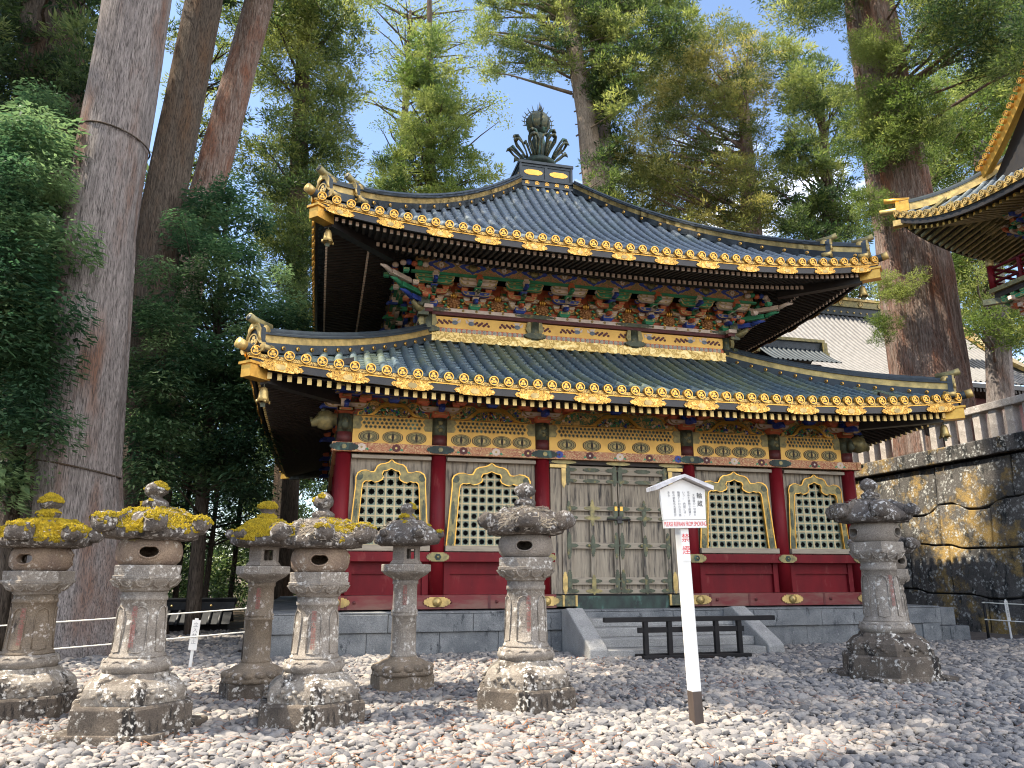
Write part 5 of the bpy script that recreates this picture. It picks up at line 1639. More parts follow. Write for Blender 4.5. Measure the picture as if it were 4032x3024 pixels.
for i, (s, z) in enumerate((('天\n海\n版\nの\n一\n切\n経\nを', 2.49), ('収\nめ\nた\n建\n物\nで\n経\n蔵\nと', 2.52), ('い\nう\n。\n \n内\n部\nに\nは\n、', 2.52), ('輪\n蔵\nと\nい\nわ\nれ\nる\n八\n角', 2.52), ('形\nの\n廻\n転\n式\n大\n書\n架\nが', 2.52), ('あ\nる', 2.52))):
    lettering(s, .032, 'greytext', nb_, (.132 - i * .062, -.1065, z), (PI / 2, 0, 0), line=1.0)
mb = MB(); mb.box(-.046, .050, -.071, -.064, 1.74, 2.10, 0); mb.obj('post_notice', ['white'], nb_)
lettering('禁\n煙', .10, 'redtext', nb_, (0.005, -.0725, 2.04), (PI / 2, 0, 0), line=1.35)

# ------------------------------------------------------------------ barrier in front of the steps
br = thing('barrier', 'black wooden trestle barrier standing across the foot of the steps', 'barrier', (.42, -2.62, 0))
mb = MB(); mb.box(-1.85, 1.80, -.05, .05, .70, .79, 0); mb.obj('top_rail', ['blackwood'], br, bevel=.008)
mb = MB(); mb.box(-1.16, 1.10, -.03, .03, .50, .60, 0); mb.obj('middle_rail', ['blackwood'], br, bevel=.006)
mb = MB(); mb.box(-1.14, 1.12, -.22, -.10, .04, .10, 0); mb.box(-1.14, 1.12, .10, .22, .04, .10, 0); mb.obj('foot_rail', ['blackwood'], br, bevel=.006)
for i in range(5):
    x = -1.0 + i * .5
    mb = MB(); mb.box(x - .045, x + .045, -.045, .045, .03, .73, 0); mb.box(x - .04, x + .04, -.24, .24, .03, .07, 0)
    mb.obj('upright', ['blackwood'], br, bevel=.006)
ks = tag(bpy.data.objects.new('keep_out_sign', None), 'small white keep-out notice fixed to the black barrier', 'sign'); COL.objects.link(ks); ks.location = (.30, -2.70, .50)
mb = MB(); mb.box(-.13, .13, -.008, .006, -.05, .19, 0); mb.obj('plate', ['white'], ks)
lettering('立入禁止', .058, 'blacktext', ks, (0, -.010, .165), (PI / 2, 0, 0))
lettering('Keep out', .052, 'blacktext', ks, (0, -.010, .065), (PI / 2, 0, 0))

# ------------------------------------------------------------------ ropes, posts, keep-out stakes
def ropepost(x, y, h, label):
    t = thing('rope_post', label, 'post', (x, y, 0))
    mb = MB(); mb.tube([(0, 0, -.2), (0, 0, h)], [.035, .03], 10, 0); mb.obj('stake', ['blackwood'], t)
    mb = MB()
    for z in (h - .06, h - .47): mb.lathe([(.036, z - .015), (.044, z), (.036, z + .015)], 10, m=0)
    mb.obj('rope_loop', ['rope'], t)
    return t
ropepost(-7.95, -1.95, 1.06, 'dark rope post at the corner of the granite platform behind the slim lantern')
ropepost(-15.2, -3.1, .86, 'dark rope post at the far left end of the white ropes')
ropepost(9.75, -.3, .95, 'black rope post at right before the stone retaining wall')
def rope(a, b, sag, label):
    mb = MB(); a = Vector(a); b = Vector(b)
    mb.tube([a.lerp(b, i / 24) - Vector((0, 0, sag * 4 * (i / 24) * (1 - i / 24))) for i in range(25)], .011, 8, 0)
    tag(mb.obj('rope', ['rope']), label, 'rope')
rope((-7.95, -1.99, 1.0), (-15.2, -3.14, .66), .03, 'upper white rope strung behind the left lanterns')
rope((-7.95, -1.99, .60), (-15.2, -3.14, .22), .03, 'lower white rope strung behind the left lanterns')
rope((9.75, -.34, .89), (11.4, -3.9, .85), .02, 'upper white rope along the foot of the retaining wall')
rope((9.75, -.34, .48), (11.4, -3.9, .43), .02, 'lower white rope along the foot of the retaining wall')
def stake(x, y, rz, lean, h, label):
    t = thing('warning_stake', label, 'sign', (x, y, 0), rz)
    t.rotation_euler = (0, lean, rz)
    mb = MB(); mb.box(-.024, .024, -.012, .012, -.1, h, 0); mb.obj('stake', ['white'], t)
    mb = MB(); mb.box(-.068, .068, -.024, -.0125, h - .48, h + .02, 0); mb.box(-.03, .03, -.023, -.013, h + .02, h + .05, 0); mb.obj('plate', ['white'], t)
    lettering('立\n入\n禁\n止', .085, 'greytext', t, (0, -.0255, h - .02), (PI / 2, 0, 0), line=1.1)
stake(-8.8, -2.05, -.1, rad(3), .80, 'white keep-out stake with black characters on the left gravel by the ropes')
stake(10.3, -.45, .25, rad(-3), .92, 'white keep-out stake beside the rope post at the retaining wall')

# ------------------------------------------------------------------ retaining wall and stone fence at right
wall = thing('retaining_wall', 'high mossy retaining wall of huge irregular stone blocks', 'wall', (0, 0, 0))
XW = 12.0
def stone_course(mb, y0, y1, edges, rr):
    pass
mb = MB(); rr = random.Random(12)
rows = [-.2, 1.1, 2.3, 3.6, 4.95]
prevj = None
NB = 26
EZ = {k: [random.Random(k * 31 + 4).uniform(-.26, .26) if 0 < k < 4 else 0 for _ in range(40)] for k in range(5)}
for k in (1, 2, 3):
    q_ = random.Random(k * 17 + 2); EZ[k] = [q_.uniform(-.26, .26) for _ in range(40)]
def edge_z(k, y):
    """kinked bed joints"""
    f = (y + 12) / 1.15 + .31 * k; i = int(f); u = smoothstep(.25, .75, f - i)
    return rows[k] + EZ[k][i] * (1 - u) + EZ[k][i + 1] * u
for k in range(4):
    y = -7.0 + rr.uniform(-1, 0)
    while y < 14.5:
        w = rr.uniform(1.6, 3.4)
        ya, yb = y + .03, y + w - .03
        tl, tr = rr.uniform(-.18, .18), rr.uniform(-.18, .18)
        PU = [0, .008, .022, .1, .25, .42, .6, .78, .9, .978, .992, 1]; PV = [0, .012, .035, .16, .38, .62, .84, .965, .988, 1]
        n, q = len(PU) - 1, len(PV) - 1
        vs = []
        bulge = rr.uniform(.02, .06); rough_k = rr.uniform(-.025, .025)
        for j in range(q + 1):
            for i in range(n + 1):
                fy, fz = PU[i], PV[j]
                yy = ya + (yb - ya) * fy
                zz0, zz1 = edge_z(k, yy) + .018, edge_z(k + 1, yy) - .018
                zz = zz0 + (zz1 - zz0) * fz
                edge = min(fy, 1 - fy, fz, 1 - fz)
                d = bulge * .6 * smoothstep(0, .2, edge) + (-.10 if edge == 0 else 0) + rough_k
                d += .035 * mnoise.noise(Vector((yy * 2.2, zz * 2.2, k))) + .015 * mnoise.noise(Vector((yy * 7, zz * 7, k)))
                vs.append((XW + .07 * zz - d, yy, zz))
        mb.add(vs, [(j * (n + 1) + i, (j + 1) * (n + 1) + i, (j + 1) * (n + 1) + i + 1, j * (n + 1) + i + 1) for j in range(q) for i in range(n)], 0, True)
        y += w
mb.obj('block_face', ['st_wall'], wall)
mb = MB(); mb.add([(XW + .05, -10, -.3), (XW + .05, 15, -.3), (XW + .07 * 5 + .06, 15, 4.96), (XW + .07 * 5 + .06, -10, 4.96), (XW + 3, -10, -.3), (XW + 3, 15, -.3), (XW + 3, 15, 4.96), (XW + 3, -10, 4.96)], [(0, 3, 2, 1), (4, 5, 6, 7), (0, 4, 7, 3), (1, 2, 6, 5), (3, 7, 6, 2)])
mb.obj('wall_core', ['void'], wall)
mb = MB(); y = -9
while y < 14:
    w = rr.uniform(1.6, 2.6); mb.box(XW + .16, XW + 1.1, y + .006, y + w - .006, 5.0 + rr.uniform(-.01, .01), 5.48, 0); y += w
cp = mb.obj('coping', ['st_wall'], wall, bevel=.03)
mb = MB(); mb.box(XW + 1.0, 70, -14, 60, 4.8, 5.38, 0)
tag(mb.obj('terrace_ground', ['soil']), None, None, kind='structure')
fence = thing('stone_fence', 'pale stone balustrade along the top of the retaining wall', 'fence', (XW + .55, 0, 5.48))
pm_ = MB(); pm_.obox((0, 0, .43), (.26, .26, .90), None, 0, 1.0)
y = -8.8; p0 = None
while y < 13.5:
    if p0 is None: p0 = pm_.obj('baluster', ['st_fence'], fence, (0, y, 0), 0, bevel=.012)
    else: linkcopy(p0, loc=(0, y, 0), rot=(0, 0, rr.uniform(-.03, .03)))
    y += .58
mb = MB(); y = -9
while y < 13.5:
    mb.box(-.21, .21, y + .004, y + 2.4 - .004, .86, 1.08, 0); y += 2.4
mb.obj('top_rail', ['st_fence'], fence, bevel=.02)

# ------------------------------------------------------------------ great hall roof behind, small gate roof, corner of the drum tower
def gable_roof(root, x0, x1, yr, zr, ye, ze, sp, r, tile, sag=.22, back=True):
    for sgn, (yy, zz) in enumerate(((ye, ze), (2 * yr - ye, ze))):
        if sgn and not back: continue
        mb = MB(); n = 22
        def pt(t): return (yy + (yr - yy) * t, zz + (zr - zz) * ((1 - sag * 1.6) * t + sag * 1.6 * t * t))
        vs = []
        for k in range(n + 1):
            y, z = pt(k / n); vs += [(x0, y, z), (x1, y, z)]
        mb.add(vs, [(2 * k, 2 * k + 1, 2 * k + 3, 2 * k + 2) for k in range(n)], 0)
        cnt = int((x1 - x0) / sp)
        for i in range(cnt + 1):
            x = x0 + (x1 - x0) * i / cnt
            rs = []
            for k in range(n + 1):
                y, z = pt(k / n); y2, z2 = pt((k + .5) / n)
                d = Vector((0, y2 - y, z2 - z)).normalized(); nr = Vector((0, -d.z, d.y)) * (1 if d.y > 0 else -1)
                rs.append([Vector((x, y, z)) + Vector((1, 0, 0)) * r * math.cos(q) + nr * r * math.sin(q) for q in [PI * j / 5 for j in range(6)]])
            mb.rings(rs, 0, closed=False, smooth=True)
        mb.obj('roof_slope', [tile], root)
    return pt
gh = thing('great_hall', 'large hall behind with a pale sunlit tiled roof and gold-edged gable', 'hall', (0, 0, 0))
gable_roof(gh, 9.0, 29.0, 18.0, 15.9, 12.0, 10.6, .30, .085, 'tilegrey', .20)
mb = MB()
mb.box(8.8, 29.4, 17.7, 18.3, 15.75, 16.25, 0); mb.box(8.8, 29.5, 17.62, 18.38, 16.252, 16.62, 1); mb.box(8.8, 29.6, 17.55, 18.45, 16.622, 16.78, 2)
for i in range(16):
    x = 9.5 + i * 1.28
    crest(mb, .15, 17.61, 2, 0, (x, 16.44))
    for q in range(3): mb.tube([(x + q * .42, 17.7, 15.95), (x + q * .42, 17.68, 15.95)], .06, 8, 2)
mb.obj('roof_ridge', ['tiledark', 'bronzegold', 'goldworn'], gh)
mb = MB(); rs = []
for i in range(23):
    t = i / 22
    y = 11.7 + 6.2 * t; z = 10.6 + (15.9 - 10.6) * (.68 * t + .32 * t * t)
    rs.append([(28.7, y, z + .10), (29.45, y, z + .10), (29.45, y, z - .3), (29.35, y, z - .3), (29.35, y, z + .02), (28.7, y, z + .02)])
mb.rings(rs, 0)
mb.obj('gable_verge', ['gold'], gh, fix=True)
mb = MB(); rs = []
for i in range(23):
    t = i / 22
    y = 11.7 + 6.2 * t; z = 10.6 + (15.9 - 10.6) * (.68 * t + .32 * t * t)
    rs.append([(28.3, y, z + .05), (28.3, y, z + .32), (28.9, y, z + .32), (28.9, y, z + .05)])
mb.rings(rs, 0); mb.obj('verge_ridge', ['goldworn'], gh, fix=True)
mb = MB(); mb.box(9.6, 28.4, 13.2, 23, 5.2, 10.5, 0); mb.obj('wall', ['maroon'], gh)
mb = MB(); mb.box(8.9, 29.2, 11.9, 12.2, 10.30, 10.52, 0)
for i in range(96): mb.box(9 + i * .21, 9.1 + i * .21, 11.95, 13.2, 10.12, 10.29, 1)
mb.obj('eave', ['lacquer', 'wooddark'], gh)
gt = thing('gate_roof', 'small dark-tiled gate roof with a bronze ridge in front of the great hall', 'gate', (0, 0, 0))
gable_roof(gt, 10.5, 13.4, 10.0, 10.9, 8.6, 9.9, .22, .06, 'tiledark', .15)
mb = MB(); mb.box(10.3, 13.6, 9.86, 10.14, 10.8, 11.15, 0); mb.box(10.25, 13.65, 9.78, 10.22, 11.152, 11.28, 1)
for xx in (10.3, 13.6):
    mb.box(xx - .09, xx + .09, 9.7, 10.3, 10.65, 11.12, 1); mb.box(xx - .1, xx + .1, 9.62, 10.38, 10.5, 10.65, 1)
mb.obj('roof_ridge', ['tiledark', 'bronzegold'], gt)
mb = MB(); mb.box(10.9, 13.0, 9.3, 10.7, -.1, 10.0, 0); mb.obj('wall', ['maroon'], gt)

tw = thing('drum_tower', 'gold and black tower roof corner with red balcony rail, cut by the right edge', 'tower', (0, 0, 0))
E_ = 5.2
TX, TY = 11.4 + E_, 2.65 - E_
tr = Roof(E_, 12.25, .6, 17.0, 1.12, .22, 3.0)
sl, xs = tr.slope(.30, .08, 18, ['tile'], tw, 'roof_slope'); sl.location = (TX, TY, 0)
for k in (1, 2, 3): linkcopy(sl, rot=(0, 0, k * PI / 2))
for k in range(4):
    rl = (TX, TY, 0)
    mb = MB(); tr.along(-E_, E_, 50, None, 0, mb, [(-.02, .03), (-.02, -.09), (.06, -.09), (.06, .03)]); mb.obj('eave_edge', ['goldlace'], tw, rl, k * PI / 2, fix=True)
    mb = MB(); tr.along(-E_ + .03, E_ - .03, 50, None, 0, mb, [(.03, -.092), (.03, -.27), (.1, -.27), (.1, -.092)]); mb.obj('fascia', ['lacquer'], tw, rl, k * PI / 2, fix=True)
    mb = MB(); tmp = MB(); crest(tmp, .105, 0, 0, 1); tmp.tube([(0, 0, 0), (0, .1, .02)], .1, 14, 0)
    for x in xs:
        z = tr.ez(x) + .06; mb.add([(p[0] + x, p[1] - E_ - .04, p[2] + z) for p in tmp.v], tmp.f, 0); mb.mi[-len(tmp.mi):] = tmp.mi
    o = mb.obj('eave_tiles', ['goldworn', 'lacquer'], tw, rl, k * PI / 2); o['kind'] = 'stuff'
    hp = MB()
    tr.hip(.03, 1, 30, [(-.14, 0), (-.14, .26), (.14, .26), (.14, 0)], hp, 1)
    tr.hip(.03, 1, 30, [(-.16, .262), (-.16, .34), (-.05, .44), (.05, .44), (.16, .34), (.16, .262)], hp, 0)
    hp.obj('hip_ridge', ['tiledark', 'goldworn'], tw, rl, k * PI / 2, fix=True)
    og = MB(); og.box(-.16, .16, -.12, .28, 0, .36, 0); og.tube([(0, .3, .42), (0, -.45, .55)], .09, 12, 0)
    o = og.obj('ridge_end_tile', ['gold'], tw)
    p = Matrix.Rotation(k * PI / 2, 3, 'Z') @ Vector((-tr.hw(.03), -tr.hw(.03), 0)); o.location = (TX + p.x, TY + p.y, tr.z(tr.hw(.03), .03)); o.rotation_euler = (0, 0, k * PI / 2 - PI / 4)
    tp = MB(); z = tr.ez(E_)
    tp.tube([(-E_ + .5, -E_ + .5, z + .08), (-E_ - .3, -E_ - .3, z + .14)], .10, 12, 0); tp.obj('corner_tile', ['goldworn'], tw, rl, k * PI / 2)
    cb = MB(); cb.obox((-E_ + .2, -E_ + .2, z - .38), (.26, .7, .2), Matrix.Rotation(-PI / 4, 3, 'Z'), 0); cb.obj('hip_rafter', ['goldworn'], tw, rl, k * PI / 2)
    for off, inn, zt in ((.22, 1.6, -.36), (1.3, 1.6, -.34)):
        mb = MB(); n = 44; lim = E_ - off
        for i in range(n):
            x = -lim + (i + .5) * 2 * lim / n
            z = tr.ze + tr.lift * (abs(x) / E_) ** tr.lp * .9 + zt + (.0 if off < 1 else .22)
            y = -E_ + off
            mb.add([(x - .04, y, z), (x + .04, y, z), (x + .04, y, z + .1), (x - .04, y, z + .1), (x - .04, y + inn, z + .32), (x + .04, y + inn, z + .32), (x + .04, y + inn, z + .42), (x - .04, y + inn, z + .42)], [(0, 1, 2, 3)], 0)
            o_ = 0
            k0 = len(mb.v) - 8
            mb.f += [[k0, k0 + 4, k0 + 5, k0 + 1], [k0 + 1, k0 + 5, k0 + 6, k0 + 2], [k0 + 3, k0 + 7, k0 + 4, k0]]; mb.mi += [1, 1, 1]; mb.sm += [False] * 3
        o = mb.obj('rafter_row', ['gold', 'bronzegold'], tw, rl, k * PI / 2); o['kind'] = 'stuff'
    mb = MB(); rs = []
    for i in range(31):
        x = -1 + i / 15; xo = x * (E_ - .1)
        z = tr.ze + tr.lift * abs(x) ** tr.lp * .9 - .22
        rs.append([(xo, -E_ + .12, z), (x * 2.6, -2.6, tr.ze + .55), (x * 2.6, -2.6, tr.ze + .6), (xo, -E_ + .12, z + .04)])
    mb.rings(rs, 0); mb.obj('soffit', ['soffit'], tw, rl, k * PI / 2, fix=True)
    for j in range(5):
        mb = MB()
        for q in range(3):
            x = -2.4 + j * 1.2; y = -2.9 - .25 * q; z = 11.85 + .17 * q
            boat(mb, x - .4, x + .4, y - .05, y + .05, z, z + .12, (2, 0, 3)[(j + q) % 3], 5)
            for s_ in (-.3, 0, .3): masu(mb, x + s_, y, z + .12, (3, 2, 0)[(j + q) % 3])
            mb.box(x - .05, x + .05, y - .2, -2.5, z - .02, z + .08, 1)
        mb.obj('bracket_cluster', bm_slots, tw, rl, k * PI / 2)
mb = MB(); mb.box(-2.6, 2.6, -2.6, 2.6, 5.2, 12.7, 0); mb.obj('wall', ['red'], tw, (TX, TY, 0))
# gilt gable verge of the tower, tile ends along its edge
mb = MB(); rs = []; vp = []
for i in range(21):
    t = i / 20; y = .55 - 3.1 * t; z = 14.05 + 3.6 * (.7 * t + .3 * t * t); vp.append((y, z))
    rs.append([(12.95, y, z), (13.35, y, z), (13.35, y, z - .08), (13.08, y, z - .08), (13.08, y, z - .26), (13.0, y, z - .26)])
mb.rings(rs, 0)
for i in range(0, 21):
    y, z = vp[i]
    t_ = MB(); crest(t_, .09, 0, 0, 1); t_.tube([(0, 0, 0), (0, .4, .02)], .085, 10, 0)
    mb.add([(12.88 + p[1], y - p[0], z + .07 + p[2]) for p in t_.v], t_.f, 0); mb.mi[-len(t_.mi):] = t_.mi
mb.obj('gable_verge', ['gold', 'lacquer'], tw, fix=True)
mb = MB(); mb.add([(13.3, .5, 13.6), (13.3, -5.6, 13.6), (13.3, -2.55, 17.4)], [(0, 1, 2)]); mb.obj('gable', ['lacquer'], tw)
B = 3.48
DZ = .93
mb = MB(); mb.box(-B, B, -B, B, 8.95 + DZ, 9.12 + DZ, 0); mb.box(-B - .1, B + .1, -B - .1, B + .1, 9.122 + DZ, 9.26 + DZ, 1); mb.obj('balcony_floor', ['wooddark', 'bronzegold'], tw, (TX, TY, 0))
for k in range(4):
    mb = MB()
    for z, r_ in ((9.45, .045), (9.68, .04), (9.92, .05)): mb.tube([(-B - .02, -B, z + DZ), (B - .1, -B, z + DZ)], r_, 10, 0)
    for x in (-B + 1, -B + 2.1, 0, 1.2, 2.4): mb.box(x - .05, x + .05, -B - .045, -B + .045, 9.265 + DZ, 9.9 + DZ, 0)
    mb.obj('balcony_rail', ['red'], tw, (TX, TY, 0), k * PI / 2)
    mb = MB(); mb.tube([(-B, -B, 9.27 + DZ), (-B, -B, 10.0 + DZ)], .10, 14, 0); mb.lathe([(.11, 10.0), (.12, 10.05), (.115, 10.16), (.07, 10.22), (.03, 10.27), (0, 10.28)], 14, (-B, -B, DZ), 1); mb.obj('rail_post', ['red', 'goldworn'], tw, (TX, TY, 0), k * PI / 2)
    for j in range(4):
        mb = MB()
        x = -2.9 + j * 1.9
        for q in range(3):
            y = -2.75 - .32 * q; z = 8.35 + DZ + .19 * q
            boat(mb, x - .45, x + .45, y - .05, y + .05, z, z + .13, (3, 2, 0)[(j + q) % 3], 5)
            for s_ in (-.33, 0, .33): masu(mb, x + s_, y, z + .12, (2, 3, 0)[(j + q) % 3])
            mb.box(x - .06, x + .06, y - .2, -2.5, z - .02, z + .09, 3)
        mb.obj('balcony_bracket', bm_slots, tw, (TX, TY, 0), k * PI / 2)
    mb = MB()
    mb.obox((-B + .15, -B + .15, 8.85 + DZ), (.16, 1.1, .18), Matrix.Rotation(-PI / 4, 3, 'Z'), 4)
    mb.obj('corner_bracket', bm_slots, tw, (TX, TY, 0), k * PI / 2)

# ------------------------------------------------------------------ low tiled wall behind at left
lw = thing('tiled_wall', 'low black wall with a dark tiled coping at the edge of the wood', 'wall', (0, 0, -.45))
mb = MB(); mb.box(-30, -9.3, 8.2, 8.6, -.1, .62, 0); mb.obj('wall_body', ['blackwood'], lw)
mb = MB()
for sg in (-1, 1):
    mb.add([(-30, 8.4 + sg * .62, .62), (-9.2, 8.4 + sg * .62, .62), (-9.2, 8.4, 1.02), (-30, 8.4, 1.02)], [(0, 1, 2, 3)])
    x = -29.8
    while x < -9.3:
        mb.tube([(x, 8.4 + sg * .66, .62), (x, 8.4, 1.03)], .05, 6, 0); x += .29
mb.box(-30, -9.15, 8.27, 8.53, 1.0, 1.22, 0); mb.tube([(-30, 8.4, 1.25), (-9.1, 8.4, 1.25)], .10, 8, 0)
x = -29.6
while x < -9.4:
    mb.tube([(x, 8.27, 1.12), (x, 8.25, 1.12)], .035, 8, 1); x += .55
mb.obj('tile_coping', ['tilewall', 'goldworn'], lw)
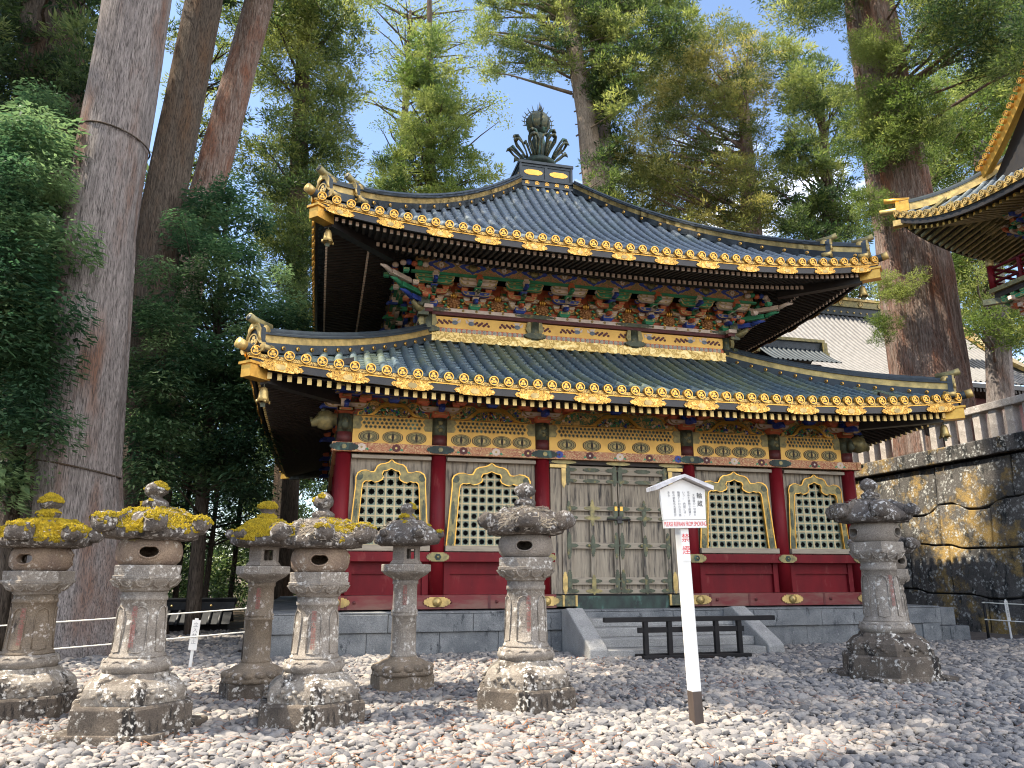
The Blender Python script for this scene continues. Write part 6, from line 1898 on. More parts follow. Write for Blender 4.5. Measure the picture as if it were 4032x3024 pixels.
TREES = {
 'hinoki_left': '-13.4,2.3,5.7,0.78,0.51;-15,2.4,8.4,0.68,0;-13.9,1.1,10.3,0.65,0.72;-13.7,2.1,3.9,0.51,0.56;-13.6,1.5,11.7,0.49,1;-15.1,2.5,11.2,0.76,0.56;-13.4,1.3,3.4,0.69,0.72;-12.9,0.7,9.6,0.51,1;-13,-0.9,6.1,0.69,0.44;-12.7,0.5,7.8,0.62,0.73;-14.4,2.7,13.4,0.46,0.55;-13.7,0.4,4.8,0.65,0.07;-13,-0.1,3.3,0.71,1;-14,1,9.1,0.72,0.29;-14.3,2,5.5,0.75,1;-14.5,1.1,9.2,0.77,0.69;-13.3,1.3,3.8,0.56,0.49;-14.9,1.3,11.3,0.8,0.69;-12.5,1,7.4,0.53,0.16;-13,-0.7,7.8,0.77,0.29;-14.8,2,8,0.5,0.48;-12.4,-0.2,4.7,0.6,0;-13.4,0.2,4.3,0.61,1;-12.7,1.3,8.3,0.71,0.55;-13.7,0.6,9.6,0.5,0.02;-12.6,1.4,6.6,0.57,1;-14.9,1.7,10.2,0.75,0.27;-13,1.9,6.1,0.72,0.89;-13.2,0.2,5.5,0.62,0.6;-13.5,1.7,3.6,0.65,0.17;-13.8,-0.2,6.8,0.69,0.1;-12.7,0.7,4.8,0.68,0.66;-13.2,3.2,6.5,0.78,0.25;-14.3,2.6,4.8,0.62,0.52;-13.1,1.9,7.2,0.6,0.24;-12.4,-0.6,5.2,0.51,0.25;-13,0,6,0.69,0.5;-13.2,-0.8,9.6,0.5,0.5;-13.7,-0.4,10.2,0.46,0.31;-12.8,0.2,6.6,0.77,0.6;-14.1,-0.1,8.1,0.59,0.9;-13.9,1.1,11.9,0.57,0.86;-13.5,2.4,9.1,0.67,0.46;-13.9,2.9,7.7,0.79,0.65;-14.1,2.5,9.8,0.45,0.8;-13.9,1.4,11.6,0.76,0.75;-13.4,-0.1,7.9,0.55,0.79;-14.3,2.8,11,0.62,0.51;-14.6,2.7,10.2,0.62,0.49;-13.9,0.7,6.4,0.55,0.83;-12,-0.5,4.4,0.64,0.46;-13,0.2,9.9,0.5,1;-13.6,1.6,8.2,0.66,0.54;-13.4,1.2,9.9,0.57,0.42;-13.7,0.8,7.3,0.58,0.54;-14.5,0.4,9.8,0.77,0.22;-12.2,-0.5,6.8,0.72,0.26;-13,1.2,6.5,0.77,0.69;-14.3,2.2,9.2,0.52,0.41;-14.1,1.7,4.6,0.6,1;-14.1,2.6,5.3,0.5,0.24;-13.2,-0.3,8.8,0.66,0.59;-14,2.1,4.8,0.68,0.95;-14.2,2.2,13.2,0.53,0.61;-13.3,0.2,11.1,0.77,0.75;-14.3,1.3,11.3,0.47,0.83;-13.6,-0.8,8,0.47,0.18;-14,1.3,9.6,0.62,0.36;-12.3,-0.4,8.4,0.69,0.76;-13.5,0,6.8,0.71,0.84;-13.5,-0.1,10.8,0.58,0.54;-12.4,-0.3,5.9,0.68,0.39;-14.8,0.9,11.4,0.53,0.75;-12.8,-0.7,4.6,0.7,0.35;-15.4,2.2,11.8,0.69,0.57;-13.1,0.1,8.8,0.57,0.67;-13.3,0.6,9,0.5,0.73;-13.6,2,7.3,0.59,0.23;-13.2,2.3,8.4,0.45,0.03;-13.3,1,8.4,0.48,0.65;-14.3,0.2,10.6,0.58,0.65;-13.6,-0.5,9.2,0.55,0.45;-13.2,-0.9,7.2,0.77,0.15;-12.9,1.1,6.1,0.78,0.98;-13.6,0.1,5.8,0.69,0.53;-13.9,0.7,9.4,0.55,0.4;-12.4,0,5.4,0.53,0.27;-14,2.9,9.1,0.45,0.03;-13.1,-0.5,8.5,0.47,0.78;-13.7,0.1,8.2,0.47,0.38;-13,-0.6,6.9,0.56,0.79;-13.1,2.7,7.3,0.53,0.75;-14.2,0.7,7.1,0.65,0.3;-12.4,0.6,3.8,0.61,0.8;-12.8,-0.3,9.9,0.56,0.92',
 'cedar_far_left': '-14.5,4.8,17.3,0.64,0.58;-17.4,5.9,19.1,0.89,0.35;-15.3,5.1,19,0.74,0.44;-16.9,6.1,19.2,0.76,0.35;-15.5,9.2,18,0.89,0.03;-16.8,7.9,15.8,1.08,0.3;-16.6,5.9,14.6,0.67,0;-17.3,4.7,17.4,0.94,0.33;-14.3,4.1,15.3,0.63,0.44;-18.8,8.6,19.1,1.07,0.21;-16.3,5.6,17.3,0.61,0.23;-16.4,8.6,16.2,0.65,0.2;-16.8,10,19.9,1,0.32;-19,8.9,19.6,0.83,0.1;-16.2,7.7,14.8,0.65,0.46;-14.3,4.3,16.3,1.09,0.67;-15.9,6.3,14.5,0.71,0.42;-17.6,6.9,19,0.78,0.35;-18.5,9.7,20.8,1.02,0.16;-14.8,6.7,16.7,0.67,0.49;-16.9,3.6,16.6,0.96,0.1;-15.9,9.3,21.4,0.76,0.15;-15.4,6.3,15.1,0.61,0;-15.5,4.9,15.4,0.79,0.33;-17,6.4,17.6,0.95,0.4;-17.2,8.9,15.3,1.06,0.22;-15.2,5.7,16.5,0.64,0;-18.1,6.8,17.8,0.98,0.3;-15.5,8.8,20.5,0.64,0.14;-16.5,10.3,18.5,1.05,0.17;-14.8,5.3,15.7,0.86,0;-16.3,10.5,22,0.87,0.33;-17.5,7.6,19.8,1.05,0.36;-16.2,8.6,18.2,0.79,0.48;-18.2,8.2,17,0.71,0.24;-18.7,8.4,17.5,1.04,0.31;-17.7,9.4,18.7,0.75,0.09;-18.4,9.6,18.2,0.69,0.47;-16.4,8.3,17.3,0.96,0.37;-18.1,8.8,17,0.84,0.48;-16.8,4.1,17.5,0.91,0.45;-18.2,7.9,16,1.01,0.48;-14.7,4.6,13.2,0.65,0;-17.6,5.4,17.7,0.83,0.18;-17.9,6.5,17.4,0.79,0;-17.2,5.6,15.6,0.94,0;-15.7,9.1,22.3,0.96,0.37;-15,6.5,14.6,0.75,0;-14.8,6,16.4,0.77,0.35;-14.1,4.4,15.7,0.81,0.38;-16.7,3.7,16.1,0.84,0.72;-15.4,4.2,13,0.78,0.36;-16.7,6.9,18,0.63,0.33;-16.8,6.3,13.8,0.84,0.52;-16.4,6.1,19.6,0.99,0.45;-15,3.8,18,0.98,0;-17.1,6,14.8,1.09,0.61;-16.8,6.5,18.4,0.74,0.29;-16.3,3.7,15.2,0.79,0.24;-18.8,8.4,21.4,1.08,0.24;-18.2,9.5,15.9,0.62,0.27;-16.8,4.9,16.2,0.98,0.05;-18.9,9.4,18.6,0.95,0.66;-18.5,7.1,19.6,0.79,0.16;-15.1,5.4,13.6,0.88,0.56;-17.8,8,17.6,0.67,0;-14.7,4.2,13.9,0.85,0.4;-17.5,5.2,16.5,0.61,0.27;-16.4,10.3,16.5,1.09,0.61;-18.6,9.2,21.1,0.64,0;-17.5,9.6,19.9,0.75,0.48;-15.1,4.7,14,0.78,0.03;-18.5,9.5,21.5,0.73,0.36;-17.6,8.2,16.1,0.73,0.52;-16,5.1,15.3,0.73,0.04;-16,10,20.1,0.69,0.4;-16.1,9.8,19.5,0.62,0.41;-17,8.3,21,0.91,0.22;-14.1,4.5,18.4,0.94,0.24;-17.9,5.9,19,0.92,0.66',
 'hinoki_mid': '-12.3,5.9,7,0.45,0.22;-9.1,4,10.2,0.4,0.52;-8.2,3.4,8.2,0.49,0.16;-10.6,3.3,4,0.44,0.43;-10.5,5.4,7.1,0.47,0.59;-12,5.3,8.2,0.58,0;-10.5,6.5,8.3,0.62,0.23;-9.7,6.1,9.4,0.73,0.46;-11.8,6.2,9.9,0.51,0.63;-9.7,6.9,7.4,0.45,0.53;-10.8,5.7,7.1,0.5,0.25;-10.4,2.9,9,0.43,0.44;-8,6.8,6,0.6,0.22;-9.8,3,9.4,0.6,1;-10.9,5.9,12.4,0.45,0.22;-10.7,6.9,13.2,0.62,0.29;-9.5,4.5,4,0.48,0.59;-9.7,4.3,4.4,0.65,0.72;-8.6,3.3,7.5,0.42,0.38;-8.1,4.7,8.6,0.77,0.21;-10.7,3.5,5.6,0.59,0.35;-8.7,3.3,6.9,0.48,0.35;-9.2,3.4,4.8,0.68,0.07;-11.6,3.3,6.9,0.54,0.92;-11.4,3.8,5.5,0.64,0.64;-9.8,6.5,8.8,0.77,0.45;-11,6.8,9.6,0.45,0.75;-9.4,5.9,6.1,0.4,0.73;-8.4,4.6,6.7,0.74,0.42;-9.6,5.9,10.1,0.6,0.41;-9,4.9,11.6,0.4,0.12;-8.7,6.5,6.1,0.42,0.19;-11.2,5.3,5.2,0.55,0.43;-9.6,3.8,10.3,0.4,0.3;-9,4.6,8.1,0.52,0.19;-9.2,5.3,9.6,0.7,0.1;-9.2,4.7,12,0.58,0.65;-8.8,5,8.5,0.41,0.63;-9.4,5.4,5.3,0.69,0.04;-8.3,2.8,6.7,0.75,0.69;-10.8,4.1,5.9,0.47,0.49;-9.5,4.4,10.7,0.58,0.45;-10.3,5.6,5.9,0.74,0.54;-9.3,6.6,6.2,0.77,0.58;-9.5,6.6,7.2,0.69,0.22;-10.6,3.9,10.6,0.5,0.3;-11.9,6,8.1,0.55,0.06;-11.7,3.8,6.8,0.46,0.49;-11.4,2.7,8,0.4,0.53;-9.8,6.3,4.3,0.53,0.6;-12.3,5.5,7.2,0.59,0.45;-9,6.8,9.4,0.64,0.33;-10.8,6.1,9.1,0.49,0.46;-10.5,2.7,4.9,0.61,0.58;-10.2,5.8,12.5,0.56,0.91;-10.9,5.9,5.1,0.52,0.44;-10.6,5.3,12.4,0.77,0.37;-9.9,4.9,12.7,0.59,0.35;-10.8,2.7,7.8,0.67,0.56;-11.1,2.7,9.1,0.52,0.71;-11.3,5.4,11,0.58,0.4;-11.4,3.7,4.7,0.67,0;-11.7,6,10.7,0.6,0.67;-11.2,6.2,8.4,0.63,0.11;-9.7,4.5,8.9,0.45,0.62;-10,3.9,4.6,0.55,0.2;-11.9,5.5,8.7,0.42,0.27;-12.1,6.2,6,0.43,0.84;-10.6,2.6,6.1,0.58,0.69;-10.6,2.9,6.5,0.75,0.16;-10.8,6.9,5.3,0.45,0.86;-8.8,4.7,6.1,0.51,0.63;-8.1,3.9,8.9,0.65,0.76;-10.3,4.5,7,0.51,1;-9.7,4.8,10.6,0.63,0.61;-10,6.1,4.8,0.52,0.3;-10.9,2.6,4,0.6,0.83;-10.8,2.6,7.2,0.49,0.99;-11,2.5,7.7,0.45,0.47;-11,3.8,3.7,0.5,0.62;-8,6.3,5.5,0.5,0.55;-8.9,2.7,7.6,0.52,0.82;-9.1,6.8,6.5,0.62,0.06;-10.5,3.7,7.1,0.41,0.48;-11.9,6.5,9.9,0.59,0.81;-8.5,5.4,6.1,0.53,0.31;-9.4,6.2,5.2,0.52,0.65;-9.7,2.6,9.8,0.52,0.53;-9.2,3.9,7.2,0.69,0.69;-10.8,2.9,4.1,0.64,0.37;-10,5.4,4.9,0.68,0.06;-10,2.9,7.2,0.7,0.32;-9.7,3.9,5,0.62,0.76;-9.5,4,6.6,0.51,0.13;-9.8,4.6,11.6,0.62,0.57;-10,2.6,9.2,0.51,0.65;-10.8,5.2,6.4,0.41,0.74;-12,6.2,10.6,0.58,0.48;-10.7,5.4,11.7,0.69,0.82;-10.5,5.9,8.1,0.78,0.44;-9.9,4,6.5,0.67,0.45;-10.8,5.2,7.1,0.67,0.89;-8.9,3.7,6.1,0.65,0.3;-10.2,5.9,13,0.49,0.16;-10.8,6.9,8.1,0.53,0.52;-8.7,3.1,3.9,0.71,0.3;-8.4,3.4,4.8,0.59,0.22;-9.8,6.9,6.8,0.72,0.55;-10.5,6.7,4.7,0.7,0.41;-10.7,4.8,5.7,0.67,0.14;-8.8,4.9,4,0.6,0.07;-9.2,2.9,7.1,0.78,0.36;-10.6,3.5,5.1,0.67,0.8;-9.5,4.7,4.6,0.53,0.48;-8.6,4.3,4.2,0.5,0.77;-11,4.5,6.8,0.45,0.28;-11.1,2.8,5.1,0.58,0.47;-9.1,6.6,8.3,0.53,0.58;-8.2,2.7,8.3,0.5,0.47;-8.6,2.7,5,0.52,0;-10.5,4.5,7.8,0.52,0.63;-8,4.1,8.3,0.71,0.51;-10,5.6,6.7,0.61,0.79;-10.7,2.5,10.4,0.45,0.47;-9.3,3.7,9.3,0.53,0.52;-10.7,6.3,11.5,0.59,0.61;-8.2,4,7.3,0.69,0.55;-12.3,6.3,4.8,0.67,0.78;-8.4,3.7,7.1,0.49,0.59;-12,6.2,9,0.76,0.01;-11.7,6.1,4.3,0.59,0.52;-8.7,7.1,11.1,0.53,0.97;-7.9,3.1,5.8,0.51,0.26;-9.2,5.7,4.7,0.42,0.35;-10.1,3.7,8.9,0.56,0.71;-8,6.1,7.7,0.77,1;-8.9,5.4,6,0.59,0.61;-9,3.5,8.5,0.49,0.56;-10.8,3.6,8.5,0.71,0.55;-10.8,6.4,12,0.77,0.8;-11.2,3.9,6.6,0.52,0.59;-9.6,6.9,9.1,0.58,0.67;-9.7,6.1,7.7,0.68,0;-11.3,3,8.2,0.41,0.4;-11.9,3.7,6.2,0.57,0.27;-9.3,3.2,5.9,0.73,0.41;-9.1,3.8,9.5,0.53,0.88;-7.8,4.9,6.9,0.62,0.38;-10,7,7.8,0.65,0.32;-10.2,4.6,8.8,0.55,0.52',
 'cedar_tall': '-7.9,16,18.8,0.95,0.19;-8.1,13.9,26.6,1.04,0.49;-6.8,13.9,22.9,1.06,0.71;-9.7,16.6,20.1,0.76,0.98;-7,16.2,23.7,0.78,0.59;-9.7,16.2,21.5,1.15,0.3;-7.3,15.3,20.2,0.76,0.37;-7.3,13.5,22.5,0.7,0.29;-7.4,17.4,23.5,0.8,0.93;-8.9,16.6,19,0.86,0.63;-7.8,17.7,18.1,0.72,0.54;-7.3,18.2,21.7,0.8,0.46;-7.6,17.5,30.5,0.69,0.68;-9.5,15.7,15.7,1.05,0.45;-9.7,17.6,17.2,1.01,0.76;-9.5,17.7,19.8,0.96,0.66;-10.6,16.2,26.6,0.63,0.98;-9.4,13.5,20.7,0.94,0.46;-7.8,17.2,22.8,0.95,0.35;-7.5,17.4,22.4,0.66,1;-6.7,17.8,31.9,0.97,0.97;-9.4,17,28.9,1.03,0.35;-8.6,15.5,15.9,0.73,0.62;-10.5,16.7,27.1,0.83,0.13;-9.3,14.2,19.7,0.73,0.65;-8.2,17.7,24.6,0.69,0.78;-9.5,14.7,27.2,1.19,0.46;-8.9,18.1,18.5,1.02,0.71;-10.3,14.8,24.9,0.7,0.87;-7.2,14.7,21.4,0.75,0.67;-9,15.8,28.6,0.75,0.7;-6.9,17.6,27.3,1.17,0.77;-8.3,17,26.8,0.82,0.49;-9,14.5,28.2,0.85,0.31;-7,16.3,20,1.2,0.87;-7.9,14.8,20.3,1,0;-6.1,13.6,27.9,0.8,0.63;-9.9,14.4,26.9,0.68,0.89;-10.4,16.2,27.2,0.68,0.97;-7.1,15.4,25.7,0.83,0.06;-8.4,16.4,18.2,0.65,1;-9.9,17.1,21.6,0.74,0.58;-8.7,17.9,24.8,0.96,0.87;-9.7,15.7,24.3,0.7,0.49;-8.9,16,21.4,0.71,0.65;-8,14.2,21.3,0.87,0.8;-9.5,16.3,26.4,0.93,0.21;-9.4,15.2,22.1,0.98,0.79;-8,16.6,21.9,0.75,0.38;-9.1,13.9,15.3,1.01,0.56;-8.7,14.1,24.8,1.17,0.93;-7.2,18.3,25.7,0.96,0.93;-7.4,13.7,26.1,1.19,0.31;-10.7,18,20.2,1.07,0.51;-8.6,14,27.2,1.17,0.26;-10.7,16.5,28.3,0.86,0.37;-7,15.7,23.4,0.84,0.63;-8.6,15.6,24.6,1.18,0.63;-8.9,17.9,17.6,0.64,0.43;-7.7,15.6,24,0.93,0.85;-6.2,17.3,27.6,0.84,0.25;-9.7,16,17.8,0.74,0.85;-7.4,16.7,26.6,0.97,0.36;-8.8,15.1,19.3,1.07,0.15;-9.6,14.8,26.2,0.68,0.94;-9.1,17.6,27.4,1.11,0.59;-8.5,14.3,26.6,0.84,0.84;-10.8,16.1,27.4,0.78,1;-10.9,14.6,24.1,0.86,0.19;-6.4,13.8,26,0.61,0.32;-8.4,15.8,20.1,0.82,0.99;-9.4,17.9,31,1.04,0.75;-9.7,14.1,16.6,0.68,0.7;-9.6,16.8,24.4,0.78,0;-10,17.6,16.6,1.2,0.9;-10,15.3,26.1,0.7,0.93;-10.8,17.3,27.1,0.95,0.4;-6.6,17,21.6,0.92,0.63;-8.4,16.4,23.3,0.97,0.84;-8,17.7,17.4,1.07,0.51;-9.8,14.5,21.3,0.72,0.11;-9.1,14.1,27.9,0.99,0.51;-8,16.5,28,1.07,0.31;-6.6,16.1,21.8,0.6,0.55;-7.8,17.6,20.6,0.98,0.88;-8.3,17.8,30.8,1.17,0.6;-7.3,16,28.5,0.81,0.33;-8.5,13.6,23.7,0.86,0.59;-9.4,13.3,25.7,1.18,0.77;-9.1,15.3,27.5,0.9,0.93;-11.3,16.5,25.2,1.11,0.71;-7.8,15.7,26.8,0.8,0.17;-7.9,15.8,17.8,0.72,0.63;-7.5,14.3,24.8,0.83,0.5;-8.3,15.8,19.3,0.84,0.59;-8,16.7,26.3,0.85,0.5;-8.3,17.3,19.2,1.11,0.31;-10.1,13.8,25.6,1.08,0.68;-9.7,14.2,15.5,0.74,0.82;-7.5,13.5,18.1,0.95,0.21;-9.7,15.5,28.8,0.62,0.51;-8.5,17.4,28.1,0.88,0.55;-8.1,15.6,20.9,0.74,0;-8.8,15.4,28.3,0.81,0.61;-10.1,16.2,24,1.06,1;-8.9,15.1,26.4,0.94,1;-8.8,17.4,23.1,1.03,0.49;-9.2,16.8,27.6,0.78,0.56;-7.9,14,15.9,0.95,0.81;-10.3,13.2,25.6,1.04,0.11;-6.7,14.8,29.1,0.76,0.87;-9.9,14.4,28,0.8,0.23;-9.7,14.6,15.8,0.92,0.69;-7,14.7,20.8,0.84,0.86;-6.5,15.6,24.1,0.7,0.7;-7.1,15.2,23.3,1.06,0.55;-9.1,14.6,26.8,0.95,0.7;-9.3,13.6,27,1.15,0.71;-10.2,14.2,23.7,0.73,0.48;-7,15.7,29.1,0.68,0.73;-9.8,13.5,17.6,1.07,0;-8.9,14.6,16.1,1.04,0.36;-8.3,14,22.1,0.93,0.59;-7.9,15,18.9,0.97,0.7;-9.3,14.1,17.2,0.77,0.93;-10.9,15.7,24.7,0.74,1;-9.6,15.2,25.8,1.1,1;-8.6,18.2,29,0.97,0.72;-7.5,17.7,21.7,0.79,1;-7.6,14.9,17.6,0.82,0.77;-7.5,13.5,20,0.94,0.45;-8.2,13.4,15.5,1.14,0.35;-8.6,17.4,21.9,0.73,0.08;-9.9,17.5,19.3,0.74,0.24;-8.9,14.6,16.7,1.07,0.48;-9.3,18,29.2,0.69,0.64;-9.3,14.2,18.1,0.61,0.62;-10.2,16.3,29.3,0.79,0.72;-7.2,16.1,25,0.71,0.87;-7.8,15.2,22.3,1.05,0.16;-8.7,16.8,24.4,0.71,0.36;-8.9,13.4,17.5,1.15,0.09;-10.5,17.1,21.2,0.77,0.68;-11.1,17.6,25.7,0.77,1;-6.6,16.9,28.2,1.15,0.89;-10,13.8,19.2,0.8,0.26;-9,18.1,19.7,0.9,0.43;-9.3,17.9,21.6,0.61,1;-8,17.2,24.4,0.87,1;-10.6,16.9,24.8,0.99,0.54;-9.4,17.9,19,1.01,0.58;-7,13.8,26.9,0.98,1;-10.3,14.1,24.8,0.66,0.76;-5.9,17.4,31.3,0.95,0.74;-10.3,16.5,20.3,1.02,1;-10.2,16.3,27.6,0.78,0.19;-8.1,17.7,26.2,0.73,0.28;-8.4,14.3,20.2,1.16,0.29;-7.3,17.9,31.4,1.1,0.52;-8.8,18,31.2,0.65,0.22;-10.1,14.6,23.3,0.61,0.38;-9.6,16.6,20.9,1.07,0.75;-7.8,17.8,26.6,0.85,0.79;-7.3,14,21.6,0.9,0.38;-6.8,16,20.7,0.91,0.58',
 'cedar_tall_low': '-8.1,14.6,14.3,0.94,0.06;-7.7,14,12,0.84,0.51;-8.4,13.5,13,0.68,0.31;-7.9,15.1,14.7,0.78,0.65;-8.4,14.3,14.9,0.98,0.38;-8.5,15,13.3,0.84,0.23;-7.8,15.8,16.3,0.7,0.45;-8.3,15,12.5,0.99,0.38;-9.1,14.9,14.5,0.84,0.22;-8,15.7,16.6,0.6,0.08;-8,14.1,13.1,0.64,0.29;-8.2,13.8,12,0.85,0.58;-7.6,15.5,15,0.77,0.15;-7.9,16.2,16.7,0.86,0.29;-8.2,14.6,13.5,0.98,0.79;-9.1,15.3,13.9,0.67,0.24;-7.6,13.6,12.3,0.72,0.13;-7.5,15.8,15.6,0.83,0;-8.7,13.5,14.7,0.61,0.21;-9,13.6,14.3,0.68,0.34;-7.7,15.9,12.2,0.9,0.43;-8.3,16,15.3,0.71,0.17;-7.5,14.3,15.2,0.9,0.17;-9,15.7,14.2,0.79,0.24;-8.6,16,16.2,0.84,0.2;-8,13.8,14.2,0.74,0.13;-7.8,14.8,12.1,0.86,0.57;-8.9,14,12.7,0.65,0.18;-8.7,14.6,13.7,0.77,0.27;-8,14.5,12.6,0.65,0.33',
 'between': '-11.8,15.8,20.1,0.98,0.31;-14,13.5,23.9,0.55,0.82;-12.3,14.5,19.8,0.93,0.52;-12.4,14.6,22.4,0.97,0.23;-11.6,13.7,23.9,0.57,0.79;-12,13.3,23.8,0.67,0.73;-13.1,14.3,16.3,0.79,0.34;-13,17.5,26,0.62,0.5;-11.1,13,24,0.72,0.86;-13.5,14.5,20.4,0.83,0.26;-14.7,18.4,27.9,0.52,0.72;-13.3,15.6,20.4,0.58,0.75;-14,13.1,23.8,0.76,0.24;-13.9,18,17.4,0.74,0.19;-12.1,16.6,28.5,0.86,0.72;-14.4,17.6,23.2,0.9,0.57;-13.8,15.8,28.3,0.6,0.38;-14,16.5,23.2,0.97,1;-11.8,13.5,25.1,0.67,0.3;-12.3,13.4,19.7,0.82,0.94;-11.6,16.4,22.3,0.95,0.22;-11.2,19,30.5,0.58,0.23;-11.2,14.7,23.1,0.59,0.66;-13.8,15.8,16.9,0.93,0.65;-13.1,13.3,14.9,0.76,0.64;-13,13.2,17.8,0.93,0.42;-11.5,17.6,22,0.57,0.76;-12.7,15.5,17,0.52,0.24;-12.2,16.2,28.7,0.61,0.28;-11.3,15.1,19.3,0.61,0.72;-12.1,13.3,26.3,0.82,0.65;-14.2,14.8,25.9,0.51,0.14;-11.9,14,19.9,0.81,0.09;-12.2,16.3,27.7,0.83,0.64;-14.2,15.6,22.8,0.64,0.76;-13.2,18.6,19.1,0.92,0.67;-11.9,13,18.3,0.86,0.69;-13,18.4,29.3,0.71,0.31;-13.6,17.8,26.8,0.98,0.24;-13.5,16.3,18.8,0.92,0.74;-10.8,16.8,29.7,0.69,0.74;-10.9,14.5,19.6,0.96,0.72;-12.7,18.4,21.5,0.72,0.25;-13.7,12.8,22.8,0.92,1;-14.5,17.2,17.3,0.99,0.97;-11.4,17.4,28.2,0.99,0.9;-13.2,18.1,23.9,0.82,1;-13.9,17.9,29.6,0.88,0.5;-13.7,14.1,17.7,0.72,0.62;-12.7,17,19.1,0.93,0.65;-13.7,17,18.1,0.56,1;-12.5,13.2,25.5,0.93,0.61;-12,14,23.7,0.54,0.57;-14,14.3,16.1,0.58,0.31;-12.4,15.9,23.4,0.73,0.32;-14,15.2,22,0.73,0.49;-13.7,18.2,20.9,0.58,0;-13.5,17,22,0.63,0.82;-11.7,17.5,20.3,0.83,0.36;-13.4,16.3,16.4,0.75,0.11;-11.9,14.3,22.7,0.96,0.62;-11.7,13.4,20.1,0.64,0.82',
 'conifer_light': '-2.6,18.3,29.3,1.04,0.36;-1.8,21.7,22.5,0.75,0.72;-2,21.3,30.3,0.62,0.56;-0.6,19.5,22.2,0.72,0.77;0.1,18.9,22.1,0.65,0.55;-1.7,20.6,28.9,0.6,0.55;-1.8,18.6,23,0.71,0.53;-2.8,21.6,28.9,0.8,0.25;-3.5,19.9,29.7,0.72,0.97;-2.2,21.8,23.1,1.03,0.67;-3.9,19.5,20.5,0.85,0.26;-3.2,18.9,23.3,0.93,0.8;-0.3,20.8,24.9,1,0.65;-4.1,18.5,20.7,0.98,0.07;-0.9,20.2,25.1,0.98,0.42;0.8,19.2,22.4,0.67,1;-2.2,20.7,27.8,0.59,0.59;-1.9,19.5,22.8,0.99,0.73;-2.2,19.3,21,0.71,0.85;-1.5,19.9,21.4,0.93,1;-0.2,19.9,21.4,1,0.25;-4.1,19.3,23.1,0.56,0.81;-2.6,20.1,29.2,0.55,0.46;-3,21.1,25.5,0.79,0.69;-2.7,20.5,28.9,0.92,0.63;-0.8,18.1,24.6,0.72,0.75;0.8,20.1,23.1,1.05,1;0.1,20.4,21.8,0.89,0.6;-4.7,21.4,22.3,0.99,0.61;-1.3,21.4,27.4,0.85,0.42;-2.6,21.2,24.5,0.87,0.37;-2,19,30,0.62,0.89;-2.1,21.1,31.4,0.85,0.87;-0.4,21.4,27.7,1.01,0.92;-1.5,18.6,22.3,0.92,0.49;-2.7,19.6,28.8,0.63,0.23;-3.5,21.3,25.7,0.86,0.71;-3.5,20.9,28.7,0.74,0.8;-3.9,20.5,21.4,1.01,0.51;-4.9,18.3,20.5,0.59,0.67;-1.8,18.1,26,0.72,0.49;-3.1,20.1,29,0.99,0.54;-1.4,21.2,24.2,0.56,1;-2.1,21.5,28.1,0.68,0.89;-2.2,20.8,23.4,0.58,0.59;-1.3,21.5,28.5,0.81,1;-2.3,19.3,27.6,0.76,0.18;-0.8,19,21.1,0.56,0.14;-4.4,18.6,21.5,0.93,1;-2.3,19.9,31.3,0.77,0.59;-1.3,19.5,27.4,0.98,0.68;-4.3,19.8,23,0.83,0.44;-2.2,19.2,30.7,0.59,0.33;-2.1,20.8,29,0.96,0.63;-0.5,17.9,20.2,0.63,0.45;-3.1,20.9,28.9,0.75,0.28;-0.4,21.6,26.7,0.99,0.86;-2,20.5,24.4,0.64,0.43;-1.9,19.9,26.7,0.79,0.28;-3.4,21.3,23.2,0.72,0.6;-1.5,18.1,20.2,0.82,0.81;-1.6,18.2,20.7,0.97,0.58;-1.7,19.2,21.9,0.56,0.47;-4.2,19.2,22,0.84,0.45;-4.1,20.5,22.8,0.59,0.43;-3.2,18.3,30.1,0.61,0.94;-3.3,21.7,23.6,0.75,0.59;-0.7,20.8,22.6,0.57,0.15;0.1,20,23.6,0.57,0.65;-2,18.4,24.1,0.97,0.63;-2.9,20.4,30.5,0.68,0.66;-1.1,19.6,24.2,0.63,0.79;-1.6,20.5,31.7,0.97,0.79;-2.5,20,21.2,0.92,1;-2.6,19.4,26.2,0.65,1;-2.6,18.2,25.7,0.81,1;-3.6,20.7,21.9,0.69,0.79;-1.1,20.8,24.2,0.66,0.34;0.4,20.6,24.3,0.92,0.69;-3.7,18.2,24.3,0.72,1;-1.6,20.7,22.1,1,0.76;-1.5,17.9,27.7,0.9,1;-3.9,21.8,22.8,0.79,0.61;-3.7,19.6,28.3,0.92,0.43;-3,20.7,23.8,1.01,0.05;-3.1,18.9,24.8,0.65,0.26;-2.9,21.7,23.2,0.78,0.49;-1.5,21.9,28,0.89,0.8;-3.1,20,25.3,1.03,0.8;-3.8,18.3,26,0.68,1;-3.4,20.7,29.1,0.61,0.51;-2.1,18.7,24.4,0.68,0.91;-0.6,18.4,20.4,0.59,1;-4.8,18.2,21.9,0.65,0.02;-0.6,19.8,23.7,0.85,0.46;-3.2,19,24.1,0.94,0.51;-1.7,19.5,26.6,0.56,0.43;-4.5,21.3,21.4,1.03,0.77;-3.7,21,24.6,0.67,0.29;-1.7,18.9,25.1,0.68,0.4;-3.4,19.8,25.9,0.65,1;-0.6,20.6,27.5,0.91,0.89;-0.9,21.1,27.4,0.72,0.43;-1.2,19.8,26.5,0.73,0.9;-2.4,19.3,26.7,0.95,0.65;-2.7,20,24.2,0.94,0.92;-2.2,19.8,26.4,0.87,0.69;-3.3,21.9,29.6,0.86,0.81;-1.3,20.2,25.3,0.57,0.27;-1.8,19.4,24,0.74,0.35',
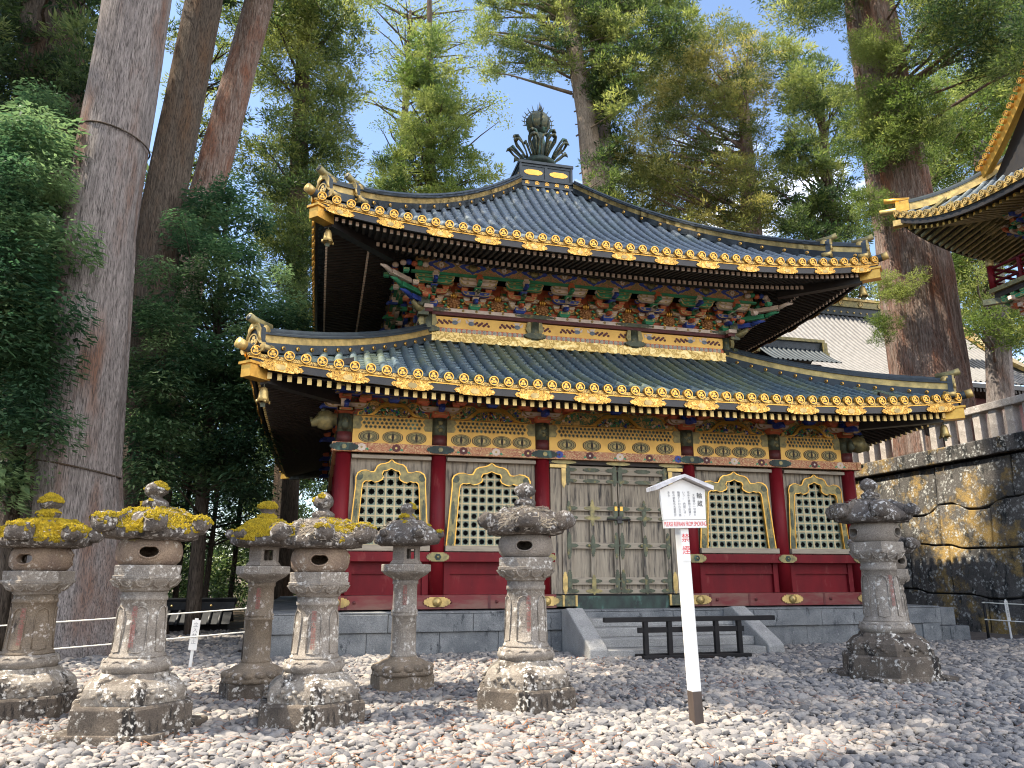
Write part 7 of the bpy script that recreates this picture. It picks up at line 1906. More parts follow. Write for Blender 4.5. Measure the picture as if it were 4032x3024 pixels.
 'sparse_broadleaf': '-4.2,24.2,29.4,0.72,0.54;-1.3,24.1,34.8,0.89,0.74;-0.5,20.8,33.7,0.63,0.59;-5,24.7,31.4,0.81,0.28;-0.9,21.7,31.1,0.61,0.55;-0.1,23.2,34.9,0.58,0.67;-3.2,22.7,33.5,0.52,0.54;0.7,24.3,33.8,0.77,1;0.2,22.1,28,0.81,0.55;-0.7,21,28.4,0.79,0.77;-4.1,23.8,34.8,0.64,0.95;1.5,20.9,28.5,0.7,0.78;-1,24.2,36.3,0.89,0.51;-3,23.8,34.8,0.85,0.38;0.5,24.6,37.3,0.86,0.69;-5.4,24.4,36.3,0.72,0.59;-3.4,24.5,35,0.81,0.71;-4.4,21.7,31.3,0.78,0.46;-0.8,24.3,32.5,0.55,0.67;-4.4,23.3,29.9,0.85,0.66;-4.8,22.7,32.4,0.62,0.65;-2.2,22.8,32.4,0.57,0.55;-5.6,22.6,28.5,0.6,0.86;-0.4,20.8,29.4,0.68,1;-2.9,24.1,35.8,0.66,0.91;-4.5,21.4,26.5,0.64,0.51;-3.5,23.7,36.2,0.62,1;-0.6,21.7,28.9,0.63,0.56;-3.2,25,30.8,0.76,0.24;-6.1,22.4,35,0.89,1;0.1,23.1,33.6,0.68,0.52;1.7,20.6,28.1,0.74,0.77;-5.9,23.4,36.1,0.65,0.39;-2.1,22.1,34,0.77,0.64;2,21.2,27.3,0.75,1;-3.6,22.5,33,0.55,0.95;-3.7,21.3,33,0.69,0.96;-1.8,22.8,35.6,0.6,0.39;-5,23.1,30.9,0.68,1;1.8,23.8,33.5,0.62,0.99;-3.7,22,35.4,0.63,1;-4.5,21.7,34.1,0.89,0.18;-2.5,22.3,34.9,0.71,0.53;0.8,23.9,33.5,0.77,0.53;-1.2,22.2,35.5,0.61,1;-0.3,21.3,28.9,0.51,0.39;-4,24.4,35.9,0.83,0.47;0.6,23.9,28.8,0.82,0.79;-4.9,21.6,26.1,0.59,0.37;-0.6,23.7,31.2,0.66,0.64;-2.8,24.5,32.1,0.75,0.5;-4.8,22.2,31.2,0.71,0.78;0.8,24.6,34.9,0.73,0.64;-1.2,21.4,33,0.69,0.85;-5.8,23.3,34.1,0.79,0.55;-2.2,21.6,35.1,0.72,1;-0.5,23.7,37.6,0.87,0.33;0.7,24.3,30,0.66,0.44;-6.3,25.2,30,0.88,0.79;-3.9,23.6,30.5,0.65,0.71;-5.1,24.3,29.5,0.69,0.86;-4.6,24.6,37.4,0.62,0.63;-1,23,32.1,0.61,1;-2.6,23.2,33.4,0.52,1;0.2,22,33,0.61,1;-2.6,21.3,31.8,0.89,0.86;0.9,20.5,27.7,0.86,1;-3.4,24.2,37.6,0.51,1;1.3,23.8,37,0.52,1;1.7,23.8,29.7,0.78,1;1,22.4,31.7,0.74,0.82;-4.2,22.1,27.4,0.55,0.6;-0.6,22.7,30.6,0.54,0.57;-0.5,23.3,30.5,0.77,0.97;-6.2,24.2,36.6,0.53,0.93',
 'pale_trunk_left': '4.3,26.2,37.6,1.01,0.66;7.8,24.6,38.7,0.81,0.72;6.9,23.7,38.1,0.65,0.89;6.5,27.2,41.7,0.72,0.28;7.8,24.1,34.2,1.13,0.71;5.4,24.8,34.5,0.95,0.47;6.7,23.4,35.2,1,0;2.8,28.1,35.7,1.08,0.87;6.3,26.8,36.5,0.67,0.81;3.3,28.1,42.6,0.87,0.19;3,26.8,39.1,0.79,0.31;6.7,25.5,38.2,0.9,0.11;7.2,25.2,39,0.93,1;3.1,25.8,39.5,0.92,0.76;4.5,23.9,36.1,0.77,0.33;7.8,25.9,35.6,0.78,0.58;4.1,24.7,39.5,0.98,0.84;6.9,23.7,39.2,0.73,0.73;3.8,26.9,37.3,0.92,0.35;5.6,25.7,35.4,0.95,0.15;8,25.2,37.1,1.09,0.83;2.2,25.7,37.9,0.92,0.66;5.2,25,35,0.97,0.27;7.1,26.1,38.3,0.61,0.3;6.3,25.4,40.2,0.95,0.33;5.9,23.8,33,0.72,0.56;4.7,26.3,41,0.95,0.54;2.2,25.7,39.3,0.77,0.27;3.4,24.3,39.2,1.07,0.62;2.8,25.9,34.1,0.69,0.51;3.1,25.6,36.3,0.65,0.56;6.6,27.2,40.7,0.71,0.7;7.4,26.3,35.6,0.72,0.78;6.4,23.8,36.1,1.15,1;7.2,26.9,36.9,1.01,0.58;5.6,26,37.4,0.63,0.52;7.2,24.1,39.3,1.01,0.52;2.6,26.2,39.5,1.12,0.7;7.4,26.4,37.3,0.88,0.58;4.4,25.3,34.7,1.05,0.5;1.7,25.8,36.9,1.14,0.54;2.1,27.4,38.3,0.77,0.5;3.2,26.5,40.7,0.97,0.38;4.9,24,37.2,0.7,0.77;5.4,24.5,38.8,0.64,0.42;4.5,25.6,39.6,1.13,0.58;4.2,25.2,36.1,0.62,0.62;6.7,26.9,39.1,1.13,0.27;6.7,25.6,40.7,1.02,0.33;7.8,26.9,40.8,1.08,0.78;1.9,25,36,0.84,0.72;3.8,25.2,36.2,0.66,1;3.8,24.2,35,0.64,0.6;5.7,27.3,37.7,0.75,1;3.7,24.3,35.5,0.97,0.13;7,25.5,35.3,0.78,0.77;5.6,24.8,40,1.07,0.8;5.2,24,33.3,0.88,0.62;8.7,26.4,37.7,1.02,0.96;3.2,26.9,35.6,0.97,0.71',
 'pale_trunk_right': '11,22.8,31.5,0.77,0.42;13.7,22.6,39.8,0.94,0.9;9.8,22,33.9,1,0.18;8,23.4,37.2,0.81,0.69;9.9,22.1,29.8,0.99,0.67;13,23.3,40.2,1.34,1;9.4,22.4,33.4,0.74,0.38;9.9,22,32.7,0.88,1;11,24.9,38,1.25,0.46;13.2,22.3,37.2,1.07,0.14;10.2,22.5,22.5,1.3,0.16;9.1,24.3,32.4,1.08,0.25;9.2,23.6,33.1,0.71,0;9.2,24.5,36.8,0.91,0.52;14.3,23.9,36.9,0.84,0.47;11.2,25.2,24.6,1.27,0.72;9.3,23.3,32.4,0.79,0;8.8,25.3,40.4,1.37,0.36;10,22.5,31.6,1.36,0.16;11.4,24,39.1,0.74,0.24;12.6,23.2,35.7,0.74,0.63;10.3,24.5,40,1.18,0.49;11.4,21.6,33.7,1.2,0.26;10.1,25.4,24.3,1.01,0.51;10.5,24.2,31.8,1.02,0.56;13.2,23.5,36.5,1.04,0.17;10.9,22.9,38.9,0.87,0.3;10.3,22.9,36.7,0.94,0.19;11.1,23.5,32.4,1.16,0.57;13.1,24.6,41.7,1.34,0.13;12.9,24.2,33.8,0.79,0.85;9.5,26,35.8,1.18,0.44;10.6,25.2,38.8,1.2,0.62;12.6,24.9,40,0.96,0.27;9.2,25.4,34.4,0.72,0.44;10.3,24.9,23.7,1.05,0;10.7,25.5,28.6,1.17,0.58;9.1,22.7,25.3,1.1,0.42;10.1,24.4,30.4,1.01,0.16;10.6,25.7,38.3,1.36,0.62;10.1,25.7,37.3,0.82,0.63;9.5,23.1,24.3,0.85,0.97;10.3,24.4,28.2,1.24,0.11;13,23.5,38.1,0.81,0.55;9.5,25.6,32,0.95,0.4;9.8,23,39.2,0.81,0.65;12.4,21.8,35.2,1.15,0.63;9,25,39.1,1.25,0.16;10.1,24.6,36.1,1.1,1;9.9,24.2,32,1.33,0.28;9.9,25.8,25.7,1.35,0.46;10.2,25.4,37.8,1.1,0.06;10,22.1,36.1,1.16,0.68;10.2,24.6,24.3,0.8,0.38;11.3,23.4,39.5,0.87,0.63;10.8,21.8,34.7,1.32,0.13;13.3,24.6,41.1,0.87,0.14;10.8,23.5,22.6,1.37,0.39;13.4,21.1,34.9,1.33,0.23;12.9,24.3,36.5,0.86,0.89;10.5,23.7,38.3,1.01,0.27;11,22.2,34.1,0.7,0.67;9.9,25.4,33.9,1.31,0.53;10.4,25.9,34.7,1.39,0.38;14.6,23.9,40,0.85,0.67;8.9,23.2,26.9,1.24,0.2;12.6,21.2,36.5,1.1,0.21;10,25.5,41.5,1.35,0.71;15.3,22.6,39,0.94,0.45;11.4,24.4,23.2,0.95,0.49;12.6,25,40.8,0.73,0.21;9.1,23.6,37,0.82,1;11,25,39.3,0.9,0.29;14.6,24,38.3,1.1,0.72;12.8,22.9,38.8,0.93,0.04;14.4,22,38.1,0.86,0.39;8.3,25.1,39.8,0.91,0.38;15.5,23,40.2,1,0.21;9.4,22.2,36.9,0.73,0.81;15.2,22.3,37.2,1.01,0.66;8.8,24.2,36.5,0.72,0.4;13.6,23.9,37.3,1.08,0.45;14,20.3,35.7,1.33,0.66;14.7,22.8,40.1,1.33,0.57;13.6,20.7,36.2,0.98,0.38;15,23.4,40.9,1.2,0.65;10.1,26,31.5,1.17,0.43;9.2,24.1,24.6,1.2,0.32;11.3,21.9,33,1.09,0.91;8.9,23.2,24.2,0.94,0.07;11.1,21.4,36.2,0.84,0.87;10.5,25.8,32.8,1.34,0.6;9.8,24.6,38.4,1.3,0.3;9.8,23.8,24.6,1,0.58;10.1,22,35.3,0.81,1;10,25.4,32.5,1,0.74;8.5,23.2,38,0.98,0.01;9.2,24.1,33.5,0.83,0.81;14.6,23.6,39.1,1.02,1;13.5,23.9,35.1,0.9,0.74;12.2,22.9,33,0.83,0.68;11.9,24.3,35.8,0.97,0.6;10.8,22.5,31.9,1.14,0.56;9.6,22.5,30.4,1.24,0.94;9.6,24.1,39.9,1.32,0.56;11.9,22.9,38.4,1.3,0.23;10,23.5,34.9,1.35,0.21;11.6,25.1,41,1.24,0.77;15,23.1,38,0.72,0.15;9.4,23.3,39.1,0.86,0;7.6,23.3,39.2,0.93,0.25;10.2,22.6,33.8,1.21,0.32;10.1,23.2,28.4,0.72,0.3;8.7,25.8,41.3,1.12,0.3;9.2,22.5,37.2,0.99,0.34;9.1,26.4,40.3,0.87,0.51;10.4,23.4,33.6,1.07,0.65;10.5,24.1,24.1,0.93,0.77;11.3,22.8,36.3,1.04,0.26;9.5,23.1,33.3,1.3,0.61;8.5,23.4,35.1,0.77,0.38;10.9,25.2,29.8,1.36,0.49;9.9,23.5,23.2,1.1,0.18;11.6,21.5,38,1.33,0.38;10.4,25.1,26.9,0.96,0.42;10.2,23.3,32.6,0.91,0.36;10.9,22.3,31.1,0.81,0.46;13.6,23.5,40.3,0.93,0.81;11,24.9,41,0.91,0.47;12.1,23.8,40.7,0.78,0.51',
 'golden_a': '14.4,25.3,28.3,0.83,0.62;17.5,21.7,26.7,1.45,0.82;17.7,28.8,34.7,1.04,0.21;17.1,26.9,38.1,1.36,0.43;17.5,28.3,31.2,1.2,0.59;18.4,26.7,31.4,1.13,0.71;14.9,27.1,29.2,1.46,0.63;22.3,24.9,35.8,1.27,0.83;18,27.8,27.8,0.9,0.15;18.4,20.3,26.3,0.8,0.31;12.2,27.5,30.1,1.2,1;16.7,23.3,34.4,0.92,0.3;13.3,27.9,26,0.86,0.8;17.8,23.8,33.1,1.04,0.98;15.4,21.8,23.2,1.18,1;19.5,26,29.5,1.22,0.99;13.1,23.7,26.8,1.1,0.42;16.7,23.3,25.2,0.93,0.42;15.5,21.6,27.2,1.11,0.21;17.3,27.1,28.1,1.36,0.11;18.3,20.8,32.6,0.81,0.17;15.4,26.2,38,0.97,0.5;15.5,28.6,37.1,1.23,0.53;22.2,26,29.4,1.13,0.64;20.5,23.3,27.7,1.35,0.8;18.1,21,36.4,0.85,0.46;19.7,25.8,34,1.28,0.68;14.5,25.9,25.4,0.82,0.5;12.6,22.9,26.2,1.42,0.68;20.8,24.3,32,1.28,0.42;18.8,22.3,26.8,1.49,0.61;17.6,22.1,32.4,1.1,0.49;12.3,27.4,28.7,0.89,0.94;15.2,24.4,35.6,1.32,0.28;18.7,28.5,31,1.16,1;21.7,23.7,36.7,1.3,1;16.3,26.6,31.5,1.36,0.68;20,22.7,28.8,1.06,0.55;12.6,24.9,27.2,1.2,0.7;16.4,29.7,30.4,1.38,0.64;17.1,23.2,29,1.4,0.26;13,24.2,31.5,1.27,1;18.7,26.1,40.1,1.1,0.83;17.3,28.8,30.5,1.05,1;17.1,28.8,35.6,0.85,0.47;20.9,25.4,32.1,1.4,0.16;18.4,26.8,33.6,1.07,0.29;16.4,25.9,34.7,1.37,0.54;15.9,22.1,35.7,0.85,0.55;15.7,27.5,37.7,1.23,0.8;16.2,24.7,29.1,1.06,0.77;19.2,25.9,27.1,1.17,0.63;20.1,24,39,1.14,0.44;16.6,27.6,29.7,1.21,0.51;14.8,23.4,33.7,0.98,0.54;17,26.5,25.8,1.32,0.95;18.2,20,23.3,1.01,0.66;21.4,24.9,26.2,1.41,0.61;13.1,22.9,32.5,1.3,0.98;15.9,25.7,37,1.06,0.84;16.7,21.9,34.9,1.39,1;15.9,22.6,32.6,1.25,0.48;17.3,24.1,29.9,0.85,1;19.5,21.8,29.4,0.86,0.64;22.2,25.7,25.4,1.47,1;18.6,24.2,39.6,1.37,0.58;14.5,27.3,31.8,0.99,0.81;19.1,23.2,30.9,0.82,0.33;14.5,29.4,27.8,0.97,0.68;13.7,26.7,27.9,1.44,1;15.5,26.7,32.1,1.39,0.42;14.3,25.2,32.6,1.35,0.51;10.9,25,25.2,1.48,0.88;16.7,28.8,36.3,1.47,0.82;13.3,24.3,29.1,0.99,0.83;18.1,28.6,28.6,1.24,0.58;15,23.7,30.6,0.91,0.39;17.9,25.9,33.7,1.33,0.58;20.8,25.6,37.3,0.9,1;14.8,26.9,36.5,1.05,0.04;11.8,23.7,27.4,0.84,0.69;21.5,24.7,36.5,1.48,0.23;20.9,26,28.9,1.03,0.17;16.1,28,26.4,1.31,0.02;14.3,23,35.3,1.22,0.73;19.6,25,40.4,1.11,0.25;15.1,26.1,27.6,1.41,0.19;15.2,30.1,34.3,1.22,0.4;14.9,25.3,37.3,1.17,0.59;18.4,20.3,35,0.85,0.96;15.8,25.2,27,1.19,0.73;16.1,22.3,34.4,1.41,0.85;16.7,28.4,34.3,1.11,0.33;20.6,27.4,37.7,0.91,1;16.6,25.8,29,0.85,0.48;19.1,26.6,35.6,1.13,1;17.3,23.9,31.1,1.01,0.37;19.9,25.4,31.3,1.02,0.09;16.3,25.2,36.1,1.22,0.68;21.8,25.3,37.1,1,0.51;21.5,25.7,33.9,0.84,0.39;16,22.4,28.7,0.8,0.28;14.4,22.8,29.8,1,0.8;17.8,26.8,25.4,0.83,0.05;17.3,21.9,24.7,1.22,0.48;18.6,27,40,0.88,0.29;18.8,28.3,42.5,0.93,0.63;13.7,26.9,32,1.42,0.68;19.6,25.2,35.4,1.47,1;20.1,22.8,26.2,0.82,0.53;17.3,26.7,27.2,1.19,0.81;18.7,22.5,25,1.47,0.16;14.3,22.4,22.7,1.39,0.71;14.2,29.4,26.2,0.8,0.58;16.2,21.7,26.8,1.17,0.69;16.3,24.7,36.8,1.49,0.62;18.5,24.8,34.5,0.81,0.73;18.5,24.2,28.3,1.44,1;13.8,30.5,30.2,1.49,0.26;15.7,29.6,27.1,1.24,0.36;16.5,27.9,36.2,1.26,0.38;16.1,27.6,30.2,0.93,0.88;20.2,24.9,36.9,1.45,1;15.8,23,30.5,1.45,0.65;16.5,24.7,25.5,1.04,0.33;17.1,22.1,30.6,1.09,0.52;19.9,23.2,38,0.98,0.33;16.6,21.8,36.2,1.2,0.49;18.5,26,28.1,1.14,0.54;14.3,22.4,30.6,0.84,0.25;16.5,22.9,35.3,0.84,0.49;18.3,21.8,33.5,1.37,0.84;17.7,20.4,23.6,1.04,0.84;15.8,29,31.7,1.18,0.64;14,27.5,32.4,1.18,0.43;18.1,25.7,35.6,1.3,0.58;18.5,27.3,36.7,1.44,0.68;11.8,26.6,24.7,1.45,0.96;15.9,27.1,30.3,0.98,0.77;19.2,21.1,34.5,1.44,0.19;18.5,21.8,32,1.13,0.55;18.6,25.2,29,1.33,0.28;18.5,28,28.4,1.19,0.55;17,21.5,31.1,1.16,0.6;16.7,23.6,29.6,1.45,0.62;18.3,22.3,23.6,1.42,0.38;13.3,24.6,25.1,1.07,0.76;21.3,26.2,41.2,1.24,0.3;12.7,24.8,23.9,1.17,0.51;17.7,25.5,37.8,1.06,1;15.4,28.8,26.6,1.21,0.9;21.6,24.3,35.1,1.08,0.41;20.8,24.6,37.7,1.43,0.83;18.4,25,26,1.32,0.47;15.5,27.2,27.6,1.36,1;19.3,21.4,29.7,0.95,0.23;15,27.8,36,1.17,0.16;11.1,24.2,28.4,1.27,0.93;16.9,23.9,35.8,0.92,0.64;21.5,26.6,25.2,1.39,0.1;12.1,26.6,29.2,1.23,0.2;15.2,25.9,32.4,0.82,0.7;12.5,24,26.2,1.14,0.48;17.6,26.9,39.8,1.43,0.55;16.4,23,23.9,1.38,0.37;15,28.8,30.2,1.18,1;18.3,21.9,31,1.13,0.78;21.7,26.5,26.2,1.33,0.44;16.6,26.2,38.4,1.45,0.54;17.1,20.7,22.1,0.89,0.55;17.3,28.1,35.4,1.29,0.35;21.9,24.8,34.2,1.47,0.98;12.8,27.8,29.4,1.35,0.44;19.9,23.8,30.6,1.24,0.39;13.3,30.6,28.3,0.82,0.64;17.9,26.2,29.6,1.38,0.35;15.5,22.9,23.4,1,0.62;19.2,20.9,35.8,1.02,0.47;17.9,21,22.7,1.02,0.41;14.7,24.1,24,1.06,0.16;18,21.2,25.3,1.05,0.46;17.9,23.3,23.8,1.3,0.69;15.3,26.2,25.2,1.42,1;16.3,24.4,37.9,1.1,0.97;13.2,22.9,27.6,1.01,0.17;18.6,23.5,33.8,0.81,0.39;17.7,24.3,36.9,0.96,1;16.3,29.3,38.7,1.28,0.85;12.8,26.8,28.2,1.39,0.01;18.5,26.2,25.3,0.91,0.65;14.7,27.1,31.3,1.24,0.8;11.1,23.8,25.5,1.33,0.4;17.3,24.9,34.4,1.19,0.13;13.3,23,26.8,0.8,0.59;15,24.7,32.2,0.99,0.18;15.4,26.4,26.9,1.45,0.54;15.6,22.4,26,1.19,0.35;17.2,25.5,26.2,0.95,1;19.4,24.4,24.3,1.42,0.41;21.7,23.6,35,1.49,0.61;15.8,24,35.2,1.19,0.38;16.4,26.4,28,1.38,0.42;14.3,29.4,31.1,1.09,0.54;19.9,27.2,26,1.28,0.55;17.3,22.7,26,0.91,1;16.9,28.8,40.2,0.94,0.06;17.6,25,39,0.82,0.57;19.5,25.4,33.1,1.46,0.31;14.8,28.8,28.2,1.42,0.62;20.3,25.3,34.4,0.94,0.33;20.8,26.1,35.9,0.92,0.66;16.4,22.1,31.6,1.11,0.63;19.6,26.6,40.2,1.4,0.24;14,30.2,27.1,1.07,1;13.5,23,30.4,1.33,0.32;14.5,23.3,26.7,1.3,0.79;14.3,25.5,24.3,1.11,0.84;13.4,23.7,25.2,1.43,0.8;18.6,25,38.2,0.93,0.55;21.2,23.5,37.9,1,0.64;17.3,20.8,24.8,1.12,0.61;20,22.7,23.7,0.98,0.66;17.2,25,36.5,1.14,1;20.6,26.9,28.9,1.23,0.8;16.4,24.5,29.8,1.07,0.58;18.5,22.6,27.3,0.81,0.78;13.5,24.2,28,1.43,0.93;18.7,23.1,33.7,0.82,0.69;15.5,26.6,36,1,1;10.6,23.9,25.9,1.08,0.44;17.5,28.1,36.8,1.18,0.71;14.5,24.4,33.6,1.12,0.99;11.4,25,24.4,1.48,0.11;17.6,28.4,37.5,1.11,0.34;21.6,26.7,34.8,1.34,0.76;16,27.2,34.6,1.43,0.63;11.8,24.2,24.5,1.28,0.39;14.6,21.9,32.5,1.04,0.51;12.1,25.2,27.8,1.22,0.48;18.9,22.9,30.5,0.98,0.45;16.8,20.5,26.6,0.95,0.57;11.9,23.4,28.5,0.86,0.72;13.8,25.4,33.3,0.85,1;18.1,24.1,26,1.25,0.9;19.4,23.5,32.8,0.89,0.75;18,21.4,33.1,0.95,0.12;15.7,25.3,37.6,0.93,0.87;15.4,22.4,33.2,1.2,0.96;14,23.3,32.2,0.91,0.43;14.3,22,25.7,1.42,0.63;19.7,22.7,33.4,0.83,0.84;17.5,20.3,31.9,0.8,0.79;18.1,25.8,40.5,0.91,0.47;20,25,27.2,1.03,0.81;12.2,23.4,25.6,1.1,0.58;17,24.7,33.5,1.14,0.51;20.2,23.9,24.9,1.01,0.73;11.5,23.5,29.6,1.11,1;16,23.7,25,1.43,1;14.7,27.4,28.3,1.11,0.17',
 'golden_b': '23.2,19.8,34.4,0.73,0.3;23.3,18.8,23.3,0.93,0.37;23.6,22.5,37.2,1.19,0.95;24.5,19.4,27.9,0.89,0.49;24.2,20.1,29.7,0.83,0.82;25.7,22,26.6,1.07,0;23,20.5,33.5,0.85,0.71;22.6,20.7,27.1,1.1,0.93;21.8,19.9,24.3,1.22,0;24.3,23.4,24.2,1.22,0.25;22.8,25.4,27.4,0.98,0.04;21.5,23.4,26.6,0.92,0.45;22.4,19.3,26.5,0.85,0.45;25.1,19.4,29.7,0.86,1;24.5,24.1,34.3,1.03,0.44;24.2,23.9,25.7,1.25,0.5;22.2,22.2,24,0.85,1;24.4,22.2,33.1,0.81,0.59;22.7,20.6,24.5,0.96,0.33;23.1,20,26.7,0.73,1;24.7,20,30.4,0.72,0.37;25.7,23.9,26.9,1.14,0.17;21.8,20.7,28.5,1.13,0.46;24.6,21.4,35.6,0.71,0.6;21.7,19.9,28.5,0.94,0.59;21.7,19.7,26.6,1.22,0.49;23.5,23.6,33.4,0.86,0.37;25.1,23,30.5,1.06,0.37;25.7,20.5,32.2,1.16,1;21.5,20.6,27.8,1.2,0;22.1,21.6,33.6,0.93,0.91;23.5,24,28.7,1.11,0.67;23.8,24.8,24.9,1.2,0.36;23.8,23.1,37.6,1.13,1;20.7,20.4,29.5,0.74,0.6;23.4,22.5,32.7,1.23,0.61;20.8,21.5,27.6,0.9,0.79;22.4,21.1,33.8,1.12,0.83;22.3,23.1,37.7,1.09,0.76;21.5,19.7,32.4,1.21,0.61;21.9,20.7,31.5,1.16,0.61;23,22.5,36.7,0.83,0.79;21.7,23.2,23.6,0.84,0.83;21.6,21.3,26.8,0.91,0.45;23.6,19.9,33.5,0.83,0;22.4,22.9,25.7,1.13,0.19;19.7,21.2,25.4,0.95,0.79;22.9,24.2,30.7,1.25,0.7;23.5,19.6,24.7,0.95,0.07;23.1,22.1,23.2,0.8,0;22,20.8,29.7,0.91,0.97;23,19.4,23.5,0.76,0.44;22.9,24.1,38.8,1.07,0.54;25.5,21.4,33.1,1.29,0.44;25.4,23.3,34.2,1.09,0.27;24.5,24.4,29.4,0.96,0;24,18.9,29,1.29,0.23;22.6,20.8,27.9,1.03,0.92;24.3,19.8,24.2,1.14,0.29;23.1,23.9,29.2,1.03,0.3;21.7,22.5,28.6,0.72,0.35;26.1,23.3,25,1.08,0.19;22.9,21.9,27.3,0.76,0.76;26.1,21.1,32.5,0.89,0.56;24.7,20.1,31.9,0.83,0.61;22.6,19.8,30.8,1.13,0.28;23.9,23.9,34.4,0.98,0.89;23.9,24.7,30.7,1.02,0.68;22.9,22,35,0.87,0.4;24.5,23.7,36.1,1.13,0.74;24,22.5,25.4,1.11,0.28;23.6,22.3,35.8,1.24,0.26;23.9,20.4,27,1.18,1;24.8,22.7,32.3,1.18,0.98;25.3,22.1,34.5,0.75,0.52;21.1,20.8,26.3,1.07,0.74;22.4,19,32.1,1.16,0.7;24.2,23.8,35.1,1.25,0.23;22.3,20.1,24.4,0.81,0.72;23.4,19.4,30.9,1.2,0.61;20.8,22.9,25,1.13,0;24.2,21.3,26.6,0.83,0.51;25,20.6,32.4,0.96,0.39;22.4,24.6,25.2,0.88,0.64;22.1,20.7,23.7,1.21,0.45',
 'shoots': '13.9,2.7,17.2,0.63,0.71;11.6,3.5,16,0.73,0.3;13.3,2.3,17.2,0.55,0.62;12.8,3.7,17.4,0.61,0.76;12.5,3.3,16.9,0.7,0.92;11.7,4,18,0.74,0.59;11.9,3.5,18,0.63,0.85;12.1,4.7,17.4,0.73,0.41;12.6,2.8,17.9,0.63,0.3;13.1,2.7,18.4,0.63,0.58;12.9,3.2,17.4,0.68,0.36;12.6,4.3,17.7,0.69,0.3;12.3,4,19,0.52,0.63;12.8,2.7,16.5,0.57,0.59;12.7,3.4,18,0.44,0.58;12.2,4,16.4,0.54,0.45;12.1,4.3,18.6,0.48,0.47;13.5,2.5,16.6,0.65,0.42;12,3.3,18.9,0.6,0.54;12,4.3,17.3,0.46,0.73;12.2,3.2,17.3,0.64,0.64;13,3.8,16.3,0.6,0.21;11.9,4.9,19.9,0.75,0.85;12.4,3,18.5,0.67,0.56;12.8,2.4,18.1,0.66,0.2;13,2.3,16.7,0.53,0.93;12.3,4,17.2,0.43,0.42;12.7,4.2,17.2,0.5,0.81;12.1,4,16.9,0.59,0.37;12.9,2.8,16.9,0.52,0.39;13.1,2.5,15.7,0.57,0.51;11.3,4.4,16.8,0.61,0.2;12.2,3.3,16.2,0.63,0.87;12.5,2.8,17.5,0.74,0.48;12.9,2.6,17.3,0.61,0.51;11.2,4.5,17.3,0.5,0.64;13.8,2.9,18,0.6,0.6;12,3,16.7,0.44,0.6;11.9,3.7,17.2,0.63,0.89;11.9,4,16.6,0.47,0.45;12.1,4.5,18,0.61,0.9;12.1,3.3,18.5,0.54,0.33;12.5,4,18.7,0.48,0.69;13.8,2.7,16.9,0.56,1;12.4,3.1,16.6,0.69,0.62;11.9,3.8,18.7,0.42,1;11.7,4,14.8,0.49,0.66;11.6,4.2,14.9,0.33,0.91;12.3,3.8,13.8,0.45,0.71;11.8,3.6,14.6,0.38,0.56;12.4,4,14.7,0.35,0.75;11.6,3.8,14.1,0.43,0.56;11.4,4,13.9,0.34,0.64;11.8,3.4,14.1,0.4,0.49;12,4.3,14.5,0.43,0.66;11.2,4,14.7,0.38,0.49;11.3,3.9,14.1,0.42,0.66;11.3,3.7,13.3,0.4,0.48;11.3,4.1,14.9,0.4,0.34;11.8,4.1,14.2,0.34,0.85;11.6,3.9,11.3,0.42,1;11.4,3.7,10.8,0.36,0.83;12.5,3.1,11.4,0.45,1;11.9,3.6,11,0.42,0.95;12,3.4,10.8,0.31,0.98;12.1,3.3,11,0.35,0.93;11.8,3.3,10.7,0.39,1;11.7,3.7,11,0.39,0.9;12.1,3.6,10.9,0.3,0.99;11.7,3.6,11.5,0.38,1;11.6,3.9,11.5,0.36,0.85;11.8,3.4,11,0.38,0.95;11.7,4.2,9.8,0.35,0.41;11.7,4.2,10.2,0.4,0.53;11.5,4.1,9.4,0.37,0.36;11.8,3.8,9.9,0.4,0.65;11.5,4,9.9,0.34,0.55;11.6,3.9,9.5,0.35,0.53;11.5,4,10.1,0.28,0.33;12.3,4.1,21.5,0.47,0.81;12.6,3.1,20.6,0.43,1;12,3.9,20.5,0.5,1;13.1,3.5,20.5,0.57,0.75;11.8,3,20.4,0.51,0.84;12,3.9,20.9,0.46,0.94;11.8,3.4,20.1,0.44,0.81;12.4,3.6,20.5,0.42,0.85;11.9,3.7,21.3,0.5,0.78;12.4,3.3,20.1,0.58,0.89;12.2,3.4,20.6,0.55,0.82;11.8,3,21,0.49,0.8;12.4,2.5,19.6,0.52,0.74;12.6,3,20.2,0.43,0.93',
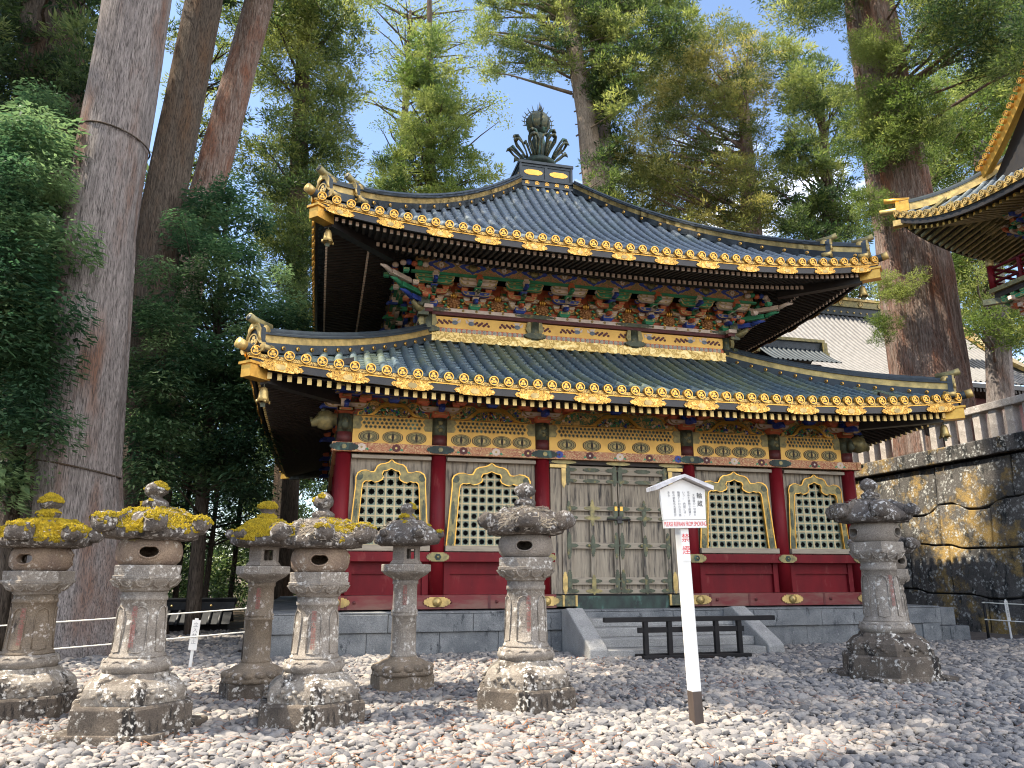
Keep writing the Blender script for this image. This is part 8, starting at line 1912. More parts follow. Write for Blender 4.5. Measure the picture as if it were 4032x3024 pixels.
 'big_crown': '9,4,24.1,1.04,0.27;11.6,4.1,24.6,0.67,0.35;10.8,5.9,24.9,0.65,0.04;11.1,5.6,25.4,1.03,0.37;10.6,3.3,23.8,0.93,0.05;10.5,3.7,22.3,0.88,0.36;10.8,4.2,24.5,0.88,0.32;11.5,4.3,23.9,0.74,0.59;9.9,3.7,21.9,0.84,0.33;13.2,6.9,25.2,0.68,0.32;10.7,4.4,23,1.01,0.23;12.4,5.3,25.7,0.66,0.27;12.8,6.9,27.6,0.78,0.24;12.1,7.4,25.3,0.88,0.34;9.6,3.8,22.8,0.85,0.41;11.2,5.1,25.2,0.69,0.79;10.8,2.6,22.7,0.8,0.35;12.9,7.2,25.5,0.98,0.37;13.6,6,25.9,0.63,0.34;12.9,5.3,26,0.65,0.01;9.1,4,23.4,1.07,0.33;11.3,4.6,25.3,0.91,0.42;13.6,6.2,25.4,0.72,0.61;11.1,3.2,23.2,0.62,0.27;12,4.6,22.9,0.66,0.57;11.8,6.5,25.5,0.61,0.46;9.3,4,22.1,1.02,0.94;11.3,4.1,23.4,0.77,0.01;12.6,6.2,26.8,0.92,0.56;10.3,5.2,24.6,1.01,0.09;12.2,6.1,24.9,0.75,0.71;9.9,4.7,24.3,0.84,0.44;12.5,4.6,25,0.66,0.5;11.8,5.8,25.4,1.03,0;12.7,0.9,19.8,1,0.46;15,2.8,24.1,0.72,0.42;16.3,1.9,20.3,1.05,0.4;16.8,1.4,19.9,1.17,0.84;15,1.9,20.7,0.68,0.49;13.8,-1.1,20.6,0.81,0.1;16.6,0.5,19.3,1.13,0.27;13,-0.7,19.7,1.08,0.65;13.5,2.5,21.1,0.96,0.72;13.5,-1.3,19.6,0.85,0.41;16.6,1.2,19.1,0.76,0.18;15.8,2.6,22.9,0.73,0.12;13.4,1.9,22.1,0.67,0.55;13.3,1.9,22.7,0.62,0.47;12.1,-1.1,20.2,1.01,0.06;15.1,3.5,21.1,0.78,0.06;15.6,1.3,19.6,1.17,0.75;15.4,-0.3,19.2,1.07,0.23;13.1,-0.4,19.2,0.81,0.54;14.8,-0.8,20.8,0.99,0.05;14.3,-0.5,17.4,0.75,0;12.8,-1.9,16.8,0.92,0.19;14.7,0,20.5,0.95,0.71;12.4,1.1,19,1.16,0.41;13.6,-0.9,17.1,1,0.54;14.8,1.1,20.9,0.82,0.15;15.4,3.2,22,1.04,0.48;14.7,-0.3,19.6,0.83,0.42;12.3,0.4,19.9,0.87,0.6;13.1,-1.3,16.7,0.86,0.47;12.3,-1.4,18.7,0.74,0.25;14.4,0.8,18.6,0.77,0.11;12.9,1.3,21.1,0.85,0.95;12.7,0.3,19.2,0.83,0.84;14.6,-1,19.8,0.72,0.34;15.1,3.5,24.6,1.17,0.24;14.1,-0.6,20.3,0.78,0.77;15.2,0.7,19.2,0.78,0.32;13.9,-0.6,19.5,0.91,0.25;17.4,0.9,22.3,0.66,0.33;11.9,0.4,19.3,0.82,0.09;13.4,-1.4,17.1,0.69,0.68;14.5,0.4,19.1,0.98,0.2;12.3,0.2,20.3,0.62,0.82;15.9,0.2,21.8,0.85,0.55;14.8,0.4,18.2,1.18,0.96;15.3,2.6,23.7,1.02,0.21;15.2,1,19.5,0.72,0.45;13.9,2.2,20.2,1.02,0.42;13,1.5,22.2,0.75,0.07;11.2,-0.6,19.1,0.82,0.01;13,-1.9,17.8,0.91,0.41;12.6,-0.3,18.5,1.14,0.03;15.6,1.2,22.1,0.88,0.18;13.5,2.7,20.4,1.08,0.3;16.3,1.7,23.4,0.82,0.17;13.2,0.5,19.9,0.92,0.74;13.2,-2.3,19,0.74,0.35;16.6,0.8,20.6,0.86,0.1;17.1,0.8,20,0.99,0.79;16.1,0.9,18.8,1.11,0.04;15,0.5,20.6,0.81,0.68;15,3.2,23.3,0.9,0.54;14.2,1.4,19.3,0.89,0.19;12.6,-2.5,17.1,0.96,0;11.8,-0.3,20.2,1.06,0.17;14.1,2.9,22.3,0.86,0;14.7,0.6,22.1,0.77,0.31;12.7,0.1,20.5,0.7,0.49;15.6,1.8,21.3,1.1,0.21;16.5,0.7,18.3,0.91,0.25;15.9,0.2,20.8,0.96,0;15.9,1.7,20.7,0.78,0.49;16.1,2,19.2,1.08,0.36;14.7,-0.8,18.2,0.75,0.21;14,-0,18.5,0.95,0.08;13.8,1.6,21.7,1,0.58;14.7,2,21,0.69,0.31;14,0.9,19.6,0.67,0.68;11.2,0.2,20.7,1.14,0.58;15.9,6.8,27.4,1.06,0.66;13.8,5,25.4,1.09,0.52;15.3,6.5,28.2,1.1,0;12.1,3.1,23.2,0.72,0.69;13.8,2.4,24,0.73,0.22;15.4,7.1,29,0.66,0.7;15.9,4.6,25.9,0.89,0.26;14,3.4,24,0.73,0.37;12.6,3.9,23.9,0.69,0.47;12.3,2.5,23.6,0.96,0.2;14.8,6.7,27,0.72,0.58;15.3,5.5,27.2,0.86,0.13;12.8,3.4,24.1,0.85,0.31;16.6,6.2,27.1,0.7,0.55;15.9,4.6,26.7,0.73,0.16;12.2,3.8,24.2,1.01,0.32;13,1.8,22.7,1.08,0.63;13.7,4.2,24.8,1.06,0.37;15.6,5.9,26.9,0.67,0;16,5.6,26,0.77,0.57;14.2,4.3,24.4,1.06,0.79;14.1,6.5,27,0.67,0.32;13.5,4.2,25.4,0.83,0.27;15.3,6.1,27,0.66,0.28;16.3,6,28.1,0.82,0.45;12.9,3.9,25.5,0.71,0.31',
 'right_light': '23.8,8,23.5,1.04,0.52;25.6,9.8,25.8,0.87,0.42;23.3,7.9,22.9,1.05,0.36;24.8,9,23.8,1.14,0.74;23.6,11.8,21,0.92,0.27;26.6,12.6,27.6,0.72,0.91;23.3,7.3,23.6,1.18,0.9;26.3,9.7,24.5,1.26,0.25;25.8,9.6,23.4,1.12,0.46;25.5,14.6,23.5,1.07,0.48;26.1,13,27.3,1.25,0.94;25.8,13.8,28.4,0.91,0.82;23.1,11.2,22.7,0.86,0.61;23,8.6,21.1,1.26,0.3;24.8,7.9,23.6,1.13,0.53;25.5,14.6,27.5,0.78,0.94;23.7,10.7,23,0.98,0.12;27.1,12.9,26.3,0.95,0.91;23.8,10.4,21.5,0.86,1;22.5,9.5,22.7,1.07,0.67;26.5,12.2,25.8,0.93,0.2;26.1,13.6,29.4,1.13,0.32;25.6,12.6,24.1,1.29,0.9;23.5,7.6,21.4,1.01,0.88;25.4,11,22.7,1.3,0.77;26.7,10.2,23.6,1.1,1;23.5,11.7,25.1,1.04,0.48;22.8,8.3,24.4,0.83,0.72;26.9,14.1,28.8,1.18,0.04;22.4,11,23.6,0.99,0.94;26.3,14.2,23.9,1.1,0.05;24.7,10.4,22,1.05,0.17;25.1,13.5,22.4,1.19,0.44;24.7,12.4,27.5,0.87,0.63;25.2,10.7,27.1,1.16,0.4;26.5,9.1,25.7,0.72,0.67;24,10.3,25.5,1.2,0.39;21.8,9.8,23,1.02,0.49;24.5,9.7,25.6,1.1,0.69;27.7,11.2,25.8,1.08,0.7;26.3,12.1,24.5,1.16,0.8;24.2,12.5,24.3,0.85,0.65;27.6,12.6,29,0.95,0.58;23.3,9.3,24.9,0.97,1;25.3,12.8,22.1,0.8,0.52;26.8,10.2,26.2,1.06,0.72;22.4,11.2,22.7,1.16,0.34;23.2,11.7,23.3,1.06,0.76;22.6,11.1,22,0.7,0.49;25.9,10.5,26.1,1.24,0.73;26.4,10.8,23.9,0.95,0.56;27.5,10.6,25,0.91,0.28;23.6,7.3,21.8,0.86,0.71;22.2,11.6,21.2,1.03,0.01;27.1,11.8,27.6,0.83,0.61;25.4,8.3,23.8,0.97,0.48;24.1,7.9,24,1.12,0.41;25.6,14.2,22.4,1.03,0.49;23.2,9.7,21.2,1.17,0.63;27.1,14,30,1.22,0.79;22.2,8.9,22.8,0.76,0.12;27.7,10.6,23.5,1.16,0.42;27.4,11.2,23.9,0.81,0.68;23.6,12.2,25.5,1.18,0.66;26.6,11.8,28.1,1.17,0.7;23.9,9.4,25.4,1.11,0.3;24.8,12.8,28.7,0.99,0.7;28.8,12.4,29.1,1.07,0.32;23.7,8.3,22,0.9,0.62;23.5,10.3,24.5,1.24,0.92;23.4,12.1,26.3,1.12,0.43;26.8,12.1,24.8,0.76,0.54;25.1,10.1,23.5,1.23,0.77;24.7,10.8,23.3,1,0.84;24.9,12.4,23.9,0.97,0.77;21.3,10.2,21.6,0.71,0.6;24.2,12.2,23.4,1.17,0.59;22.9,8.2,23.7,0.76,0.46;28,10.4,24.7,1.29,0.76;25.2,11.4,25.1,0.73,0.37;25.3,13,25.7,1.19,0.47;24.5,7.9,22.4,1.15,1;27.6,13.3,28.5,0.79,0.29;20.8,10.2,20.8,1.17,0.72;27.3,12.9,25.3,0.91,0.38',
 'right_mid': '21.4,9.7,13.9,1.11,1;21.8,7.6,16.3,0.97,0.71;22.8,8.6,16.2,1.14,0.32;19.6,9.2,15.3,1.22,0.33;20.5,7.6,16,1.04,0.7;23.4,8.3,13.4,0.78,0.37;24,13.4,19.6,1.29,0.27;22.6,11.7,18.6,0.97,0.38;22,10.3,14.8,1.12,0.55;24.8,9.7,17.3,0.99,0.39;23.4,7.8,16.9,1.14,0.8;21.3,6.6,12.5,0.83,0.33;22,9.6,17.1,1.01,0.99;23.1,10.7,14.7,1.22,0.48;19.3,8.9,17,0.89,0.62;22.3,8.8,11.9,1.18,0.6;26.4,11.8,13.9,1.29,0.58;24.4,8.8,16.7,0.94,0.73;25.1,13.3,19.3,0.73,0.54;23.5,10.3,18.3,0.87,0.84;20.7,6.9,16.4,1.27,0.56;19.9,7.6,14.1,0.96,1;21.4,7.2,15.4,0.76,0.48;23.8,9.2,16.3,1.29,0.65;23.6,9.4,12.6,0.82,0.18;25.6,10.4,14.4,0.71,0.36;24.7,11.8,16.2,1.26,0.54;21.4,7.2,12.6,0.88,0.61;19.3,8.2,16.1,0.73,1;25.6,11.9,18.3,0.77,0.87;23.6,13,17.9,1.19,0.62;24.1,11.1,14,0.93,0.65;22,7.8,11.2,0.77,0.16;25.2,12,14.2,1.22,1;22.5,8.9,17.3,1.13,0.45;21,8.5,12.9,0.93,0.83;22.2,8.7,16.7,0.74,0.38;21.3,10.1,15.6,1.09,0.41;23.5,11,16.6,0.96,0.87;22.8,11.9,17.6,0.72,0.87;24.2,12.7,16.1,0.7,0.41;22.5,7.6,16.3,1.1,0.98;22.5,9.2,16.7,1.07,0.93;25,13,16.1,0.81,0.62;26,12.3,15.4,1.2,0.93;23.8,11.6,15.3,1.24,0.53;26.4,11.4,17.2,1.25,0.1;22,11.1,16.3,0.74,0.85;25.2,12.6,18.2,1.08,1;24.3,9.8,13.6,0.76,0.51;23.1,10.6,16.2,0.82,0.79;25.9,11.7,18,1.1,0.59;25.1,11,16.9,0.9,0.61;21,9.6,17,1.22,0.83;22,10.8,15.7,1.14,0.99;21.5,9.4,12.4,1.06,0.48;23.7,11.6,16.1,0.85,0.56;21.8,10.5,13.8,1.04,0.84;20.4,7.7,11.9,1.04,0.52;24.3,13.3,16.5,1.03,0.39;24.7,8.7,17.7,0.88,0.73;20.7,10.5,17.7,1.28,0.71;20.7,9.1,17.2,0.93,0.91;25.7,10.6,18.5,0.74,0.2;23.2,12.6,19.5,0.75,0.2;25.2,10.9,14.2,0.97,0.19;23.2,9.5,12.2,1.14,0.52;26.1,12.6,18,0.85,0.28;23.5,9.5,14,1.13,0.22;23.1,12,15.5,0.96,0.21;23.7,11.2,13.5,1.01,0.63;25.9,9.9,17.2,0.87,0.88;25.9,11,18.2,0.76,0.93;19.9,8,11.9,0.79,0.49;22.1,6.9,16.2,0.77,0.45;21.3,7.8,15.8,1.17,0.42;24.1,9.5,12.2,1.02,0.8;22.7,11.7,16.2,0.92,0.75;21.3,7,11.5,1.07,0.82;25.4,12.7,17.5,1.24,0.75;22.3,10.2,18.1,0.74,0.87;21.6,10.3,14.3,0.99,0.7;20.4,8.7,12.4,0.72,0.52;25.5,11.5,13.7,0.7,0.54;26.3,10.7,18.8,1.15,0.88',
 'right_low': '21.9,17.4,20.6,0.83,0.27;21.4,21.3,22.8,1.16,0.41;23.4,20.1,18.6,1.11,0.36;24.5,21.1,20.7,0.8,0.05;23.2,18.3,17.6,0.82,0.24;23.6,22.4,20.3,0.85,0.3;22.9,21.3,22.3,1.04,0.14;21.8,17.3,17.5,0.9,0.28;24.3,19.7,21.8,0.97,0.27;21.7,19.8,19.9,0.83,0.13;24.9,20.6,20.6,0.87,0.51;24.6,19.9,22.5,1.26,0.32;22,19.7,21.7,1.21,0;22.9,18,19.5,1.09,0.61;24.7,21.4,23.7,1.21,0.31;25.3,21.6,23.2,1.02,0.33;24.5,21.9,19.7,1.27,0.15;23.2,20.2,19.3,0.95,0.19;22.6,21.6,20.7,1.1,0.07;21.2,17.4,18.3,0.89,0.47;22.8,19.5,18.3,0.89,0.29;20.1,19.5,22,0.94,0.02;21.7,19.3,20.3,1.11,0.21;22.9,17.5,18.7,0.92,0.37;21.3,19.1,19.3,1.02,0.27;20.3,19.1,21.3,0.98,0.22;19.7,19.3,22.3,0.99,0.31;24.6,20.1,23.3,0.9,0.52;23.7,21.9,22.2,1,0.15;21.8,20.6,19.8,1.26,0',
 'behind_left': '-7.1,20,8.1,0.86,0.66;-8.5,18.7,1.8,0.62,1;-7.8,19.1,2.3,0.62,0.23;-8.6,17.9,5.6,0.74,0.46;-9.4,21.2,6.4,0.86,0.61;-8.1,17.7,8.1,0.64,0.06;-7.3,21,6.5,1.04,0.4;-6.9,19,1.8,0.7,0.9;-7.6,21.1,7,0.61,0.15;-6.9,22,7.2,1.08,0.86;-8.6,23.1,1.8,0.84,0.49;-6.8,22.6,5.8,0.85,0.37;-6.7,20,8.3,0.68,0.19;-6.8,23.3,9,0.78,0.39;-8.4,22.4,3.9,1,0.51;-9,21.7,3.2,0.83,0.02;-7.7,17.4,4.3,0.66,0.47;-8.8,19.9,6.4,0.73,0.43;-8.4,22.8,2.9,0.83,0.35;-9.7,23.1,6.5,0.94,1;-8.1,19.5,5.6,0.64,0;-9.2,22.1,1,0.82,0.47;-5.6,22.8,7.6,1.09,0.34;-9.4,21,8.2,0.83,0.79;-7.8,18.2,0.8,0.99,0.5;-6.2,21.8,6.6,0.76,0;-8.3,18.1,8.3,1.08,0.8;-7.7,18.2,8.4,0.81,0.47;-8.1,19.3,7.1,0.68,0.38;-5.3,17.3,0.6,1.07,0.66;-7.5,20.3,1.5,0.96,0.21;-6.4,21.7,2.1,0.9,1;-6.3,20.2,3.3,1.09,0.66;-9.7,21.8,4.9,1.02,0.8;-7.9,19.4,8.5,0.88,0.15;-8.1,19.4,1.9,0.66,0.21;-7.2,18.2,3.7,0.94,0.43;-6.1,19.2,3.4,0.61,0.29;-8.6,21.1,4.7,1.07,0.22;-7.4,22.1,2.7,1.03,0.19;-5.6,21.3,1.8,1.03,0;-6.1,21,1.2,1.07,0;-7.8,20.9,1.6,0.86,0;-6,20.8,2.7,0.82,0.87;-5.9,22.8,5.9,0.87,0.54;-7.2,19.6,8.7,1.09,0.39;-9.8,20.4,7.5,0.99,0.74;-5.6,22.8,9.3,0.79,0.08;-5.6,20.2,8.1,1.02,0.31;-6.1,21.8,4.2,1.08,0.23;-6.7,17.8,5.8,0.68,0;-5.8,22.7,0.7,0.83,0.61;-8.9,19.5,3.8,0.71,0.39;-9.3,17.9,6.9,0.87,0.64;-7.5,17.3,2.2,0.69,0.64;-8.2,20,6.2,1.04,0.31;-8.8,18.8,7.2,0.9,0.33;-7.2,17.4,2.9,0.77,0.15;-6.7,19.4,5.3,0.97,0.76;-8.4,23.1,0.7,0.6,0.02',
}
# ------------------------------------------------------------------ trees
def parse(k): return np.array([[float(v) for v in q.split(',')] for q in TREES[k].split(';')])
def proto(kind, seed):
    g = np.random.default_rng(seed)
    if kind == 'cedar':       # cedar: plump sprays of short upswept tufts
        P_, D_ = [], []
        for k in range(11):
            c = g.normal(size=3); c /= np.linalg.norm(c); c *= g.random() ** .4 * np.array([1, 1, .7])
            m_ = 24; d = g.normal(size=(m_, 3)); d /= np.linalg.norm(d, axis=1)[:, None]
            P_.append(c + d * (g.random(m_) ** .5)[:, None] * np.array([.34, .34, .22])); D_.append(d * .8 + c * .7 + np.array([0, 0, .35]) + g.normal(size=(m_, 3)) * .3)
        p = np.concatenate(P_); dirv = np.concatenate(D_); n = len(p)
        ln = g.uniform(.13, .30, n); wd = g.uniform(.045, .09, n)
    elif kind == 'hinoki':    # flat drooping fans in layers
        n = 260
        a = g.uniform(0, 6.28, n); r = g.random(n) ** .5
        lay = np.round(g.uniform(-2.4, 2.4, n)) / 2.6
        p = np.stack([r * np.cos(a), r * np.sin(a), lay * .62 - .28 * r * r + g.normal(size=n) * .05], 1)
        dirv = np.stack([np.cos(a), np.sin(a), -.35 + g.normal(size=n) * .2], 1) + g.normal(size=(n, 3)) * .4 * np.array([1, 1, .5])
        ln = g.uniform(.14, .30, n); wd = g.uniform(.07, .13, n)
    else:                     # sparse small leaves on open twigs
        n = 110
        d = g.normal(size=(n, 3)); d /= np.linalg.norm(d, axis=1)[:, None]
        p = d * (g.random(n) ** .45)[:, None] * np.array([1.1, 1.1, .6])
        dirv = g.normal(size=(n, 3)) + np.array([0, 0, -.2])
        ln = g.uniform(.12, .22, n); wd = g.uniform(.08, .14, n)
    dirv /= np.linalg.norm(dirv, axis=1)[:, None]
    sd = np.cross(dirv, g.normal(size=(n, 3)) * (.5 if kind == 'hinoki' else 1) + (np.array([0, 0, 2.2]) if kind == 'hinoki' else 0)); sd /= np.linalg.norm(sd, axis=1)[:, None]
    q = np.stack([p - dirv * (ln * .35)[:, None], p + sd * (wd * .5)[:, None], p + dirv * (ln * .75)[:, None], p - sd * (wd * .5)[:, None]], 1)
    return q
PROTO = {k: [proto(k, 50 + i) for i in range(6)] for k in ('cedar', 'hinoki', 'sparse')}

def foliage(name, cl, kind, m, parent, dens=1.0, squash=1.0, ls=1.0):
    g = np.random.default_rng(len(cl) + 17)
    V = []; TI = []
    for x, y, z, r, t in cl:
        q = PROTO[kind][g.integers(0, 6)]
        if dens < 1: q = q[g.random(len(q)) < dens]
        if ls != 1: q = q.mean(1, keepdims=True) * (1 - ls) + q * ls
        a = g.uniform(0, 6.28); c, s = math.cos(a), math.sin(a)
        rot = np.array([[c, -s, 0], [s, c, 0], [0, 0, 1]])
        w = (q @ rot.T) * r * np.array([g.uniform(.85, 1.25), g.uniform(.85, 1.25), g.uniform(.75, 1.05) * squash]) + np.array([x, y, z])
        V.append(w.reshape(-1, 3)); TI.append(np.repeat(np.clip(t + g.normal(size=len(q)) * .13, 0, 1), 4))
        for rep in range(int(math.ceil(dens)) - 1):
            q2 = PROTO[kind][g.integers(0, 6)]
            if ls != 1: q2 = q2.mean(1, keepdims=True) * (1 - ls) + q2 * ls
            b_ = g.uniform(0, 6.28); rot = np.array([[math.cos(b_), -math.sin(b_), 0], [math.sin(b_), math.cos(b_), 0], [0, 0, 1]])
            w = (q2 @ rot) * r * 1.05 + np.array([x, y, z]); V.append(w.reshape(-1, 3)); TI.append(np.repeat(np.clip(t + g.normal(size=len(q2)) * .13, 0, 1), 4))
    V = np.concatenate(V).astype(np.float32); TI = np.concatenate(TI).astype(np.float32)
    n = len(V); me = bpy.data.meshes.new(name)
    me.vertices.add(n); me.vertices.foreach_set('co', V.ravel())
    me.loops.add(n); me.loops.foreach_set('vertex_index', np.arange(n, dtype=np.int32))
    me.polygons.add(n // 4); me.polygons.foreach_set('loop_start', np.arange(0, n, 4, dtype=np.int32))
    try: me.polygons.foreach_set('loop_total', np.full(n // 4, 4, dtype=np.int32))
    except Exception: pass
    at = me.attributes.new('tint', 'FLOAT', 'POINT'); at.data.foreach_set('value', TI)
    me.materials.append(M[m]); me.update(calc_edges=True)
    o = bpy.data.objects.new(name, me); COL.objects.link(o); o.parent = parent
    return o

def trunk_mesh(mb, pts, rr_, seed, flare=0.0, n=110, ridge=.06):
    pts = [Vector(p) for p in pts]; rs = []
    segs = 70 if rr_[0] > .5 else 20
    n = n if rr_[0] > .5 else 20
    for i in range(segs + 1):
        f = i / segs * (len(pts) - 1); a = min(int(f), len(pts) - 2); u = f - a
        p = pts[a].lerp(pts[a + 1], u); r_ = rr_[a] + (rr_[a + 1] - rr_[a]) * u
        h = p.z - pts[0].z
        fl = 1 + flare * math.exp(-h / (r_ * 1.6))
        ring = []
        for j in range(n):
            q = 2 * PI * j / n
            nz_ = mnoise.noise(Vector((math.cos(q) * 3.5 + seed, math.sin(q) * 3.5, h * .12))) * ridge + mnoise.noise(Vector((math.cos(q) * 1.2 + seed, math.sin(q) * 1.2, h * .25))) * ridge
            nz_ += ridge * .5 * mnoise.noise(Vector((math.cos(q) * 11 + seed, math.sin(q) * 11, h * .35))) + ridge * .5 * abs(mnoise.noise(Vector((math.cos(q) * 19, math.sin(q) * 19 + seed, h * .5))))
            rt = .10 * flare * math.cos(q * 5 + seed) * math.exp(-h / r_)
            k = r_ * (fl + nz_ + rt)
            ring.append(p + Vector((math.cos(q) * k, math.sin(q) * k, 0)))
        rs.append(ring)
    mb.rings(rs, 0, True, True, True)

def limbs(mb, axis, cl, rr_, every, rnd, drop=.25, r0=.1):
    a0, a1 = Vector(axis[0]), Vector(axis[-1])
    for i, c in enumerate(cl):
        if rnd.random() > every: continue
        e = Vector(c[:3]); hd = (Vector((e.x, e.y, 0)) - Vector((a0.x, a0.y, 0))).length
        z = max(a0.z + 1, min(a1.z - .2, e.z - hd * drop * rnd.uniform(.3, 1.4)))
        u = (z - a0.z) / max(.1, a1.z - a0.z); s = a0.lerp(a1, u)
        m = s.lerp(e, .5) + Vector((rnd.uniform(-.3, .3), rnd.uniform(-.3, .3), rnd.uniform(-.1, .4) * hd * .12))
        rb = min(rr_, .03 + hd * .014)
        mb.tube([s, s.lerp(m, .5), m, m.lerp(e, .6) + Vector((0, 0, .1)), e], [rb, rb * .85, rb * .65, rb * .4, rb * .18], 6, 0)

def tree(name, label, cat, axis, rr_, clumps, kind, leaf, barkm, seed, flare=.0, ridge=.06, every=.35, dens=1.0, group=None, squash=1.0, drop=.25, ls=1.0):
    base = axis[0]
    t = thing(name, label, cat, base, 0, group)
    inv = Vector(base)
    mb = MB(); trunk_mesh(mb, axis, rr_, seed, flare, ridge=ridge)
    if clumps is not None: limbs(mb, axis, clumps, rr_[-1] * .8, every, random.Random(seed), drop)
    mb.v = [(p[0] - base[0], p[1] - base[1], p[2] - base[2]) for p in mb.v]
    mb.obj('trunk', [barkm], t)
    if clumps is not None:
        c = np.array(clumps); c = c.copy(); c[:, :3] -= np.array(base)
        foliage('crown', c, kind, leaf, t, dens, squash, ls)
    return t

def crownpts(c, R_, H, n, r0, r1, tint, seed, sp=.25):
    g = random.Random(seed); out = []
    for i in range(n):
        h = g.random(); rad_ = R_ * (1 - h) ** .6 * math.sqrt(g.uniform(.15, 1)); a = g.uniform(0, 6.28)
        out.append([c[0] + rad_ * math.cos(a), c[1] + rad_ * math.sin(a), c[2] + H * h, g.uniform(r0, r1), min(1, max(0, g.gauss(tint, sp)))])
    return out

GT = 'tall cedar trunks at left'
# the huge grey trunk; its crown is high above the frame
tree('cedar_tree', 'huge pale grey cedar trunk standing at left behind the lanterns', 'tree', [(-11.45, 1.3, -.1), (-11.86, 1.06, 3.9), (-12.1, 1.0, 9.2), (-12.0, 1.0, 15.6), (-11.9, 1.0, 30), (-11.9, .6, 42)], [.90, .78, .75, .72, .5, .2],
     crownpts((-11.9, 1.2, 21.5), 6.0, 14, 110, .9, 1.6, .4, 3) + crownpts((-12, -.9, 36.5), 3.2, 9, 200, .9, 1.5, .4, 4), 'cedar', 'leaf_cedar', 'bark_grey', 3, flare=.35, every=.5)  # second clump set added above the frame to shade the retaining wall
for (z, cx, cy, r_) in ((11.55, -12.05, 1.0, .775), (3.75, -11.85, 1.07, .83)):
    wr = MB()
    wr.tube([(cx + r_ * math.cos(2 * PI * i / 36), cy + r_ * math.sin(2 * PI * i / 36), z - .15 * math.cos(2 * PI * i / 36)) for i in range(37)], .02, 6, 0)
    tag(wr.obj('trunk_wire', ['bark_dark']), 'dark wire band high on the huge grey cedar trunk' if z > 8 else 'dark wire band low on the huge grey cedar trunk, just above lantern height', 'wire')
tree('cedar_tree', 'dark fissured cedar trunk leaning right behind the huge grey trunk', 'tree', [(-11.6, 5.8, -.1), (-11.72, 5.74, 4.6), (-11.94, 5.69, 11.7), (-11.48, 5.79, 19.7), (-11, 5.8, 31)], [.85, .62, .58, .54, .4],
     crownpts((-11.2, 5.8, 24), 5.0, 12, 80, .9, 1.5, .4, 5), 'cedar', 'leaf_cedar', 'bark_dark', 5, flare=.3, every=.4)
tree('cedar_tree', 'bare reddish-grey cedar trunk leaning right, third of the close trunks', 'tree', [(-12.4, 9.8, -.1), (-11.98, 9.77, 9.9), (-11.53, 9.86, 14.5), (-10.35, 10.04, 23.6), (-9.8, 10.2, 32)], [.75, .62, .58, .52, .4],
     crownpts((-10, 10.2, 26.5), 4.5, 11, 70, .9, 1.5, .4, 7), 'cedar', 'leaf_cedar', 'bark_red', 7, flare=.3, every=.4)
tree('cedar_tree', 'shadowed broad cedar trunk at the far left edge under dark foliage', 'tree', [(-14.6, 7.2, -.1), (-14.47, 7.06, 4.6), (-15.4, 6.73, 11.5), (-16.2, 6.4, 22)], [1.35, 1.05, .95, .8],
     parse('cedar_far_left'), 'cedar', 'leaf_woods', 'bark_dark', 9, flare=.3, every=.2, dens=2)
tree('hinoki_tree', 'young hinoki cypress with bright drooping fans at the far left edge', 'tree', [(-13.1, 1.8, -.1), (-13.3, 1.9, 4), (-13.6, 2.0, 11)], [.16, .13, .04],
     parse('hinoki_left'), 'hinoki', 'leaf_hinoki', 'bark_dark', 11, every=.5, dens=2)
tree('hinoki_tree', 'deep green hinoki cypress with layered fans between the trunks and the hall', 'tree', [(-9.9, 5.6, -.1), (-10.0, 5.6, 5), (-10.1, 5.7, 13)], [.2, .16, .04],
     parse('hinoki_mid'), 'hinoki', 'leaf_hinoki', 'bark_dark', 13, every=.5, dens=2)
ct = np.concatenate([parse('cedar_tall'), parse('cedar_tall_low')])
tree('cedar_tree', 'dense dark cedar rising close behind the left end of the upper roof', 'tree', [(-8.2, 16.2, -.1), (-8.34, 16.24, 12.3), (-8.69, 16.22, 19), (-9.14, 16.2, 31)], [.55, .48, .42, .22],
     ct, 'cedar', 'leaf_cedar', 'bark_dark', 15, every=.35, dens=2, ls=.8)
tree('cedar_tree', 'loose-crowned cedar seen between the leaning trunks', 'tree', [(-14.2, 15.2, -.1), (-13.8, 15.2, 12), (-13.4, 15.2, 30)], [.5, .42, .25],
     parse('between'), 'cedar', 'leaf_cedar', 'bark_dark', 17, every=.5, dens=1.0)
tree('conifer_tree', 'light green slender conifer against blue sky left of the finial', 'tree', [(-1.9, 21, -.1), (-1.97, 20.98, 22), (-2.4, 21.03, 36)], [.5, .32, .12],
     parse('conifer_light'), 'cedar', 'leaf_fresh', 'bark_dark', 19, every=.5, dens=1.2)
tree('broadleaf_tree', 'open airy broadleaf tree with fine dark branches above the upper roof', 'tree', [(-3.5, 24, -.1), (-3.4, 23.8, 20), (-3.2, 23.8, 36)], [.45, .32, .1],
     parse('sparse_broadleaf'), 'sparse', 'leaf_fresh', 'bark_dark', 21, every=.95, drop=.5, dens=1.0)
pt = np.concatenate([parse('pale_trunk_left'), parse('pale_trunk_right')])
tree('pine_tree', 'pale straight trunk with dead stubs right of the finial, side branches in leaf', 'tree', [(9.6, 24.2, -.1), (9.02, 24.4, 25.5), (8.6, 24.5, 30.9), (7.28, 25.0, 42)], [.9, .72, .62, .44],
     pt, 'cedar', 'leaf_cedar', 'bark_pale', 23, every=.45, dens=1.1, drop=.15)
tree('cedar_tree', 'second straight trunk right behind the pale stubbed trunk', 'tree', [(10.4, 25.4, -.1), (10.1, 25.2, 26), (9.8, 25.4, 42)], [.8, .64, .44], None, None, None, 'bark_grey', 25)
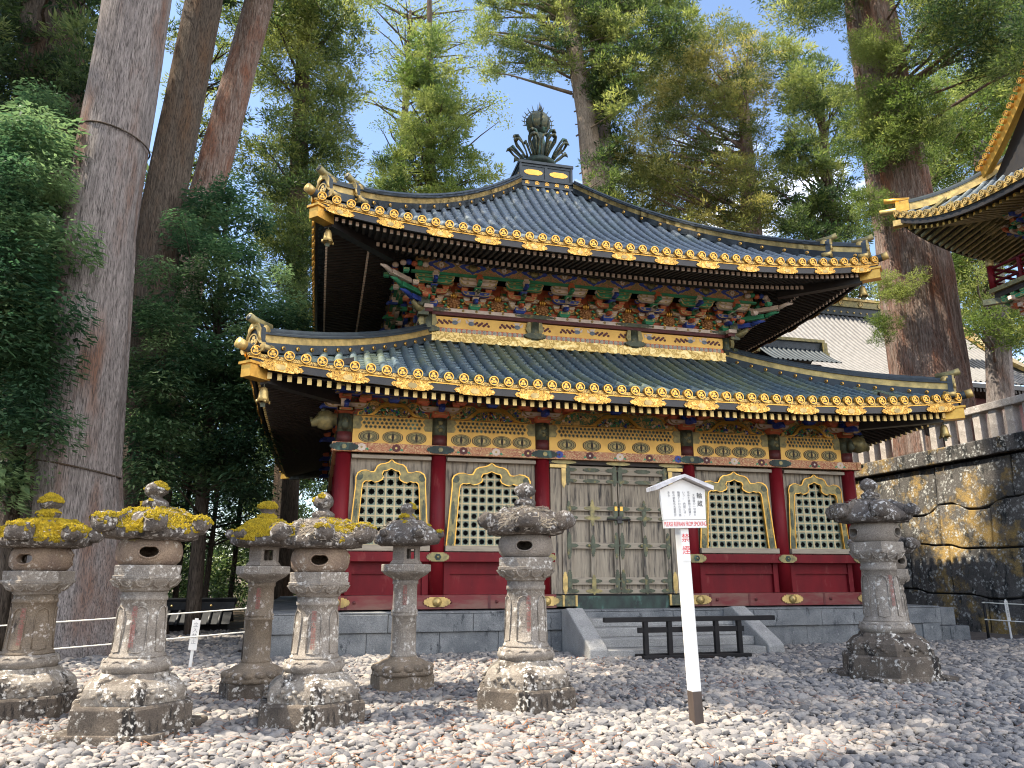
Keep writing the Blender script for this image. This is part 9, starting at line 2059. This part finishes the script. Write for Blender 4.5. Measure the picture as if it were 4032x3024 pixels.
tree('cypress_tree', 'broad cypress with golden-brown tipped clumps above the middle of the upper roof', 'tree', [(19.0, 23.2, -.1), (19.4, 23.3, 22), (19.7, 23.4, 33)], [.9, .7, .3],
     parse('golden_a'), 'cedar', 'leaf_gold', 'bark_red', 27, every=.35, dens=2, drop=.45, ls=.75)
tree('cypress_tree', 'thinner cypress with arching bare limbs, white cloud showing through', 'tree', [(24.6, 22.6, 4), (24.8, 22.5, 22), (25.2, 22.6, 33)], [.7, .58, .2],
     parse('golden_b'), 'cedar', 'leaf_cedar', 'bark_dark', 29, every=.8, dens=1.2, drop=.7)
bt = tree('cedar_tree', 'massive red-barked cedar above the retaining wall with tufts of shoots on its trunk', 'tree', [(13.72, 4.5, 5.3), (13.68, 4.55, 12.1), (13.55, 4.68, 20.9), (13.4, 4.8, 32)], [1.26, 1.12, .92, .65],
     parse('big_crown'), 'cedar', 'leaf_cedar', 'bark_red', 31, flare=.12, ridge=.11, every=.14, dens=3, drop=.1, ls=.62)
sh = parse('shoots'); sh[:, :3] -= np.array([13.72, 4.5, 5.3])
foliage('shoot_tufts', sh, 'cedar', 'leaf_fresh', bt, 3, 1.0, .75)
tree('cedar_tree', 'sunlit tree behind the tower roof corner at right', 'tree', [(24, 14.5, 4), (24.3, 14.4, 18), (24.3, 14.3, 30)], [.6, .5, .25], parse('right_light'), 'cedar', 'leaf_fresh', 'bark_pale', 33, every=.4, dens=2, ls=.8)
tree('cedar_tree', 'bright-leaved tree beneath the tower roof corner at the right edge', 'tree', [(22.6, 10.6, 4), (23.1, 9.9, 12.8), (23.4, 9.5, 22)], [.6, .5, .3], parse('right_mid'), 'cedar', 'leaf_fresh', 'bark_grey', 35, every=.4, dens=2, ls=.8)
tree('cedar_tree', 'dark tree low behind the right end of the upper roof', 'tree', [(23, 21, 4), (23, 21, 12), (23, 21, 19)], [.5, .4, .2], parse('right_low'), 'cedar', 'leaf_cedar', 'bark_dark', 37, every=.5, dens=2)

# thin young trunks at the edge of the wood, left of the hall
for i, (x, y, h, lab) in enumerate(((-10.35, 10.6, 7.5, 'thin dark young trunk by the tiled wall, nearer the hall'), (-11.3, 10.9, 8, 'thin dark young trunk by the tiled wall, beside the leftmost lantern pair'), (-9.7, 12.0, 8, 'thin dark young trunk rising behind the slim lantern'))):
    tree('young_tree', lab, 'tree', [(x, y, -.4), (x + .1, y, 3), (x + .15, y, h)], [.10, .08, .05], crownpts((x, y, 2.6), 1.7, 5.5, 34, .4, .7, .4, 60 + i), 'hinoki', 'leaf_hinoki', 'bark_dark', 40 + i, every=.5, dens=1)

# the far wood: one mass behind everything
g = random.Random(99); W_ = []
for i in range(560):
    az = rad(g.uniform(-36, 62)); d = g.uniform(50, 78)
    if az < rad(-3): d = g.uniform(34, 60)
    z = (g.random() ** 1.25) * (19 if az < rad(2) else 17 if az > rad(36) else 15) - .2
    W_.append([-6.76 + d * math.sin(az), -16.7 + d * math.cos(az), z, g.uniform(1.1, 2.2), min(1, max(0, g.gauss(.42, .28)))])
for i in range(110):
    az = rad(g.uniform(-10, 9)); d = g.uniform(38, 50)
    W_.append([-6.76 + d * math.sin(az), -16.7 + d * math.cos(az), g.random() ** 1.1 * 13, g.uniform(.9, 1.7), min(1, max(0, g.gauss(.35, .25)))])
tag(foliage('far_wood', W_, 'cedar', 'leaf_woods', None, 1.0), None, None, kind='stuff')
# undergrowth at the edge of the wood, left
W2 = []
for i in range(150):
    az = rad(g.uniform(-27, -5)); d = g.uniform(27.5, 36)
    W2.append([-6.76 + d * math.sin(az), -16.7 + d * math.cos(az), (g.random() ** 1.5) * 9, g.uniform(.5, 1.1), min(1, max(0, g.gauss(.5, .3)))])
W2 = [w for w in W2 if w[0] < -9.2] + [list(q) for q in parse('behind_left')]
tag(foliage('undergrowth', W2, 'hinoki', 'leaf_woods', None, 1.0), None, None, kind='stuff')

# trees outside the frame at left whose crowns shade the court and roofs
SH = [(-15, -5.6, 23, 5.0, 300), (-25, 3.5, 18.6, 5.5, 42), (-22, 11, 20, 5, 36), (-13.6, -10.6, 23, 5.0, 300)]
for i, (x, y, z, R_, n) in enumerate(SH):
    tree('cedar_tree', ('tall cedar outside the frame at left, nearest the court', 'tall cedar outside the frame at left, level with the hall front', 'tall cedar outside the frame at left, level with the hall rear', 'tall cedar outside the frame, beside the viewer at left')[i], 'tree', [(x, y, -.1), (x, y, z * .8), (x, y, z + 17)], [.8, .6, .25],
         crownpts((x, y, z), R_, 20, n, 1.0, 1.8, .4, 80 + i), 'cedar', 'leaf_cedar', 'bark_grey', 50 + i, every=.4)
# ------------------------------------------------------------------ lettering becomes plain mesh
bpy.context.view_layer.update()
dg_ = bpy.context.evaluated_depsgraph_get()
for o in [o for o in bpy.data.objects if o.type == 'FONT']:
    me = bpy.data.meshes.new_from_object(o.evaluated_get(dg_))
    n = bpy.data.objects.new(o.name, me); COL.objects.link(n)
    n.parent = o.parent; n.matrix_basis = o.matrix_basis
    nm = o.name
    bpy.data.objects.remove(o, do_unlink=True)
    n.name = nm
